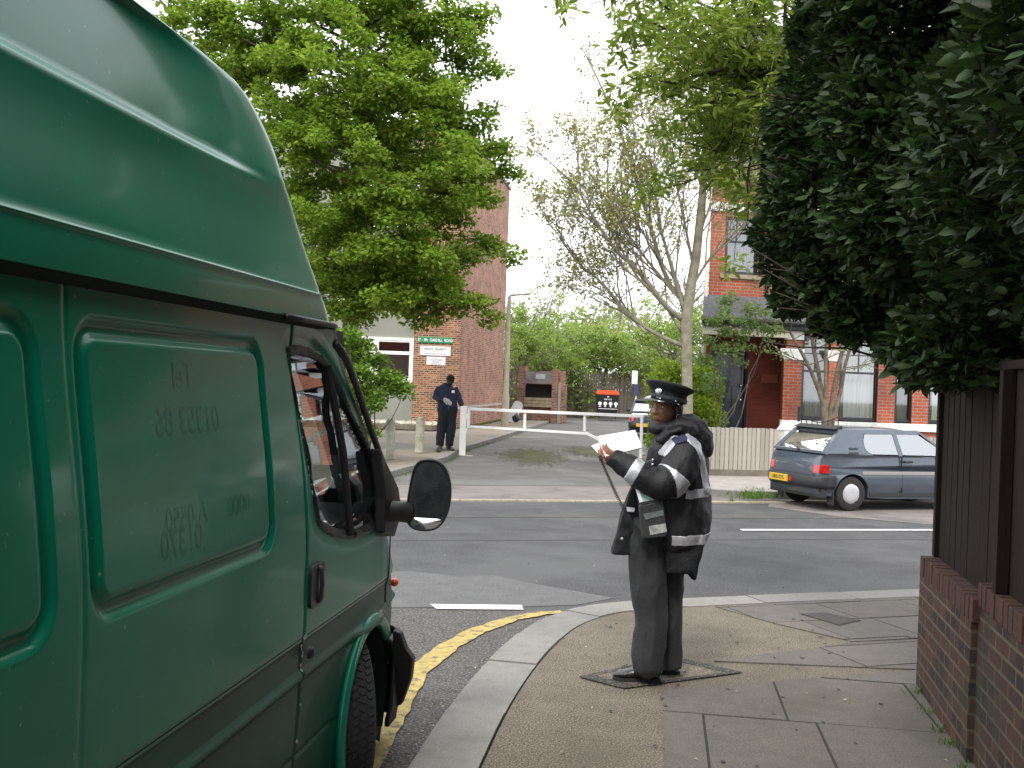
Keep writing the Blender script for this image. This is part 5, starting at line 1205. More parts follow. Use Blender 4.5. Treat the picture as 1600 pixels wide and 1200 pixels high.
# ---- shrub in front of the flats
def shrub(name, label, cat, base, cl, n, size, lm, stems, group=None, dens=.5, thick=.02, **k):
    t = thing(name, label, cat, tuple(base), group=group); mb = MB(); b = Vector(base)
    for (c, r) in cl[::stems]: limb(mb, b + Vector((rnd.gauss(0, .1), rnd.gauss(0, .1), 0)), c, thick, .006, .06, 5)
    mb.build('stems', bark, t, smooth=True); crown('crown', cl, n, size, lm, t, dens=dens, **k); return t
rs = random.Random(6); cl = []
for px, py, dy in [(545, 520, 0), (560, 550, .3), (600, 590, .2), (570, 590, -.5), (610, 605, .4), (630, 610, 0), (585, 630, -.4), (560, 640, 0), (556, 668, -.2), (555, 690, 0), (540, 560, .5), (530, 620, .3), (590, 560, .3), (545, 600, -.4), (565, 620, .2), (548, 690, -.1), (520, 540, 0)]:
    c = P(px, py, 21.3 + dy)
    for _ in range(3): cl.append((tuple(c + Vector((rs.gauss(0, .12), rs.gauss(0, .15), rs.gauss(0, .08)))), (.24, .24, .15)))
shrub('bush', 'straggly bush with small bright leaves beside the concrete bollards', 'bush', (P(560, 700, 21.3).x, 21.3, 0), cl, 7500, .085, leafmat('bush_leaf', [(.08, .16, .015), (.13, .24, .025), (.19, .31, .04)], .5, .4), 3, elong=1.3, up=.6)
# ---- slender bare tree
lt = thing('tree', 'slender grey street tree with long bare branches just coming into bud', 'tree', (P(1076, 700, 20.6).x, 20.6, 0))
TY = 20.6; rs = random.Random(17); mb = MB(); tips = []
def TP(px, py, dy=0): return P(px, py, TY + dy)
t0 = Vector(lt.location); k1 = TP(1072, 500); k2 = TP(1088, 400); k3 = TP(1102, 230); k4 = TP(1115, 60)
mb.tube([t0, TP(1074, 640), TP(1073, 560), k1, TP(1079, 450), k2, TP(1097, 310), k3, TP(1110, 140), k4], [.12, .108, .1, .115, .1, .09, .075, .055, .038, .018], 12)
main = [([(1068, 500), (1040, 480), (1000, 425), (960, 390), (930, 345), (900, 290), (868, 262)], .065, -.8), ([(1072, 470), (1040, 440), (1010, 330), (985, 250), (960, 180), (930, 115), (905, 66)], .06, .5),
        ([(1066, 540), (1020, 520), (980, 490), (940, 440), (905, 415), (880, 380), (865, 330)], .05, .8), ([(1070, 490), (1050, 420), (1030, 350), (1020, 280), (1025, 210)], .05, -.4), ([(1084, 420), (1070, 350), (1055, 280), (1040, 225)], .035, .6),
        ([(1074, 480), (1030, 430), (990, 380), (940, 300), (915, 262)], .04, .3), ([(1090, 380), (1105, 330), (1130, 290), (1150, 250)], .03, 0), ([(1080, 450), (1110, 400), (1150, 370), (1180, 330)], .03, -.6), ([(1098, 300), (1080, 240), (1065, 190), (1060, 150)], .025, .4), ([(1100, 260), (1120, 200), (1130, 140)], .02, -.3),
        ([(1066, 520), (1035, 470), (1000, 440), (975, 400), (950, 330), (945, 290)], .035, -.2), ([(1010, 520), (990, 500), (960, 480), (930, 470)], .03, 1.1)]
for pts, r, dy in main:
    n = len(pts); L3 = [TP(x, y, dy * i / (n - 1)) for i, (x, y) in enumerate(pts)]; L4 = smooth_line(L3, 1); m_ = len(L4); mb.tube(L4, [r * (1 - .85 * i / (m_ - 1)) for i in range(m_)], 6); tips.append(L4[-1])
    kk = 12
    for k in range(kk):
        t = .25 + .72 * k / kk; i = int(t * (m_ - 1)); p = L4[i]; d = (L4[min(i + 1, m_ - 1)] - L4[i - 1]).normalized()
        if True:
            sp = (pts[-1][1] < 100 and t > .6)
            twigs(mb, p, (d + Vector((rs.gauss(0, .5), rs.gauss(0, .5), .35))).normalized(), (.55 if sp else 1.25) * (1.15 - .5 * t), r * (1 - .7 * t) * .4 + .004, 1 if sp else 3, tips, rs, .5, .2, 3, .66)
mb.build('trunk', mat('pale_grey_bark', (.26, .24, .18), .85, c2=(.15, .135, .09), scale=7, bump=.5, bscale=25), lt, smooth=True)
A = np.array([tuple(t + Vector((rs.gauss(0, .05), rs.gauss(0, .05), rs.gauss(0, .05)))) for t in tips for _ in range(4)]); A = A + np.array(chain_inv(lt).translation)
me = leaf_mesh('buds', A, .065, elong=1.5, up=.3); me.materials.append(leafmat('bud', [(.3, .33, .08), (.4, .42, .14), (.24, .2, .09)], .6, .4)); o = bpy.data.objects.new('buds', me); col.objects.link(o); o.parent = lt
print('tips', len(tips))
# ---- small multi-stemmed tree in front of the bay
t = thing('tree', 'small pale-barked tree with several stems growing before the bay window', 'tree', (P(1293, 700, 22.4).x, 22.4, 0))
mb = MB(); b0 = Vector(t.location); rs = random.Random(23); cl = []
for pts in ([(1288, 665), (1283, 600), (1268, 530), (1262, 450), (1240, 400)], [(1290, 665), (1290, 600), (1291, 530), (1300, 470)], [(1294, 665), (1306, 590), (1320, 530), (1335, 470), (1350, 430)], [(1298, 665), (1312, 620), (1322, 560), (1340, 520)], [(1289, 640), (1276, 600), (1258, 560), (1235, 520)]):
    L3 = smooth_line([b0] + [P(x, y, 22.4 + rs.uniform(-.3, .3) * (i > 0)) for i, (x, y) in enumerate(pts)], 1); m_ = len(L3); mb.tube(L3, [.066 - .046 * i / m_ for i in range(m_)], 8)
    tt = []
    for k in range(6): i = rs.randint(m_ // 2, m_ - 1); twigs(mb, L3[i], Vector((rs.gauss(0, 1), rs.gauss(0, 1), .4)), .8, .014, 1, tt, rs)
    cl += [(tuple(p), (.2, .2, .1)) for p in tt]
mb.build('trunk', mat('flaking_bark', (.2, .155, .11), .85, c2=(.08, .065, .045), scale=8, bump=.6, bscale=20), t, smooth=True)
lg = leafmat('fresh_leaf', [(.12, .2, .05), (.2, .3, .08), (.26, .35, .12)], .5, .45)
crown('crown', cl, 1500, .07, lg, t, dens=.8, elong=1.5, up=.6)
# ---- hawthorn by the porch
rs = random.Random(9); cl = []
for px, py, dy in [(1120, 540, 0), (1140, 520, .3), (1160, 510, 0), (1180, 500, .2), (1110, 500, 0), (1130, 490, -.3), (1150, 540, -.2), (1125, 565, 0), (1110, 590, .2), (1195, 498, 0), (1165, 485, .4), (1205, 515, 0), (1100, 560, .3), (1115, 610, 0), (1170, 530, 0), (1090, 530, 0), (1140, 470, .2)]:
    c = P(px, py, 22.6 + dy)
    for _ in range(3): cl.append((tuple(c + Vector((rs.gauss(0, .14), rs.gauss(0, .2), rs.gauss(0, .08)))), (.2, .2, .09)))
shrub('hawthorn', 'thin spreading hawthorn with light green sprays in front of the navy door', 'bush', (P(1108, 700, 22.6).x, 22.6, 0), cl, 3300, .075, lg, 11, elong=1.4, up=.7, thick=.02)
# ---- round golden green bush behind the fence
rs = random.Random(10); cl = []
for px, py, dy in [(1030, 600, 0), (1060, 585, .3), (1095, 600, 0), (1105, 630, .2), (1040, 640, -.4), (1080, 640, -.5), (1036, 640, .2), (1060, 620, -.6), (1090, 665, 0), (1036, 670, 0), (1050, 675, -.3), (1110, 610, .5), (1030, 690, .2), (1032, 620, .4), (1040, 580, .5), (1100, 640, -.6), (1112, 655, -.3), (1098, 585, 0)]:
    cl.append((tuple(P(px, py, 24.2 + dy * .6)), (.34, .4, .29)))
shrub('bush', 'rounded golden green bush behind the warden\'s cap', 'bush', (P(1060, 700, 25.5).x, 25.5, 0), cl, 15000, .075, leafmat('golden_leaf', [(.2, .32, .02), (.32, .46, .035), (.4, .52, .06), (.15, .26, .02)], .5, .45), 2, dens=.4, elong=1.5, up=.5)
# ---- spring trees beyond the end of the drive
spring = leafmat('spring_leaf', [(.17, .27, .035), (.27, .4, .07), (.36, .48, .12), (.22, .32, .06)], .6, .5); spring2 = leafmat('sallow_leaf', [(.3, .36, .12), (.42, .47, .18), (.26, .3, .09)], .6, .4)
woodbark = mat('wood_bark', (.16, .145, .12), .9, var=.3, scale=4)
def wtree(px, pyt, Y, wpx, label, seed, n=7000, lm=spring, dens=.8, lz=.12, base=660):
    rs = random.Random(seed); b = P(px, base, Y); b.z = 0; top = P(px + rs.uniform(-12, 12), pyt, Y); h = top.z; t = thing('tree', label, 'tree', tuple(b), group=None); mb = MB(); tips = []
    fk = b.lerp(top, .3); limb(mb, b, fk, .02 * h, .014 * h, .03, 7); wr_ = wpx / F * Y / 2; cl = []
    for k in range(13):
        an = rs.uniform(0, 6.28); zz = rs.uniform(.45, .95); rr = wr_ * math.sqrt(max(0.05, 1 - ((zz - .6) / .45) ** 2)) * rs.uniform(.5, 1); e = Vector((b.x + rr * math.cos(an), b.y + rr * math.sin(an), h * zz)); pts = limb(mb, fk.lerp(top, rs.uniform(0, .4)), e, .008 * h, .002 * h, .06, 5)
        tt = []
        for j in range(4): twigs(mb, pts[rs.randint(2, 6)], Vector((rs.gauss(0, 1), rs.gauss(0, 1), .5)), h * .15, .0022 * h, 1, tt, rs)
        cl += [(tuple(q), (h * .055, h * .055, h * .035)) for q in tt]
    mb.build('trunk', woodbark, t, smooth=True); crown('crown', cl, n, lz, lm, t, dens=dens, elong=1.5, up=.4); return t
W_ = [(815, 455, 56, 130, 'leafy spring tree just right of the flats behind the lamp post', 1, 7000, spring), (858, 505, 60, 120, 'pale green spring tree behind the brick bin store', 2, 7000, spring), (905, 492, 66, 130, 'sallow green tree rising above the red-lidded bin', 3, 6500, spring2), (950, 505, 62, 120, 'bright spring tree beyond the right end of the barrier', 4, 8000, spring), (1000, 490, 70, 140, 'airy spring tree behind the slender street tree', 5, 7000, spring2), (1050, 470, 58, 140, 'spring tree between the slender tree and the brick house', 6, 7000, spring), (835, 420, 74, 120, 'tall thin-leaved tree far behind the lamp post', 7, 2200, spring2), (975, 455, 80, 160, 'tall sparse tree in the middle distance over the drive', 8, 3000, spring2), (1070, 380, 72, 150, 'tall bare-topped tree beside the house gable', 9, 2500, spring2)]
for px, pyt, Y, wpx, lb, sd_, n, lm in W_: wtree(px, pyt, Y, wpx, lb, sd_, n, lm)
# undergrowth closing the end of the drive
cl = []; rs = random.Random(44)
for k in range(120): cl.append(((rs.uniform(-3, 16), rs.uniform(60, 70), rs.uniform(.4, 5.2)), (1.1, 1.1, .7)))
mb = MB(); C_ = np.concatenate([np.array(c)[None] + rng.normal(size=(260, 3)) * np.array(r) * .6 for c, r in cl]); me = leaf_mesh('undergrowth', C_, .2, elong=1.4, up=.4); me.materials.append(leafmat('undergrowth_leaf', [(.13, .2, .03), (.21, .3, .06), (.28, .37, .10), (.12, .13, .05)], .6, .4)); o = bpy.data.objects.new('undergrowth', me); col.objects.link(o); tag(o, 'mixed green undergrowth closing the far end of the drive', 'undergrowth', kind='stuff')
cl = []
for k in range(90): x = rs.uniform(-60, 90); cl.append(((x, rs.uniform(95, 115), rs.uniform(1, 8.5 if x > 0 else 9)), (3.2, 3.2, 2.2)))
C_ = np.concatenate([np.array(c)[None] + rng.normal(size=(380, 3)) * np.array(r) * .6 for c, r in cl]); me = leaf_mesh('woodland', C_, .45, elong=1.4, up=.4); me.materials.append(leafmat('woodland_leaf', [(.13, .18, .06), (.2, .26, .1), (.26, .31, .14), (.16, .17, .09)], .7, .4)); o = bpy.data.objects.new('woodland', me); col.objects.link(o); tag(o, 'far belt of woodland in pale spring green on the skyline', 'woodland', kind='stuff')
# grass
rs = random.Random(3); mb = MB()
for _ in range(60): tuft(mb, G(1183 + rs.gauss(0, 16), 775 + rs.gauss(0, 3), -.05), 14, .1, .05, rs)
mb.build('grass', M['grass'], kind='stuff', label='tuft of green grass on the kerb behind the hatchback', cat='grass', clean=False)
mb = MB()
for i in range(700):
    a_, b_ = lk[1], lk[5]; t = rs.random(); j = rs.randint(1, 4); p = lk[j].lerp(lk[j + 1], t); tuft(mb, Vector((p.x + .05, p.y, -.11)), 3, .05, .04, rs)
for i in range(400): p = BA + fy * rs.uniform(-.5, 11) + fx * -.12; tuft(mb, Vector((p.x, p.y, 0)), 3, .1, .08, rs)
mb.build('verge_grass', M['grass'], kind='stuff', label='thin grass growing along the kerb of the drive', cat='grass', clean=False)
# ================================================================ STREET FURNITURE AND OBJECTS
wm = patch(mat('white_gate_paint', (.78, .78, .76), .55, var=.05, scale=6), (.45, .42, .34), 5, .6, .6, .68)
# ---- height-free swing barrier across the drive
g0 = G(722, 712, RZ + .01); GY0 = g0.y; GY1 = 23.7
def BP(px, py):   # barrier plane runs from the left post to the right post
    t = (px - 722) / (1005 - 722); return P(px, py, GY0 + (GY1 - GY0) * t)
gate = thing('swing_barrier', 'white painted steel swing barrier across the drive', 'barrier', tuple(g0))
bdir = (BP(1005, 650) - BP(728, 640)); bdir.z = 0; bdir.normalize(); bn = Vector((-bdir.y, bdir.x, 0))
def bar(mb, a, b, w_, d=.05):
    a, b = Vector(a), Vector(b); t = (b - a).normalized(); u = bn; s = t.cross(u).normalized()
    vs = [p + s * i * w_ / 2 + u * j * d / 2 for p in (a, b) for i, j in ((-1, -1), (1, -1), (1, 1), (-1, 1))]; mb.add(vs, [(0, 1, 2, 3), (7, 6, 5, 4), (0, 4, 5, 1), (1, 5, 6, 2), (2, 6, 7, 3), (3, 7, 4, 0)])
top0 = BP(727, 635); ztop0 = top0.z
mb = MB(); mb.box((-.075, -.075, 0), (.075, .075, ztop0 - g0.z), Matrix.Translation(g0)); mb.build('hinge_post', wm, gate, bevel=.008)
mb = MB(); mb.box((-.2, -.2, .0), (.25, .2, .012), Matrix.Translation(g0)); mb.build('post_footing', mat('footing', (.3, .28, .24), .9, var=.2), gate)
mb = MB(); bar(mb, BP(735, 639), BP(1006, 650.5), .068); mb.build('top_rail', wm, gate, bevel=.006)
mb = MB(); bar(mb, BP(735, 666.5), BP(916, 677.5), .055); bar(mb, BP(915, 676.2), BP(1003, 721), .055); mb.build('bottom_rail', wm, gate, bevel=.005)
for a, b in (((733, 637), (732, 669)), ((820.5, 645), (820, 669)), ((914, 649), (913.5, 674)), ((1003, 653), (1001, 716))):
    mb = MB(); bar(mb, BP(*a), BP(*b), .06, .045); mb.build('upright', wm, gate, bevel=.005)
for z in (.95, .62):
    mb = MB(); mb.tube([g0 + bdir * .1 + Vector((0, 0, z - .05)), g0 + bdir * .1 + Vector((0, 0, z + .05))], .03, 8); mb.build('hinge', wm, gate)
# ---- bollards
bm_ = patch(mat('bollard_concrete', (.36, .34, .28), .9, var=.15, scale=9, bump=.6, bscale=30), (.16, .17, .11), 3, .7, .45, .6)
bol = None
for i, ((px, py), ht_, lb) in enumerate((((609, 717), .84, 'weathered round-topped concrete bollard nearest the van, beside the bush'), ((655, 707), .82, 'round-topped concrete bollard between the bush and the man in navy'))):
    p = G(px, py); o = bol
    mb = MB(); mb.lathe((0, 0, 0), [(.115, 0), (.108, .04), (.1, .08), (.1, ht_ - .1), (.093, ht_ - .06), (.075, ht_ - .025), (.045, ht_ - .006), (0, ht_)], 24)
    o = mb.build('bollard', bm_, local=True, smooth=True, label=lb, cat='bollard', group='concrete bollards at the corner of the drive'); o.location = p; o.rotation_euler = (R(.6), R(-1 + 2 * i), i * 2)
# ---- street lamp
lp = P(790, 625, 42.0); lp.z = 0; lm_ = patch(mat('lamp_concrete', (.33, .30, .24), .9, var=.15, scale=3), (.2, .18, .14), 2, .5)
lamp = thing('street_lamp', 'tall concrete lamp post with a curved arm beside the corner of the flats', 'street lamp', tuple(lp))
zt = P(800, 464, 42).z; mb = MB(); mb.tube([lp, lp + Vector((0, 0, 1.2)), lp + Vector((0, 0, 1.25)), lp + Vector((0, 0, zt))], [.16, .15, .12, .075], 10); mb.build('post', lm_, lamp, auto=40)
hd_ = P(829, 458, 42); tp = lp + Vector((0, 0, zt)); mb = MB(); mb.tube([tp, tp + Vector((.05, 0, .06)), tp.lerp(hd_, .45) + Vector((0, 0, .03)), hd_.lerp(tp, .35)], .045, 8); mb.build('arm', lm_, lamp, smooth=True)
mb = MB(); q = hd_.lerp(tp, .42); mb.tube([q, q.lerp(hd_, .3), q.lerp(hd_, .7), hd_, hd_ + Vector((.04, 0, 0))], [.05, .10, .11, .08, .02], 12, flat=.6); mb.build('lantern', mat('lantern_grey', (.5, .5, .48), .5), lamp, smooth=True)
# ---- brick bin store
sY = 50.0; sp = P(845, 657, sY); sp.z = 0
stb = brick('store_brick', (.30, .12, .08), (.2, .09, .07), (.32, .27, .2), .010, dark=(.08, .05, .04), damt=.3)
store = thing('bin_store', 'roofless brick bin store with two piers and a sheeted opening beside the drive', 'bin store', tuple(sp))
def SX(px): return P(px, 640, sY).x - sp.x
def SZ(py, px=840): return P(px, py, sY).z
z1 = SZ(572); z1r = SZ(575, 875)
ST2 = Matrix.Translation(sp) @ Matrix.Rotation(R(-4), 4, 'Z')
x0, x1, x2, x3 = SX(808), SX(818.5), SX(861), SX(882)
mb = MB(); mb.box((x0, 0, -.1), (x1, 2.6, z1), ST2); mb.build('pier', stb, store, uv=True); mb = MB(); mb.box((x2, 0, -.1), (x2 + .28, 2.6, z1 - .1), ST2); mb.build('pier', stb, store, uv=True)
mb = MB(); mb.box((x1, 2.3, -.1), (x2, 2.6, z1 - .2), ST2); mb.build('back_wall', stb, store, uv=True)
mb = MB(); mb.box((x2 + .281, .3, -.1), (x3, .55, z1 - .2), ST2); mb.box((x3 - .2, -.002, -.1), (x3 + .08, .3, SZ(600, 870)), ST2) ; mb.build('return_wall', stb, store, uv=True)
mb = MB(); mb.box((x2 + .3, -.02, -.1), (x2 + .42, .28, SZ(598, 870)), ST2); mb.build('door_frame', mat('grey_frame', (.25, .25, .22), .8), store)
mb = MB(); mb.box((x1, .06, SZ(599)), (x2, .16, SZ(581)), ST2); mb.build('top_panel', patch(mat('weathered_sheet', (.16, .15, .15), .8, var=.2, scale=3), (.3, .28, .25), 2, .6), store)
mb = MB(); mb.box((x1 + .02, .5, SZ(625)), (x2 - .02, .55, SZ(600)), ST2); mb.build('mesh_screen', mat('dark_mesh', (.015, .014, .013), .9), store)
mb = MB(); 
for k in range(3): mb.box((x1 - .02, -.03 + k * .03, SZ(636) + k * .15), (x2 + .02, .05 + k * .03, SZ(636) + .13 + k * .15), ST2)
mb.build('front_rail', mat('weathered_timber', (.26, .23, .15), .9, var=.2, scale=5), store, bevel=.01)
mb = MB(); mb.box((x1 + .01, .2, -.1), (x2 - .01, .3, SZ(637)), ST2); mb.build('lower_wall', stb, store, uv=True)
mb = MB(); mb.box((SX(835), .045, SZ(592)), (SX(850), .058, SZ(584)), ST2); mb.build('notice', mat('pale_notice', (.35, .38, .4), .7), store)
# ---- mattress and bag leaning there
mY_ = 46.5; t = P(799, 640, mY_); t.z = 0
mb = MB(); a, b = P(797, 640, mY_), P(803, 617, mY_); b2 = P(806, 619, mY_)
o = thing('mattress', 'white mattress leaning on the lamp post and brick bin store', 'mattress', (a.x, a.y, 0))
MT = Matrix.Translation((a.x, a.y, .02)) @ Matrix.Rotation(R(25), 4, 'Y')
mb.prism([(x_, -.08, z_) for x_, z_ in rrect(-.2, .2, 0, .95, .16, 7)], (0, .2, 0), MT); mb.build('mattress_body', mat('mattress_cloth', (.7, .7, .72), .8, var=.05, bump=.3, bscale=8), o, bevel=.03)
mb = MB(); 
for yy in (-.085, .125): mb.tube([MT @ Vector((x_, yy, z_)) for x_, z_ in rrect(-.2, .2, 0, .95, .16, 7)] + [MT @ Vector((.2, yy, .79))], .012, 5)
mb.build('piping', bpy.data.materials['mattress_cloth'], o, smooth=True)
p = P(803, 648, 46); p.z = 0; mb = MB(); rs = random.Random(1)
mb.ell(p + Vector((.1, 0, .2)), (.17, .15, .17), 20, 14); mb.ell(p + Vector((.12, 0, .36)), (.04, .04, .08), 8, 6)
for v in mb.v: v += (v - p).normalized() * noise.noise(v * 7) * .06
mb.build('rubbish_bag', mat('teal_bag', (.015, .05, .05), .35, var=.3), smooth=True, label='dark teal tied rubbish bag on the path beside the mattress', cat='rubbish bag')
# ---- wheeled bin with orange lid
bY = 57.0; bp0 = P(949, 645, bY); bp0.z = 0; wbin = thing('wheeled_bin', 'black wheeled communal bin with an orange-red lid at the end of the drive', 'bin', tuple(bp0))
def bx(px, py): p = P(px, py, bY); return p.x - bp0.x, p.z
w_ = (bx(965, 640)[0] - bx(931, 640)[0]) / 2; zt = bx(948, 617)[1]; zl_ = bx(948, 610)[1]
mb = MB(); mb.add([bp0 + Vector(q) for q in ((-w_ * .86, 0, .12), (w_ * .86, 0, .12), (w_ * .86, .9, .12), (-w_ * .86, .9, .12), (-w_, -.1, zt), (w_, -.1, zt), (w_, 1.0, zt), (-w_, 1.0, zt))], [(0, 3, 2, 1), (4, 5, 6, 7), (0, 1, 5, 4), (1, 2, 6, 5), (2, 3, 7, 6), (3, 0, 4, 7)]); mb.build('body', mat('bin_black', (.012, .012, .014), .5, var=.2), wbin, bevel=.03)
mb = MB(); mb.prism([(-w_ * 1.03, -.14, zt + .005), (w_ * 1.03, -.14, zt + .005), (w_ * 1.03, -.14, zt + .08), (w_ * .85, -.14, zl_), (-w_ * .85, -.14, zl_), (-w_ * 1.03, -.14, zt + .08)], (0, 1.15, 0), Matrix.Translation(bp0)); mb.build('lid', mat('orange_lid', (.75, .1, .03), .45, var=.1), wbin, bevel=.03)
mb = MB(); wl_ = mat('bin_white_print', (.75, .75, .75), .6)
BT = Matrix.Translation(bp0 + Vector((0, -.088, 0))) @ Matrix.Rotation(R(90), 4, 'X')
zc = zt - .48
for i in range(4):
    c = Vector((-.42 + i * .28, zc + .02, .03)); mb.lathe(tuple(BT @ c), [(0, .012), (.1, .012), (.1, 0)], 16, Matrix.Rotation(R(90), 4, 'X'))
    mb.add([BT @ (c + Vector(q)) for q in ((-.06, -.18, .0), (.06, -.18, .0), (.03, -.08, .01), (-.03, -.08, .01))], [(0, 1, 2, 3)])
mb.add([BT @ Vector(q) for q in ((-.5, zc - .27, .04), (.5, zc - .27, .04), (.5, zc - .24, .04), (-.5, zc - .24, .04))], [(0, 1, 2, 3)])
mb.text('RECYCLE', .1, BT @ Matrix.Translation((0, zc + .24, .03)), .002, 'CENTER', .002)
mb.lathe(tuple(BT @ Vector((0, zc + .38, .03))), [(.03, .01), (.07, .01), (.07, 0)], 3, Matrix.Rotation(R(90), 4, 'X')); mb.build('printed_symbols', wl_, wbin)
for sx in (-1, 1):
    mb = MB(); mb.tube([bp0 + Vector((sx * w_ * .7, .1, .08)), bp0 + Vector((sx * w_ * .7 + .06 * sx, .1, .08))], .09, 12); mb.build('wheel', rubber, wbin)
# ---- vertical white banner board past the drive
q = P(990, 640, 54); q.z = 0; sb = thing('sign_board', 'narrow upright white and blue sign board on a post behind the bushes', 'sign', tuple(q))
zz1, zz0 = P(988, 579, 54).z, P(992, 600, 54).z; wx = (P(992, 590, 54).x - P(983, 590, 54).x)
mb = MB(); mb.box((-wx / 2, 0, zz0), (wx / 2, .04, zz1), Matrix.Translation(q)); mb.build('board', mat('sign_white', (.7, .72, .75), .5, var=.1, scale=4), sb)
mb = MB(); mb.box((-wx / 2 + .14, 0, zz0 - .6), (wx / 2, .04, zz0 - .002), Matrix.Translation(q)); mb.build('lower_board', mat('sign_blue', (.03, .06, .2), .5), sb)
mb = MB(); mb.tube([q + Vector((.1, .08, -.1)), q + Vector((.1, .08, zz1))], .04, 8); mb.build('post', wm, sb)
# ---- dark fence closing the drive
dfm = mat('weathered_fence', (.10, .085, .065), .9, c2=(.15, .13, .1), scale=1.2, island=[(.09, .08, .065), (.13, .11, .09), (.07, .065, .055)])
df = thing('boundary_fence', 'weathered dark close-boarded fence across the far end of the drive', 'fence', (2, 61, 0))
mb = MB(); x = -1.0; rs = random.Random(2)
while x < 9: mb.box((x, 61 + rs.uniform(0, .03), -.1), (x + .14, 61.05, 2.5 + rs.uniform(-.05, .05))); x += .15
mb.build('boards', dfm, df, clean=False)
for k in range(5): mb = MB(); mb.box((-1 + k * 2.4, 60.9, -.1), (-.88 + k * 2.4, 60.99, 2.6)); mb.build('post', dfm, df)
# ---- picket fence, white gate pier, iron gate
pm = mat('silvered_timber', (.28, .255, .21), .85, c2=(.4, .37, .32), scale=2, stretch=(8, 8, .5), island=[(.26, .235, .19), (.42, .39, .34), (.33, .3, .25), (.22, .2, .17)])
fa, fb2 = G(1060, 744), G(1212, 743); fb2 = fa + RD * (fb2.x - fa.x) / RD.x * 1.0; fz = P(1140, 667, 21.3).z
fa = Vector((P(1060, 740, 20.9).x, 20.9, 0)); fb2 = Vector((P(1215, 740, 21.5).x, 21.5, 0)); fd = (fb2 - fa).normalized(); FA = frameT(fa, math.atan2(fd.y, fd.x)); L_ = (fb2 - fa).length
def pickets(name, label, T, L, z1, parent=None):
    t = thing(name, label, 'fence', tuple(T @ Vector((0, 0, 0)))); mb = MB(); x = 0; rs = random.Random(int(L * 10))
    while x < L: mb.prism([(x, 0, .12), (x + .082, 0, .12), (x + .082, 0, z1 - rs.uniform(.0, .02)), (x, 0, z1 - rs.uniform(.0, .02))], (0, .02, 0), T); x += .098
    mb.build('palings', pm, t, clean=False)
    mb = MB(); mb.box((0, -.01, -.05), (L, .03, .115), T); mb.build('gravel_board', mat('gravel_board', (.16, .14, .11), .9, var=.2) if 'gravel_board' not in bpy.data.materials else bpy.data.materials['gravel_board'], t)
    mb = MB(); mb.box((0, .021, z1 - .25), (L, .07, z1 - .17), T); mb.box((0, .021, .3), (L, .07, .38), T); mb.build('rails', pm, t); return t
pickets('picket_fence', 'pale weathered close picket fence between the slender tree and white gate pier', FA, L_ - .02, fz)
gp0 = P(1229, 740, 21.6); gp0.z = 0
gw = P(1241, 700, 21.6).x - P(1217, 700, 21.6).x
pier = thing('gate_pier', 'white rendered gate pier with sloping cap behind the hatchback', 'gate pier', tuple(gp0))
mb = MB(); zc_ = P(1229, 672, 21.6).z; mb.box((-gw / 2, -.15, -.05), (gw / 2, .15, zc_), Matrix.Translation(gp0) @ Matrix.Rotation(R(15), 4, 'Z')); mb.build('shaft', dirty_white, pier, bevel=.01)
mb = MB(); zt_ = P(1229, 658, 21.6).z; mb.prism([(-gw / 2 - .02, -.17, zc_ + .001), (gw / 2 + .02, -.17, zc_ + .001), (gw / 2 + .02, -.17, zt_), (-gw / 2 + .12, -.17, zt_)], (0, .34, 0), Matrix.Translation(gp0) @ Matrix.Rotation(R(15), 4, 'Z')); mb.build('cap', dirty_white, pier, bevel=.01)
mb = MB(); ig = frameT(Vector((gp0.x + .3, gp0.y + .15, 0)), R(15)); iron = mat('black_iron', (.012, .012, .014), .45)
gt = thing('iron_gate', 'low black iron gate between the white pier and front garden fence', 'gate', tuple(ig @ Vector((0, 0, 0))))
for k in range(8): mb.tube([ig @ Vector((k * .12, 0, .1)), ig @ Vector((k * .12, 0, 1.25 - .12 * math.sin(k / 7 * math.pi)))], .009, 6)
mb.tube([ig @ Vector((0, 0, .2)), ig @ Vector((.84, 0, .2))], .012, 6); mb.tube([ig @ Vector((k * .12, 0, 1.22 - .12 * math.sin(k / 7 * math.pi))) for k in range(8)], .012, 6); mb.build('bars', iron, gt)
mb = MB(); mb.tube([ig @ Vector((-.06, 0, 0)), ig @ Vector((-.06, 0, 1.4))], .03, 8); mb.build('post', iron, gt)
FB = frameT(ig @ Vector((.95, 0, 0)), R(15)); pickets('picket_fence', 'pale picket fence in front of the bay window behind the parked hatchback', FB, 9, P(1440, 682, 22.6).z)
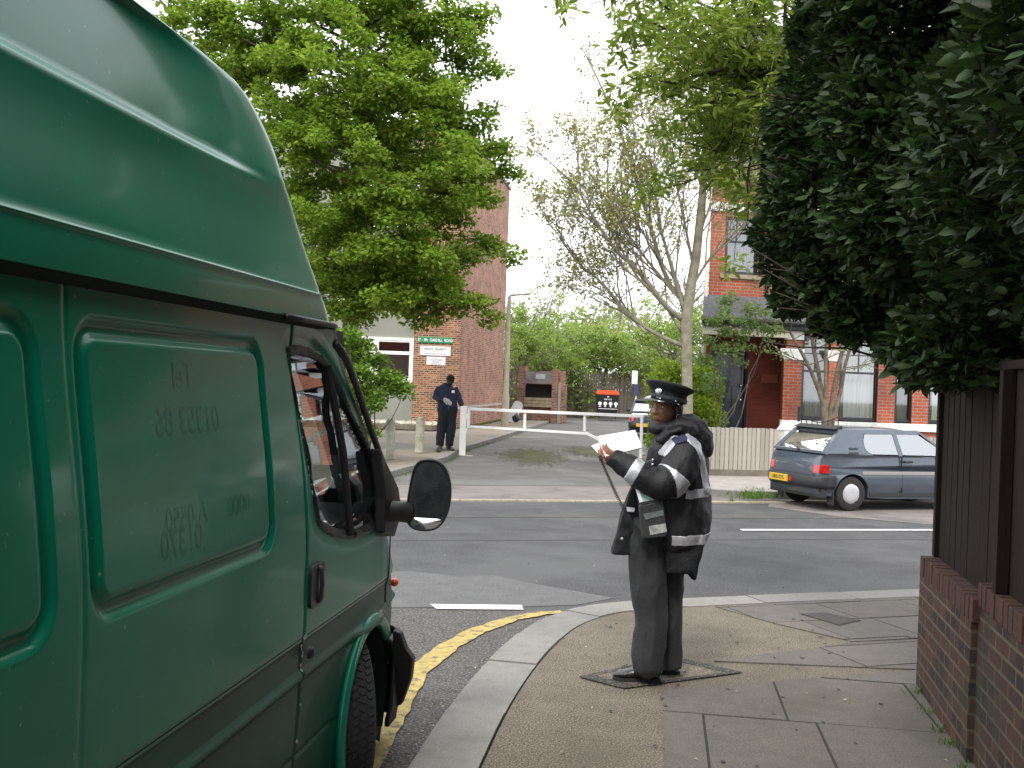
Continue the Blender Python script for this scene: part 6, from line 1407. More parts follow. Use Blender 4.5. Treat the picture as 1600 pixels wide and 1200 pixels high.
# ================================================================ CARS
def arc_pts(cx, cz, r, a0, a1, n): return [(cx + r * math.cos(R(a0 + (a1 - a0) * i / n)), cz + r * math.sin(R(a0 + (a1 - a0) * i / n))) for i in range(n + 1)]
def hatchback(name, label, body_m, loc, rz, group=None, plate=None, dark_glass=False):
    t = thing(name, label, 'car', tuple(loc), rz, group); L = lambda mb, n, m, p=t, **k: mb.build(n, m, p, local=True, **k)
    Lg = 3.70; W = .785; wr_ = .275; xr, xf = .66, 3.08
    # lower body: outline with wheel arches, pushed across the width
    bot = .24
    o = [(.06, .33), (.10, bot + .02)] + [(xr - .345, bot)] + arc_pts(xr, .275, .335, 186, -6, 14) + [(xr + .345, bot - .02), (1.4, .2), (2.2, .2), (xf - .345, bot - .02)] + arc_pts(xf, .275, .335, 186, -6, 14) + [(xf + .345, bot), (3.62, .27), (3.69, .38), (3.70, .52), (3.66, .62), (3.5, .74), (3.2, .80), (2.85, .875), (2.72, .905), (2.0, .90), (1.2, .92), (.5, .94), (.24, .935), (.13, .90), (.09, .82), (.07, .7), (.05, .56), (.04, .45)]
    def wdt(x, z):
        w_ = W
        if z > .55: w_ -= .05 * ((z - .55) / .38) ** 1.5
        if z < .35: w_ -= .035
        if x < .35: w_ -= .13 * ((.35 - x) / .35) ** 2
        if x > 3.2: w_ -= .17 * ((x - 3.2) / .5) ** 2
        return w_
    # refine outline so the width can vary along it
    oo = []
    for (a, b) in zip(o, o[1:] + o[:1]):
        n = max(1, int(math.dist(a, b) / .16))
        for i in range(n): oo.append((a[0] + (b[0] - a[0]) * i / n, a[1] + (b[1] - a[1]) * i / n))
    mb = MB(); n = len(oo); NL = 9
    for j in range(NL):
        s = -1 + 2 * j / (NL - 1); s_ = math.copysign(abs(s) ** .8, s)
        for x, z in oo: crw = .03 * (1 - s * s) if (z > .6 and (x > 2.7 or x < .3)) else 0; mb.v.append(Vector((x - (crw if x < .3 else -crw * .5), s_ * wdt(x, z), z + (crw * .6 if x > 2.7 else 0))))
    for j in range(NL - 1):
        for i in range(n): a = j * n + i; b = j * n + (i + 1) % n; mb.f.append((a, b, b + n, a + n)); mb.m.append(0)
    # side skins built as a fine grid so the flanks stay smooth
    tri = tessellate_polygon([[Vector((x, z, 0)) for x, z in oo]])
    for f in tri: mb.f.append(tuple(f)); mb.m.append(0); mb.f.append(tuple(reversed([k + (NL - 1) * n for k in f]))); mb.m.append(0)
    body = L(mb, 'body', body_m, bevel=.022, auto=50)
    dk = mat('car_black_trim', (.02, .021, .023), .55, var=.1) if 'car_black_trim' not in bpy.data.materials else bpy.data.materials['car_black_trim']
    if 'car_glass' not in bpy.data.materials: glass('car_glass', (.84, .9, .95), .02, .3)
    cg = bpy.data.materials['car_glass']
    # greenhouse: roof, pillars, panes
    zb, zt = .93, 1.345
    def side(x, z): return (W - .05 - .135 * (z - zb) / (zt - zb)) if z >= zb else wdt(x, z)
    B = dict(rb=(.17, .93), rt=(.56, 1.33), cb=(.70, .925), ct=(.98, 1.27), c2b=(1.02, .93), c2t=(.92, 1.28), bb=(1.62, .91), bt=(1.56, 1.29), bb2=(1.70, .91), bt2=(1.64, 1.29), ft=(2.12, 1.27), fb=(2.78, .90), wt=(2.08, 1.32), wb=(2.78, .9))
    mb = MB(); rx = [(.50, 1.315), (.56, 1.345), (.8, 1.365), (1.3, 1.375), (1.8, 1.36), (2.1, 1.325), (2.16, 1.295)]
    for x, z in rx:
        for j in range(9): s = -1 + j / 4; mb.v.append(Vector((x, s * (.60 + .0), z - .035 * s ** 4 - .012 * s * s)))
    for i in range(len(rx) - 1):
        for j in range(8): a = i * 9 + j; mb.f.append((a, a + 1, a + 10, a + 9)); mb.m.append(0)
    rf = L(mb, 'roof', body_m, smooth=True); sm = rf.modifiers.new('s', 'SOLIDIFY'); sm.thickness = .045; sm.offset = -1
    def quadpan(pts, s, name, m, th=.02, off=0, **k):
        mb = MB(); q = [Vector((x, s * (side(x, z) + off), z)) for x, z in pts]; mb.prism(q, (0, -s * th, 0)); return L(mb, name, m, **k)
    for s in (-1, 1):
        quadpan([(.15, .91), (.47, 1.30), (.56, 1.335), (1.0, 1.335), (.985, 1.27), (.96, 1.25), (.92, 1.13), (.95, 1.0), (1.0, .955), (1.08, .93), (1.08, .91)], s, 'rear_pillar', body_m, .05, .004, bevel=.008)
        quadpan([(1.60, .91), (1.54, 1.30), (1.62, 1.30), (1.68, .91)], s, 'door_pillar', body_m, .04, .004)
        quadpan([(2.76, .90), (2.10, 1.325), (2.03, 1.335), (2.68, .90)], s, 'windscreen_pillar', body_m, .05, .004)
        quadpan([(.98, 1.26), (.98, 1.335), (2.08, 1.335), (2.1, 1.27)], s, 'roof_rail', body_m, .05, .003)
        quadpan([(1.08, .935), (1.0, .965), (.955, 1.02), (.935, 1.13), (.97, 1.24), (1.0, 1.262), (1.54, 1.275), (1.60, .93)], s, 'rear_side_window', cg, .006, -.004)
        quadpan([(1.69, .93), (1.63, 1.275), (2.08, 1.262), (2.66, .92)], s, 'door_window', cg, .006, -.004)
        for k in range(2): quadpan([(.64 - .02 * k, 1.005 - .07 * k), (.80, 1.005 - .07 * k), (.80, 1.035 - .07 * k), (.63, 1.035 - .07 * k)], s, 'air_vent', dk, .012, .006, bevel=.004)
        mb = MB(); mb.box((.85, s * (W - .002), .60), (xf - .34, s * (W + .014), .655)); L(mb, 'side_moulding', mat('moulding', (.3, .28, .27), .5) if 'moulding' not in bpy.data.materials else bpy.data.materials['moulding'], bevel=.005)
        mb = MB(); mb.box((xr + .36, s * (W - .05), .235), (xf - .36, s * (W - .018), .30)); L(mb, 'sill', dk, bevel=.006)
        mb = MB(); mb.box((1.69, s * (W - .035), .80), (1.86, s * (W + .006), .835)); L(mb, 'door_handle', dk, bevel=.006)
        mb = MB(); mb.box((1.655, s * (W - .03), .3), (1.662, s * (W + .0015), .66)); mb.box((1.655, s * (W - .05), .66), (1.662, s * (W - .022), .91)); L(mb, 'door_gap', dk)
        mb = MB(); mb.ell((2.55, s * (W + .07), .95), (.06, .09, .07), 14, 8); L(mb, 'door_mirror', dk, smooth=True)
        mb = MB(); mb.prism([(.075, s * (W - .17 - .33 * 0), .60), (.075, s * (W - .17), .77), (.11, s * (W - .40), .77), (.10, s * (W - .40), .60)], (-.03, 0, 0)) if 0 else None
        # lamps wrap the corner
        mb = MB(); q = [(.045, W - .24), (.03, W - .2), (.075, W - .105), (.22, W - .045)]
        q = [(x - .01, y) for x, y in q]
        vs = [Vector((x + (.02 if z > .7 else 0), s * (y + .012), z)) for z in (.615, .745) for x, y in q] + [Vector((x + .06, s * (y - .03), z)) for z in (.615, .745) for x, y in q]
        mb.add(vs, [(0, 1, 5, 4), (1, 2, 6, 5), (2, 3, 7, 6), (8, 12, 13, 9), (9, 13, 14, 10), (10, 14, 15, 11), (0, 8, 9, 1), (1, 9, 10, 2), (2, 10, 11, 3), (4, 5, 13, 12), (5, 6, 14, 13), (6, 7, 15, 14), (0, 4, 12, 8), (3, 11, 15, 7)])
        L(mb, 'tail_light', mat('red_lens', (.45, .015, .015), .15, coat=1, var=.25, scale=18) if 'red_lens' not in bpy.data.materials else bpy.data.materials['red_lens'])
        mb = MB(); mb.prism([(3.60, s * .40, .52), (3.60, s * .66, .52), (3.56, s * .66, .66), (3.58, s * .40, .66)], (.06, 0, 0)); L(mb, 'headlight', bpy.data.materials['lamp_glass'], bevel=.01)
        mb = MB(); mb.box((xr - .37, s * (W - .16), .10), (xr - .35, s * (W - .005), .30)); L(mb, 'mudflap', dk)
    mb = MB(); mb.add([Vector(q) for q in ((.16, -.66, .955), (.16, .66, .955), (.50, .55, 1.295), (.50, -.55, 1.295))], [(0, 1, 2, 3)]); L(mb, 'rear_window', cg)
    mb = MB()
    for s in (-1, 1): mb.prism([(.12, s * .735, .93), (.12, s * .64, .93), (.48, s * .53, 1.30), (.48, s * .615, 1.31)], (.045, 0, .0))
    mb.prism([(.10, -.70, .93), (.10, .70, .93), (.135, .69, .975), (.135, -.69, .975)], (.04, 0, 0)); mb.prism([(.455, -.6, 1.28), (.455, .6, 1.28), (.50, .59, 1.33), (.50, -.59, 1.33)], (.04, 0, 0)); L(mb, 'tailgate_frame', body_m, bevel=.006)
    mb = MB(); mb.add([Vector(q) for q in ((2.74, -.69, .915), (2.74, .69, .915), (2.12, .575, 1.31), (2.12, -.575, 1.31))], [(0, 1, 2, 3)]); L(mb, 'windscreen', cg)
    mb = MB(); mb.tube([(.13, -.05, .965), (.16, .2, 1.02), (.19, .42, 1.03)], .008, 5); mb.box((.10, -.08, .93), (.14, -.02, .97)); L(mb, 'rear_wiper', dk)
    # rear spoiler lip, bumper, plate
    mb = MB(); mb.prism([(.42, -.57, 1.33), (.56, -.58, 1.385), (.58, -.58, 1.34), (.5, -.57, 1.32)], (0, 1.15, 0)); L(mb, 'spoiler', dk, bevel=.006)
    mb = MB(); bz = [(.02, .36), (-.01, .42), (-.01, .54), (.03, .575)]
    vs = []; 
    for bx_, bz_ in bz:
        for x, y in ((.34, -W - .004), (.15, -W + .025), (.045 + bx_, -W + .08), (-.02 + bx_, -W + .22), (-.045 + bx_, 0), (-.02 + bx_, W - .22), (.045 + bx_, W - .08), (.15, W - .025), (.34, W + .004)): vs.append(Vector((x, y, bz_)))
    mb.add(vs, [(j * 9 + i, j * 9 + i + 1, (j + 1) * 9 + i + 1, (j + 1) * 9 + i) for j in range(3) for i in range(8)]); bpr = L(mb, 'rear_bumper', dk, smooth=True); sm = bpr.modifiers.new('s', 'SOLIDIFY'); sm.thickness = .03
    mb = MB(); mb.box((.10, -W + .04, .2), (.2, W - .04, .36)); L(mb, 'rear_valance', dk, bevel=.02)
    mb = MB(); mb.box((3.62, -W + .1, .3), (3.74, W - .1, .46)); L(mb, 'front_bumper', dk, bevel=.03)
    mb = MB(); mb.box((-.083, -.02, .415), (-.055, .50, .53)); pl_ = L(mb, 'number_plate', mat('plate_yellow', (.6, .38, .03), .5) if 'plate_yellow' not in bpy.data.materials else bpy.data.materials['plate_yellow'], bevel=.003)
    if plate:
        mb = MB(); T = Matrix.Translation((-.085, .24, .4725)) @ Matrix(((0, 0, -1, 0), (-1, 0, 0, 0), (0, 1, 0, 0), (0, 0, 0, 1))); mb.text(plate, .085, T, .001, 'CENTER', .001, .92); mb.build('characters', dk, pl_, local=True)
    mb = MB(); mb.box((-.075, -.13, .44), (-.05, -.06, .5)); L(mb, 'fog_lamp', bpy.data.materials['red_lens'])
    for (a, wd_, z_) in ((-.42, .16, .70), (.45, .14, .71)):
        mb = MB(); mb.box((.055, a - wd_ / 2, z_), (.072, a + wd_ / 2, z_ + .022)); L(mb, 'badge', mat('badge_chrome', (.5, .5, .5), .4, metal=.8) if 'badge_chrome' not in bpy.data.materials else bpy.data.materials['badge_chrome'])
    mb = MB(); mb.box((.4, -.6, .35), (3.2, .6, .4)); mb.box((1.25, -.58, .4), (1.35, .58, .98)); mb.box((1.85, -.55, .4), (1.97, -.1, 1.0)); mb.box((1.85, .1, .4), (1.97, .55, 1.0)); mb.box((2.4, -.65, .5), (2.75, .65, .92)); mb.box((1.86, -.4, 1.0), (1.94, -.24, 1.14)); mb.box((1.86, .24, 1.0), (1.94, .4, 1.14)); L(mb, 'interior', bpy.data.materials['cab_trim'], bevel=.02)
    mb = MB(); mb.box((xr - .33, -W + .06, .22), (xr + .33, W - .06, .66)); mb.box((xf - .33, -W + .06, .22), (xf + .33, W - .06, .66)) if 0 else None; 
    wc_ = None
    for x in (xr, xf):
        for s in (1, -1):
            w_ = thing('wheel', None, None, (x, s * (W - .10), .285)); w_.parent = t; Rx = Matrix.Rotation(R(90 * s), 4, 'X')
            mb = MB(); mb.lathe((0, 0, 0), [(.17, -.08), (.24, -.082), (.275, -.065), (.285, -.04), (.285, .04), (.275, .065), (.24, .082), (.17, .08)], 32, Rx); mb.build('tyre', tyre, w_, local=True, auto=40)
            mb = MB(); mb.lathe((0, 0, 0), [(.18, -.075), (.16, -.04), (.155, .02), (0, .03)], 24, Rx); mb.build('rim', dk, w_, local=True, smooth=True)
            mb = MB(); pr_ = [(0, -.088), (.05, -.09), (.11, -.088), (.155, -.078), (.172, -.066)]; mb.lathe((0, 0, 0), pr_, 36, Rx)
            for i in range(36): mb.v[4 * 36 + i] *= (.94 if i % 6 == 0 else 1.0)
            mb.build('hub_cap', mat('hub_cap', (.5, .5, .52), .4, metal=.3) if 'hub_cap' not in bpy.data.materials else bpy.data.materials['hub_cap'], w_, local=True, smooth=True)
    mb = MB(); mb.box((xr - .3, -W + .2, .3), (xr + .3, W - .2, .6)); mb.box((xr + .3, -.5, .3), (xf - .3, .5, .35)); mb.box((xf - .3, -W + .2, .3), (xf + .3, W - .2, .6)); L(mb, 'underside', seam)
    return t
cp_ = mat('slate_blue_paint', (.07, .088, .118), .3, metal=.3, coat=.8, var=.08, scale=3); patch(cp_, (.13, .14, .15), 2, .35)
TH = R(20)
wr0 = G(1325, 798, RZ + .005); fwd = Vector((math.cos(TH), math.sin(TH), 0)); rgt_ = Vector((math.sin(TH), -math.cos(TH), 0))
loc = wr0 - fwd * .62 - rgt_ * .65; loc.z = RZ + .005
car = hatchback('hatchback', 'blue-grey three-door hatchback with yellow number plate parked outside the brick house', cp_, loc, TH, None, 'G835 GYC')
CS = .94
car.scale = (CS, CS, CS)
t = thing('parcel', 'small pale paper lying inside the hatchback rear window', 'paper', tuple(loc + fwd * .45 + Vector((0, 0, .99))), TH)
bpy.data.objects.remove(t)
cb_ = mat('dark_blue_car_paint', (.012, .018, .04), .3, coat=.8); silver = mat('pale_car_roof', (.45, .5, .58), .35, metal=.4)
c2 = hatchback('parked_car', 'dark blue car parked on the drive behind the right end of the barrier', cb_, Vector((P(984, 640, 38).x + .05, 38, RZ + .01)) , R(82), None, None)
c2.location = (P(984, 640, 38).x + .75, 38, RZ + .01)
# ================================================================ PEOPLE
def head_shape(mb, M, s=1.0, seg=72, rings=56):
    ax, ay, az = .098, .077, .118; vs = []
    g = lambda a, b: math.exp(-(a / b) ** 2)
    for j in range(rings + 1):
        ph = math.pi / 2 - math.pi * j / rings
        for k in range(seg):
            th = 2 * math.pi * k / seg; x = ax * math.cos(ph) * math.cos(th); y = ay * math.cos(ph) * math.sin(th); z = az * math.sin(ph)
            fr = max(0, math.cos(th)) if abs(math.cos(ph)) > .01 else 0
            if z < 0:
                t = -z / az; y *= 1 - .34 * t ** 1.7; x += .010 * t * fr
                if x < 0: x *= 1 - .45 * t
            if z > 0: y *= 1 + .03 * math.sin(math.pi * z / az)
            if x > .02:
                n = 0
                zt = z + .018
                pr = 0
                if -.016 <= zt <= .045: pr = (1 - (zt + .004) / .05) if zt > -.004 else (zt + .016) / .012
                n += .026 * max(0, pr) * g(y, .010 + .007 * max(0, min(1, (.01 - zt) / .02)))
                n += .006 * g(zt + .004, .008) * (g(y - .014, .007) + g(y + .014, .007))
                for sy in (-1, 1): n -= .011 * g(y - sy * .032, .015) * g(z - .014, .011); n += .005 * g(y - sy * .04, .016) * g(z + .022, .018)
                n += .004 * g(z - .034, .009) * g(y, .05)
                n += .0065 * g(y, .019) * (g(z + .053, .005) + 1.1 * g(z + .065, .006)) - .004 * g(y, .024) * g(z + .059, .003)
                n -= .004 * g(z + .079, .007) * g(y, .03); n += .008 * g(z + .097, .014) * g(y, .022)
                x += n
            vs.append(M @ (Vector((x, y, z)) * s))
    fs = [(j * seg + k, (j + 1) * seg + k, (j + 1) * seg + (k + 1) % seg, j * seg + (k + 1) % seg) for j in range(rings) for k in range(seg)]
    mb.add(vs, fs)
    for sy in (-1, 1): mb.ell(M @ (Vector((-.005, sy * .078, -.002)) * s), (.018 * s, .008 * s, .030 * s), 12, 8, M.to_3x3())
def hand_shape(mb, wrist, d, palm, curl=.5, side=1, s=1.0, thumb_in=.4, spread=.12):
    """d: towards the knuckles, palm: palm normal, side: +1 thumb lies on d x palm side"""
    d = Vector(d).normalized(); n = Vector(palm); n = (n - d * n.dot(d)).normalized(); a = d.cross(n) * side; w_ = Vector(wrist)
    mb.tube([w_, w_ + d * .03 * s, w_ + d * .06 * s, w_ + d * .085 * s], [(.026 * s, .018 * s), (.036 * s, .016 * s), (.041 * s, .015 * s), (.038 * s, .012 * s)], 14, up=tuple(n))
    for i, (off, ln, r) in enumerate(((.031, .072, .0088), (.0105, .08, .0092), (-.0105, .075, .0088), (-.031, .058, .0078))):
        b = w_ + d * .082 * s + a * off * s; dd = (d + a * (off * spread * 12)).normalized(); pts = [b - dd * .02 * s, b]; ang = 0
        for k in range(3):
            ang += curl * (.75 + .1 * i); v = dd * math.cos(ang) + n * math.sin(ang); b = b + v * (ln * s * (.42, .32, .26)[k]); pts.append(b)
        mb.tube(pts, [r * s * 1.05, r * s * 1.05, r * s, r * s * .93, r * s * .7], 8)
    b = w_ + d * .022 * s + a * .026 * s; v = (d * .75 + a * .75 + n * thumb_in).normalized(); p2 = b + v * .042 * s; v2 = (d * 1.0 + a * .15 + n * thumb_in * 1.4).normalized(); p3 = p2 + v2 * .03 * s; mb.tube([b - v * .01, b, p2, p3, p3 + v2 * .02 * s], [.014 * s, .014 * s, .0115 * s, .0105 * s, .007 * s], 8)
def fold(seed, a=.004, sc=(9, 9, 4), a2=.002):
    o = Vector((seed * 3.1, seed * 1.7, seed))
    def f(c, n):
        q = Vector((c.x * sc[0], c.y * sc[1], c.z * sc[2])) + o
        v = noise.noise(q); r = 1 - abs(noise.noise(q * 1.7 + Vector((4, 2, 1)))) * 2.2
        return a * v * 1.3 + a2 * r + .0008 * noise.noise(c * 60)
    return f
skin = mat('brown_skin', (.22, .095, .055), .42, var=.12, scale=25, spec=.5); dskin = mat('dark_skin', (.035, .018, .012), .55, var=.1)
hair_m = mat('black_hair', (.008, .007, .006), .6, var=.3, scale=60, bump=.5, bscale=120)
jk = mat('black_waterproof', (.0085, .0085, .0105), .62, var=.25, scale=6, bump=.25, bscale=70, spec=.35); jk2 = mat('charcoal_wool', (.021, .023, .024), .9, var=.2, scale=60, bump=.4, bscale=300)
refl = mat('reflective_tape', (.42, .43, .46), .45, metal=.35, var=.18, scale=14); leather = mat('black_leather', (.01, .01, .011), .3, coat=.4, bump=.2, bscale=60)
# ---------------------------------------------------------------- traffic warden
WY = 6.1
def Wp(px, py, dy=0.0): return P(px, py, WY + dy)
PXM = F / WY
wbase = G(1018, 1058); warden = thing('person', 'traffic warden in black peaked cap and black jacket with silver bands, holding a pad', 'person', (wbase.x, WY, 0))
# head pose
yaw = R(43); f_ = Vector((-math.sin(yaw), -math.cos(yaw), -.06)).normalized(); up_ = Vector((math.sin(ROLL) * 1.0 + .02, 0, 1)); up_ = (up_ - f_ * up_.dot(f_)).normalized(); l_ = up_.cross(f_)
hc_ = Wp(1039.5, 637.5, -.025)
HM = Matrix(((f_.x, l_.x, up_.x, hc_.x), (f_.y, l_.y, up_.y, hc_.y), (f_.z, l_.z, up_.z, hc_.z), (0, 0, 0, 1)))
HS = .93
mb = MB(); head_shape(mb, HM, HS)
mb.tube([HM @ Vector((-.03, 0, -.05)), Wp(1048, 668, 0), Wp(1052, 690, 0)], [.052, .055, .07], 14)
mb.tube([Wp(1053, 688, 0), Wp(1056, 715, 0), Wp(1056, 760, 0), Wp(1048, 800, 0), Wp(1040, 830, 0)], [(.10, .08), (.16, .12), (.15, .12), (.13, .11), (.10, .09)], 18)
for dx, dy in ((0, -.075), (30, .07)):
    mb.tube([Wp(1016 + dx * .9, 830, dy), Wp(1016 + dx, 940, dy), Wp(1014 + dx * 1.1, 1000, dy), Wp(1013 + dx * 1.15, 1040, dy)], [.07, .055, .048, .035], 12)
mb.tube([Wp(1066, 700, -.15), Wp(1054, 745, -.22), Wp(1036, 757, -.25), Wp(992, 737, -.24), Wp(968, 721, -.22)], [.05, .045, .042, .035, .026], 10)
mb.tube([Wp(1040, 702, .14), Wp(1028, 745, .22), Wp(1018, 758, .2), Wp(990, 735, .08), Wp(968, 715, .0)], [.05, .045, .042, .035, .026], 10)
hand_shape(mb, Wp(965, 720, -.235), Wp(945, 705, -.2) - Wp(970, 722, -.225), Vector((.25, .9, .35)), .5, 1, .93, .1)
hand_shape(mb, Wp(972, 716, .0), Wp(945, 706, -.04) - Wp(970, 716, .0), Vector((-.1, -.8, .5)), .6, -1, .93, .2)
body_w = remesh(mb, 'body', skin, warden, .0042, 1)
for sy in (-1, 1):
    mb = MB(); c = Vector((.0785, sy * .0315, .0128)) * HS; mb.ell(HM @ c, (.0105, .0125, .0068), 16, 10, HM.to_3x3()); e = mb.build('eye', mat('eye_white', (.75, .74, .72), .15, coat=1) if sy < 0 else bpy.data.materials['eye_white'], warden, smooth=True)
    mb = MB(); lk_ = Vector((.0092, .0035 - .003, .0)); mb.ell(HM @ (c + lk_), (.0022, .0046, .0052), 12, 8, HM.to_3x3()); mb.build('iris', mat('iris', (.01, .006, .004), .1) if sy < 0 else bpy.data.materials['iris'], e, smooth=True)
    mb = MB(); mb.tube([HM @ (Vector((.083 + .005, sy * .014, .034)) * HS), HM @ (Vector((.0865, sy * .03, .0395)) * HS), HM @ (Vector((.070, sy * .05, .034)) * HS)], [.0022, .003, .0015], 6); mb.build('eyebrow', hair_m, warden, smooth=True)
    for zz in (.0072, -.0072): mb = MB(); mb.tube([HM @ (c + Vector((-.002, -.0135, 0))), HM @ (c + Vector((.0075, -.006, zz * .85))), HM @ (c + Vector((.0085, .001, zz))), HM @ (c + Vector((.005, .0085, zz * .75))), HM @ (c + Vector((-.003, .0145, 0)))], [.0018, .0026, .0028, .0025, .0016], 8); mb.build('eyelid', skin, e, smooth=True)
lipm = mat('lips', (.15, .055, .04), .45)
HMi = HM.inverted() @ Matrix.Translation(warden.location)
def lip_t(c, n): q = HMi @ c / HS; return q.x > .08 and abs(q.y) < .021 - .55 * abs(q.z + .059) and -.070 < q.z < -.049
peel(body_w, 'lips', lipm, lip_t, .0005, body_w)
mb = MB(); mb.ell(HM @ Vector((-.028, 0, .012)), (.082, .083, .10), 26, 16, HM.to_3x3()); mb.ell(HM @ Vector((-.09, .0, -.015)), (.04, .055, .055), 16, 10, HM.to_3x3()); mb.ell(HM @ Vector((.0, .062, -.005)), (.03, .016, .045), 12, 8, HM.to_3x3()); mb.ell(HM @ Vector((.0, -.062, -.005)), (.03, .016, .045), 12, 8, HM.to_3x3())
remesh(mb, 'hair', hair_m, warden, .005, 1, fold(3, .002, (60, 60, 60)))
mb = MB(); cc = HM @ (Vector((-.003, .088, -.045)) * HS); mb.tube([cc + HM.to_3x3() @ Vector((.009 * math.cos(t), .002, .011 * math.sin(t))) for t in [i * math.pi / 8 for i in range(17)]], .0022, 6); mb.build('earring', mat('gold', (.7, .4, .08), .25, metal=1), warden, smooth=True)
# cap
cupv = (up_ - f_ * .10 + Vector((0.10, 0, 0))).normalized(); cf = (f_ - cupv * f_.dot(cupv)).normalized(); cl_ = cupv.cross(cf); co_ = Wp(1043, 626, -.02)
CM = Matrix(((cf.x, cl_.x, cupv.x, co_.x), (cf.y, cl_.y, cupv.y, co_.y), (cf.z, cl_.z, cupv.z, co_.z), (0, 0, 0, 1)))
capm = mat('cap_cloth', (.008, .009, .011), .8, var=.2, scale=80, bump=.3, bscale=200); gloss = mat('patent_black', (.01, .01, .012), .12, coat=1)
mb = MB(); vs = []; fs = []; prof_c = [(.104, -.004, 0), (.106, .02, 0), (.107, .045, 0), (.115, .054, .2), (.132, .066, .6), (.143, .078, 1), (.146, .084, 1), (.143, .090, 1), (.12, .096, .8), (.08, .099, .5), (0, .100, 0)]
for r, z, tl in prof_c:
    for k in range(40):
        an = 2 * math.pi * k / 40; rx_, ry_ = r * 1.03, r * .95
        vs.append(CM @ Vector((rx_ * math.cos(an), ry_ * math.sin(an), z + tl * .010 * math.cos(an) + (.004 * noise.noise(Vector((math.cos(an) * 2, math.sin(an) * 2, z * 9)))))))
for j in range(len(prof_c) - 1):
    for k in range(40): fs.append((j * 40 + k, j * 40 + (k + 1) % 40, (j + 1) * 40 + (k + 1) % 40, (j + 1) * 40 + k))
mb.add(vs, fs); capo = mb.build('cap', capm, warden, smooth=True, clean=2)
mb = MB(); mb.tube([CM @ Vector((.109 * 1.03 * math.cos(t), .109 * .95 * math.sin(t), .012)) for t in [i * math.pi / 20 for i in range(41)]], [(.004, .014)] * 41, 8, up=tuple(cupv)); mb.build('cap_band', mat('cap_band', (.014, .016, .018), .7), capo, smooth=True)
mb = MB(); vs = []; fs = []; na_ = 20
for j, e in enumerate((0, .35, .7, 1.0)):
    for k in range(na_ + 1):
        an = R(-68 + 136 * k / na_); r0 = .106; ext = .054 * math.cos(an * .95) ** .6 if abs(an) < 1.5 else 0
        vs.append(CM @ Vector(((r0 * 1.03 + ext * e) * math.cos(an), (r0 * .95 + ext * e * .8) * math.sin(an), .012 - .034 * (e * ext / .054) ** 1.15 + .006 * math.cos(an * 2))))
fs = [(j * (na_ + 1) + k, j * (na_ + 1) + k + 1, (j + 1) * (na_ + 1) + k + 1, (j + 1) * (na_ + 1) + k) for j in range(3) for k in range(na_)]
mb.add(vs, fs); vz = mb.build('visor', gloss, capo, smooth=True); sm = vz.modifiers.new('s', 'SOLIDIFY'); sm.thickness = .003
mb = MB(); b0 = CM @ Vector((.112, .004, .042)); MR = CM.to_3x3() @ Matrix.Rotation(R(90), 3, 'Y'); mb.lathe(tuple(b0), [(0, .006), (.010, .006), (.017, .003), (.021, 0)], 12, MR); mb.ell(b0 + cf * .004 + cupv * .02, (.006, .007, .008), 8, 6); mb.build('cap_badge', mat('silver_badge', (.6, .6, .62), .3, metal=.9, var=.3, scale=90), capo, smooth=True)
for sy in (-1, 1): mb = MB(); mb.ell(CM @ Vector((.055, sy * .09, .004)), (.006, .006, .006), 8, 6); mb.build('cap_button', bpy.data.materials['silver_badge'], capo, smooth=True)
# jacket
mb = MB()
def hw(px): return px / PXM
tor = [(668, 1046, 22, .10), (680, 1052, 33, .14), (694, 1056, 42, .185), (715, 1058, 46, .20), (745, 1059, 47, .20), (775, 1058, 51, .195), (805, 1057, 53, .195), (835, 1055, 50, .19), (852, 1058, 44, .17)]
mb.tube([Wp(x, y, -.0) for y, x, h, d in tor], [(hw(h), d) for y, x, h, d in tor], 28, up=(0, 1, 0))
sk = [(825, 1072, 31, .16), (850, 1070, 29, .15)]
for y0_, y1_, d0_ in ((-.15, .13, 0),): mb.prism([Wp(x, y, y0_) for x, y in ((1041, 830), (1041, 895), (1060, 897), (1081, 893), (1088, 908), (1092, 880), (1099, 855), (1103, 830))], Vector((0, y1_ - y0_, 0)))
mb.tube([Wp(x, y, -.01) for y, x, h, d in sk], [(hw(h), d) for y, x, h, d in sk], 24, up=(0, 1, 0))
mb.prism([Wp(x, y, -.12) for x, y in ((1068, 885), (1092, 872), (1086, 908), (1080, 899))], Vector((0, .1, 0)))
mb.prism([Wp(x, y, -.10) for x, y in ((1012, 722), (1001, 740), (985, 768), (972, 805), (963, 840), (957, 865), (987, 868), (1004, 856), (1030, 850), (1040, 760), (1036, 722))], Vector((0, .06, 0)))
mb.prism([Wp(x, y, .06) for x, y in ((1012, 722), (1001, 740), (987, 768), (978, 805), (972, 835), (966, 860), (1000, 862), (1030, 850), (1040, 760), (1036, 722))], Vector((0, .05, 0)))
arm = [(1070, 697, -.13, .088), (1069, 712, -.19, .098), (1061, 732, -.23, .098), (1048, 750, -.25, .096), (1030, 757, -.265, .088), (1010, 749, -.26, .075), (990, 737, -.25, .066), (973, 726, -.235, .058), (960, 716, -.225, .052), (955, 712, -.22, .047)]
APT = [Wp(x, y, d) for x, y, d, r in arm]; mb.tube(APT, [r for *_, r in arm], 20)
mb.ell(Wp(1052, 762, -.25), (.07, .07, .055), 16, 10)
arm2 = [(1045, 697, .13, .08), (1038, 725, .2, .09), (1026, 752, .22, .085), (1008, 748, .16, .072), (990, 732, .08, .06), (978, 722, .03, .052)]
mb.tube([Wp(x, y, d) for x, y, d, r in arm2], [r for *_, r in arm2], 16)
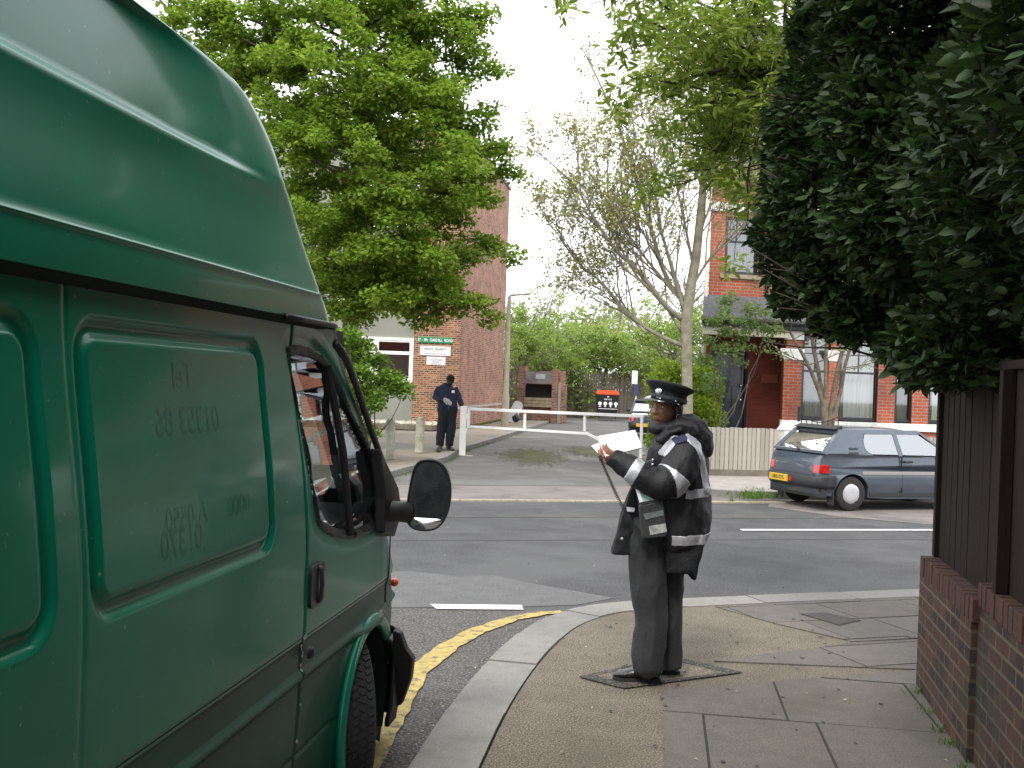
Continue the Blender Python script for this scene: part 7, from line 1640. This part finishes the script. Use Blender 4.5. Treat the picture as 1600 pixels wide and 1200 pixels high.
# collar and hood
mb.tube([Wp(1021, 672, -.05), Wp(1027, 667, -.04), Wp(1042, 665, -.01), Wp(1058, 661, 0), Wp(1074, 663, 0), Wp(1088, 672, 0), Wp(1098, 685, 0), Wp(1103, 700, 0), Wp(1104, 711, 0)], [(.05, .018), (.085, .030), (.105, .042), (.12, .050), (.13, .058), (.135, .062), (.13, .056), (.115, .040), (.09, .018)], 22)
mb.tube([Wp(1030, 690, -.1), Wp(1042, 678, -.1), Wp(1060, 674, -.08), Wp(1080, 684, -.08)], [(.05, .02), (.07, .03), (.08, .035), (.06, .02)], 14)
jacket = remesh(mb, 'jacket', jk, warden, .0058, 4, fold(1, .008, (9, 9, 5), .0065))
w2l = Matrix.Translation(warden.location)
def armpar(c):
    best = (9, 0, 0)
    for i in range(len(APT) - 1):
        a_, b_ = APT[i], APT[i + 1]; ab = b_ - a_; t = max(0, min(1, (c - a_).dot(ab) / ab.dot(ab))); d = (c - a_ - ab * t).length
        if d < best[0]: best = (d, i + t, 0)
    return best
def onarm(lo, hi, dm=.125):
    def f(c, n): d, s, _ = armpar(w2l @ c); return lo < s < hi and d < dm and (w2l @ c).y < WY - .10
    return f
peel(jacket, 'reflective_band', refl, onarm(5.62, 6.32), .003)
peel(jacket, 'reflective_band', refl, onarm(2.55, 3.18), .003)
def zc(c): return (w2l @ c)
def pxof(q): # image position of a world point, for measuring the tape lines once
    d = q - Vector((0, 0, EYE)); x = d.x * math.cos(ROLL) + d.z * math.sin(ROLL); z = -d.x * math.sin(ROLL) + d.z * math.cos(ROLL); return 800 + x / d.y * F, 600 - z / d.y * F
pB0, pB1 = Wp(1040, 836, -.19).z, Wp(1040, 853, -.19).z
peel(jacket, 'reflective_band', refl, lambda c, n: pB1 < zc(c).z - .04 * (zc(c).x - Wp(1060, 840).x) < pB0 and zc(c).x > Wp(1042, 840).x and n.z > -.6, .003)
pB0, pB1 = Wp(1080, 764, -.19).z, Wp(1080, 779, -.19).z
peel(jacket, 'reflective_band', refl, lambda c, n: pB1 < zc(c).z - .08 * (zc(c).x - Wp(1080, 770).x) < pB0 and zc(c).x > Wp(1062, 770).x and armpar(zc(c))[0] > .10 and abs(n.z) < .6, .003)
def strap(pts, wd_, sgn=1):
    PT = [Wp(x, y, d) for x, y, d in pts]
    def f(c, n):
        q = zc(c)
        if n.y * sgn > .35: return False
        for a_, b_ in zip(PT, PT[1:]):
            a2 = Vector((a_.x, 0, a_.z)); b2 = Vector((b_.x, 0, b_.z)); q2 = Vector((q.x, 0, q.z)); ab = b2 - a2; t = max(0, min(1, (q2 - a2).dot(ab) / ab.dot(ab)))
            if (q2 - a2 - ab * t).length < wd_ / 2: return True
        return False
    return f
peel(jacket, 'reflective_strap', refl, strap([(1067, 681, 0), (1080, 694, 0), (1088, 715, 0), (1095, 745, 0), (1099, 768, 0)], .046), .003)
peel(jacket, 'reflective_strap', refl, strap([(1046, 683, 0), (1038, 693, 0), (1028, 705, 0)], .034), .003)
peel(jacket, 'epaulette', mat('navy_epaulette', (.012, .014, .05), .7), strap([(1048, 686, 0), (1059, 683, 0)], .034), .007)
mb = MB(); mb.tube([Wp(1048, 685.5, -.20), Wp(1054, 681, -.19), Wp(1060, 682, -.19)], [(.0035, .002)] * 3, 6); mb.build('rank_stripe', refl, jacket)
for k, (x, y) in enumerate(((1006, 710), (1020, 719), (1020, 726), (972, 842))): mb = MB(); mb.lathe(tuple(Wp(x, y, -.135 if x > 1010 else (-.12 if k == 0 else -.105))), [(0, .004), (.006, .003), (.008, 0)], 10, Matrix.Rotation(R(90), 3, 'X')); mb.build('button', bpy.data.materials['silver_badge'], jacket, smooth=True)
# trousers
mb = MB()
lg1 = [(812, 1018, 26, .11), (850, 1012, 28, .105), (890, 1012, 27.5, .10), (930, 1014, 26.5, .10), (965, 1017, 25, .098), (1000, 1014, 24.5, .098), (1025, 1011, 24.5, .098), (1041, 1013, 22.5, .092), (1050, 1018, 18, .075)]
mb.tube([Wp(x, y, -.075) for y, x, h, d in lg1], [(hw(h), d) for y, x, h, d in lg1], 22, up=(0, 1, 0))
lg2 = [(812, 1044, 24, .11), (880, 1045, 22, .10), (930, 1046, 20.5, .095), (970, 1046, 19, .09), (1005, 1045, 18.5, .088), (1030, 1045, 17.5, .085), (1043, 1047, 15, .08)]
mb.tube([Wp(x, y, .075) for y, x, h, d in lg2], [(hw(h), d) for y, x, h, d in lg2], 22, up=(0, 1, 0))
remesh(mb, 'trousers', jk2, warden, .006, 3, fold(5, .009, (8, 8, 4), .007))
# shoes
def shoe(name, toe, heel, m, par, wdt=.048, h=.075, s=1.0):
    toe, heel = Vector(toe), Vector(heel); d = toe - heel; L = d.length; d.normalize(); a = Vector((-d.y, d.x, 0)); mb = MB()
    st = [(0, .030, .055, .035), (.08, .034, .08, .045), (.25, .037, .085, .048), (.42, .036, .075, .045), (.58, .043, .06, .036), (.75, .048, .048, .028), (.9, .040, .038, .022), (.98, .022, .03, .016)]
    mb.tube([heel + d * L * t + Vector((0, 0, .012 + hh * .5)) for t, w_, hh, _ in st], [(w_ * s, hh * .52) for t, w_, hh, _ in st], 16, up=(0, 0, 1)); o = remesh(mb, name, m, par, .0045 if s > .9 else .01, 2)
    mb = MB(); out = [(0, .028), (.1, .036), (.3, .034), (.45, .033), (.62, .044), (.78, .05), (.92, .040), (1.0, .018)]
    pl = [heel + d * (L * t * 1.02 - .005) + a * w_ * s for t, w_ in out] + [heel + d * (L * t * 1.02 - .005) - a * w_ * s for t, w_ in reversed(out)]
    mb.prism([Vector((p.x, p.y, heel.z + .001)) for p in pl], (0, 0, .018)); q = mb.build('sole', rubber, o, bevel=.003); return o
s1 = shoe('shoe', G(957, 1061, .004), G(1032, 1068, .004) + Vector((0, .03, 0)), leather, warden); s2 = shoe('shoe', G(1008, 1050, .004) + Vector((0, -.02, 0)), G(1063, 1058, .004) + Vector((0, .08, 0)), leather, warden)
mb = MB(); c = Wp(983, 1041, -.1)
for k in range(3): mb.tube([c + Vector((-.015 - k * .012, -.028, -.004 * k)), c + Vector((-.012 - k * .012, 0, .010 - .006 * k)), c + Vector((-.015 - k * .012, .028, -.004 * k))], .003, 5)
mb.build('laces', hair_m, s1)
# things she carries
paper = mat('white_paper', (.80, .80, .84), .7, var=.02, scale=6); pink = mat('pink_paper', (.7, .42, .42), .7); inkm = mat('blue_ink', (.25, .27, .4), .8)
pad = thing('notepad', 'open white pad with pink margin in the warden\'s hands', 'notepad', tuple(Wp(968, 705, -.2)))
q = [(932, 682, -.13), (992, 673, -.10), (1003.5, 699, -.20), (946, 713.5, -.24)]; qv = [Wp(*a) for a in q]; nrm = (qv[1] - qv[0]).cross(qv[3] - qv[0]).normalized(); nrm = nrm if nrm.y < 0 else -nrm
mb = MB(); mb.prism([v - nrm * .008 for v in qv], nrm * .007); mb.build('pages', paper, pad)
mb = MB(); bent = [qv[0].lerp(qv[1], .055), qv[1] + Vector((0, -.01, .004)), qv[2], qv[3].lerp(qv[2], .055)]; mb.prism(bent, nrm * .0015); top_p = mb.build('top_page', paper, pad)
mb = MB(); mb.prism([qv[0], qv[0].lerp(qv[1], .05), qv[3].lerp(qv[2], .05), qv[3]], nrm * .002); mb.build('pink_margin', pink, pad)
mb = MB(); rs = random.Random(3)
for k in range(10):
    t = .1 + .085 * k; a_ = qv[0].lerp(qv[3], t); b_ = qv[1].lerp(qv[2], t); u = .14
    while u < .92:
        w_ = rs.uniform(.02, .07); p, r_ = a_.lerp(b_, u), a_.lerp(b_, min(.95, u + w_)); dn = (qv[3] - qv[0]) * .012
        if rs.random() < .75: mb.add([p + nrm * .0022, r_ + nrm * .0022, r_ + dn + nrm * .0022, p + dn + nrm * .0022], [(0, 1, 2, 3)])
        u += w_ + .02
mb.build('handwriting', inkm, top_p, clean=False)
cb_ = thing('folder', 'thin grey-white folder held open beneath the notepad', 'folder', tuple(Wp(938, 702, -.15))); mb = MB(); qq = [Wp(x, y, d) for x, y, d in ((924, 697, -.12), (936, 692, -.11), (958, 712, -.19), (954, 719, -.22), (941, 716, -.2))]; mb.prism(qq, Vector((0, .006, .002))); mb.build('cover', mat('folder_card', (.45, .48, .48), .6, var=.1), cb_)
mb = MB(); qq = [v + Vector((0, -.003, 0)) for v in (qq[0], qq[1], qq[2])]; mb.prism([qq[0], qq[1], qq[2], qq[0].lerp(qq[2], .6)], Vector((0, .002, 0))); mb.build('sheet', paper, cb_)
mach = thing('ticket_machine', 'dark handheld ticket machine case with clear pocket hanging at the warden\'s hip', 'ticket machine', tuple(Wp(1020, 820, -.22)))
mb = MB(); D_ = -.285; mb.prism([Wp(x, y, D_) for x, y in ((999, 790), (1036, 782), (1043, 835), (1040, 839), (1006, 842), (1003, 838))], Vector((0, .06, 0))); mb.build('case', mat('grey_black_nylon', (.022, .024, .026), .6, var=.2, bump=.3, bscale=80), mach, bevel=.006)
mb = MB(); mb.prism([Wp(x, y, D_ - .004) for x, y in ((1014, 822), (1040, 818), (1042, 831), (1016, 836))], Vector((0, .003, 0))); mb.build('clear_pocket', mat('clear_plastic', (.35, .36, .36), .2, var=.4, scale=30), mach)
mb = MB(); mb.prism([Wp(x, y, D_ - .004) for x, y in ((1005, 803), (1036, 797), (1037, 805), (1009, 812))], Vector((0, .003, 0))); mb.build('flap_strip', mat('grey_strip', (.12, .14, .14), .4, var=.3, scale=30), mach)
mb = MB(); mb.prism([Wp(x, y, D_ + .0) for x, y in ((1000, 785), (1036, 779), (1037, 783), (1000, 789))], Vector((0, .055, 0))); mb.build('lid', bpy.data.materials['grey_black_nylon'], mach, bevel=.003)
cardo = thing('ticket_book', 'pale green and white ticket book tucked above the ticket machine case', 'ticket book', tuple(Wp(1010, 780, -.22)))
mb = MB(); mb.prism([Wp(x, y, -.275) for x, y in ((993, 762), (1010, 768), (1034, 776), (1033, 783), (1001, 790))], Vector((0, .03, 0))); mb.build('cover', mat('pale_green_card', (.32, .45, .42), .6, var=.1, scale=12), cardo)
mb = MB(); mb.prism([Wp(x, y, -.278) for x, y in ((993, 763), (998, 764), (1006, 788), (1001, 790))], Vector((0, .003, 0))); mb.build('edge', paper, cardo)
strapo = thing('shoulder_strap', 'black strap running from the ticket machine case up under the warden\'s jacket', 'strap', tuple(Wp(1000, 800, -.2))); mb = MB(); mb.tube([Wp(1002, 792, -.26), Wp(998, 772, -.2), Wp(1006, 745, -.14)], [(.014, .003)] * 3, 6); mb.build('webbing', rubber, strapo)
mb = MB(); mb.prism([Wp(x, y, -.125) for x, y in ((979, 792), (992, 794), (991, 800), (980, 799))], Vector((0, .004, 0))); mb.build('white_label', paper, strapo)
# coiled lead
mb = MB(); cp0 = [Wp(936, 712, -.2), Wp(946, 735, -.2), Wp(957, 760, -.2), Wp(968, 784, -.2), Wp(977, 800, -.18), Wp(986, 815, -.16), Wp(1000, 834, -.24)]
cpf = smooth_line(cp0, 3); cum = [0]
for a_, b_ in zip(cpf, cpf[1:]): cum.append(cum[-1] + (b_ - a_).length)
def at_(s):
    for i in range(len(cum) - 1):
        if s <= cum[i + 1]: return cpf[i].lerp(cpf[i + 1], (s - cum[i]) / (cum[i + 1] - cum[i] + 1e-9)), (cpf[i + 1] - cpf[i]).normalized()
    return cpf[-1], (cpf[-1] - cpf[-2]).normalized()
hx = []; N_ = 760
for i in range(N_ + 1):
    s = cum[-1] * i / N_; p, t = at_(s); u = t.cross(Vector((0, 1, 0))).normalized(); v = t.cross(u); an = i / N_ * 2 * math.pi * 46; hx.append(p + (u * math.cos(an) + v * math.sin(an)) * .0075)
mb.tube(hx, .0026, 5); mb.build('coiled_lead', rubber, smooth=True, label='black coiled lead from the folder down to the ticket machine case', cat='coiled lead')
# ---------------------------------------------------------------- man at the gate
MY = 25.2
def Mp(px, py, dy=0.0): return P(px, py, MY + dy)
man = thing('person', 'man in black knitted hat, navy sweatshirt and dark trousers standing by the white gate post', 'person', tuple(G(698, 702)))
MY = man.location.y + .05; PM = F / MY; SS = 1.15
f2 = Vector((-.25, -1, -.55)).normalized(); u2 = Vector((.06, -.35, 1)); u2 = (u2 - f2 * u2.dot(f2)).normalized(); l2 = u2.cross(f2); h2 = Mp(703.5, 594.5, -.08)
H2 = Matrix(((f2.x, l2.x, u2.x, h2.x), (f2.y, l2.y, u2.y, h2.y), (f2.z, l2.z, u2.z, h2.z), (0, 0, 0, 1)))
mb = MB(); head_shape(mb, H2, SS, 48, 36); mb.tube([H2 @ Vector((-.03, 0, -.05)), Mp(701, 604), Mp(699, 612)], [.06, .065, .09], 12)
mb.tube([Mp(699, 603), Mp(699, 610), Mp(699, 625), Mp(699, 636), Mp(699, 645)], [(.12, .08), (.20, .12), (.17, .11), (.16, .11), (.15, .11)], 16, up=(0, 1, 0))
for a_ in (((693, 645), (690, 668), (687, 694)), ((706, 645), (704, 668), (702, 695))): mb.tube([Mp(*p) for p in a_], [.09, .065, .05], 10)
mb.tube([Mp(687, 606), Mp(681, 620, -.02), Mp(690, 625, -.22)], [.055, .045, .032], 10); mb.tube([Mp(712, 606), Mp(717, 622, -.02), Mp(722, 634, -.12)], [.055, .045, .032], 10)
hand_shape(mb, Mp(690, 625, -.22), Vector((1, -.5, -.15)), Vector((0, -.2, 1)), .5, -1, 1.1); hand_shape(mb, Mp(722, 634, -.12), Vector((.1, -.25, -1)), Vector((1, .1, 0)), .35, 1, 1.1)
bman = remesh(mb, 'body', dskin, man, .010, 1)
mb = MB(); mb.ell(H2 @ Vector((-.014, 0, .045)), (.118, .104, .095), 24, 14, H2.to_3x3()); mb.ell(H2 @ Vector((-.05, 0, -.0)), (.075, .085, .09), 20, 12, H2.to_3x3()); remesh(mb, 'knitted_hat', mat('black_knit', (.005, .005, .006), .95, bump=.5, bscale=120), man, .011, 1)
navy_c = mat('navy_sweatshirt', (.018, .022, .05), .9, var=.2, scale=15); mb = MB()
q = [(600, 701, 6.5, .09), (603, 700, 10, .11), (606, 699, 13.5, .125), (611, 698.5, 15, .14), (620, 698.5, 15, .145), (630, 698.5, 15, .15), (636, 699, 15.5, .155), (640, 699, 14.5, .145)]
mb.tube([Mp(x, y) for y, x, h, d in q], [(h / PM, d) for y, x, h, d in q], 20, up=(0, 1, 0))
mb.tube([Mp(688, 606.5), Mp(682, 613), Mp(680, 620, -.03), Mp(686, 624.5, -.15), Mp(690, 625.5, -.2)], [.075, .075, .075, .062, .05], 14); mb.tube([Mp(710, 606), Mp(715, 615), Mp(718.5, 625, -.04), Mp(721.5, 633, -.1)], [.078, .072, .065, .052], 14)
sw = remesh(mb, 'sweatshirt', navy_c, man, .011, 2, fold(7, .012, (6, 6, 5), .008))
mb = MB(); mb.box((-.035, -.012, -.03), (.035, .012, .03), Matrix.Translation(Mp(708, 612, -.16))); mb.build('chest_emblem', paper, sw)
dt = mat('dark_trousers', (.010, .012, .018), .9, var=.2, scale=12); mb = MB()
for pts in ([(637, 695, 11.5), (650, 692, 8.2), (668, 690, 7.0), (685, 688, 6.4), (696, 687, 6.2)], [(637, 704, 11.5), (650, 706, 8.2), (668, 705, 7.0), (685, 703, 6.4), (696, 702, 6.2)]):
    mb.tube([Mp(x, y) for y, x, h in pts], [(h / PM, h / PM * 1.05) for y, x, h in pts], 16, up=(0, 1, 0))
remesh(mb, 'trousers', dt, man, .011, 2, fold(9, .014, (5, 5, 4), .009))
bt = mat('dark_boots', (.02, .017, .015), .6)
for a_, b_ in (((684, 706), (689, 700)), ((708, 704.5), (699, 699.5))): shoe('boot', G(*a_, .004) + Vector((0, .0, 0)), G(*b_, .004) + Vector((0, .0, 0)), bt, man, s=1.25)
gl_ = mat('grey_glove', (.36, .34, .32), .9, var=.2, scale=30)
glv = thing('work_gloves', 'pair of pale work gloves held at the waist of the man by the gate', 'gloves', tuple(Mp(696, 626, -.3))); 
for k in range(2): mb = MB(); hand_shape(mb, Mp(693 + 3 * k, 623 + 2 * k, -.30 - .02 * k), Vector((1, -.1, -.45 - .2 * k)), Vector((0, -1, .2)), .2, 1, 1.25); remesh(mb, 'glove', gl_, glv, .009, 1)
mb = MB(); c = Mp(701, 630, -.28); mb.tube([c, c + Vector((.01, 0, -.06)), c + Vector((-.01, 0, -.12)), c + Vector((.02, 0, -.17))], .012, 6); mb.tube([c + Vector((.03 * math.cos(t), 0, .03 * math.sin(t))) for t in [i * .5 for i in range(13)]], .006, 5); mb.build('key_bunch', mat('dark_keys', (.06, .07, .08), .4, metal=.7), label='bunch of keys on a dark strap hanging from the man\'s hand', cat='keys', smooth=True)
# ---------------------------------------------------------------- small litter: bud scales, leaf bits, chewing gum
rs = random.Random(77); mb = MB()
for _ in range(420):
    if rs.random() < .45: p = Vector((rs.uniform(-3, 9), rs.uniform(9.3, 15.5), RZ + .006))
    elif rs.random() < .6: i_ = rs.randint(8, len(kl) - 6); t_ = rs.random(); p = kl[i_].lerp(kl[i_ + 1], t_) + Vector((-rs.uniform(.0, .12), rs.uniform(.02, .12), RZ + .006))
    else: p = Vector((rs.uniform(0, 2.2), rs.uniform(4.4, 8), .006))
    if p.z > 0 and p.x < .25: continue
    r = rs.uniform(.004, .016); a0 = rs.uniform(0, 6)
    mb.add([p + Vector((r * math.cos(a0), r * math.sin(a0), 0)), p + Vector((-r * .4 * math.sin(a0), r * .4 * math.cos(a0), r * .5)), p - Vector((r * math.cos(a0), r * math.sin(a0), 0)), p + Vector((r * .4 * math.sin(a0), -r * .4 * math.cos(a0), r * .2))], [(0, 1, 2), (0, 2, 3)])
mb.build('leaf_litter', mat('litter', (.3, .27, .18), .9, island=[(.16, .18, .06), (.4, .36, .26), (.1, .08, .05), (.5, .48, .42)]), kind='stuff', label='fallen bud scales and leaf bits scattered on the road and pavement', cat='litter', clean=False)
mb = MB(); rs = random.Random(5)
for _ in range(46):
    p = Vector((rs.uniform(.45, 2.2), rs.uniform(4.4, 8), .0042)); r = rs.uniform(.008, .017); mb.prism([p + Vector((r * math.cos(k) * rs.uniform(.8, 1.1), r * math.sin(k) * rs.uniform(.8, 1.1), 0)) for k in range(6)], (0, 0, .0015))
mb.build('chewing_gum', mat('old_gum', (.045, .042, .038), .8), kind='stuff', label='flattened dark chewing gum spots on the pavement', cat='gum', clean=False)
# cracks across the worn crossover
mb = MB(); rs = random.Random(15)
for (x0, y0, x1, y1) in ((830, 752, 985, 764), (640, 758, 760, 768), (860, 766, 930, 780), (700, 752, 720, 778), (905, 770, 985, 772), (1130, 770, 1200, 780)):
    a_, b_ = G(x0, y0, RZ + .0085), G(x1, y1, RZ + .0085); n = 26; pts = [a_.lerp(b_, i / n) + Vector((0, rs.gauss(0, .035) + .15 * math.sin(i * .4 + x0), 0)) for i in range(n + 1)]
    for i in range(n): w_ = rs.uniform(.006, .018); mb.add([pts[i], pts[i + 1], pts[i + 1] + Vector((0, w_, 0)), pts[i] + Vector((0, w_, 0))], [(0, 1, 2, 3)])
mb.build('cracks', M['dirt'], kind='structure', clean=False)
print('objects', len(bpy.data.objects))
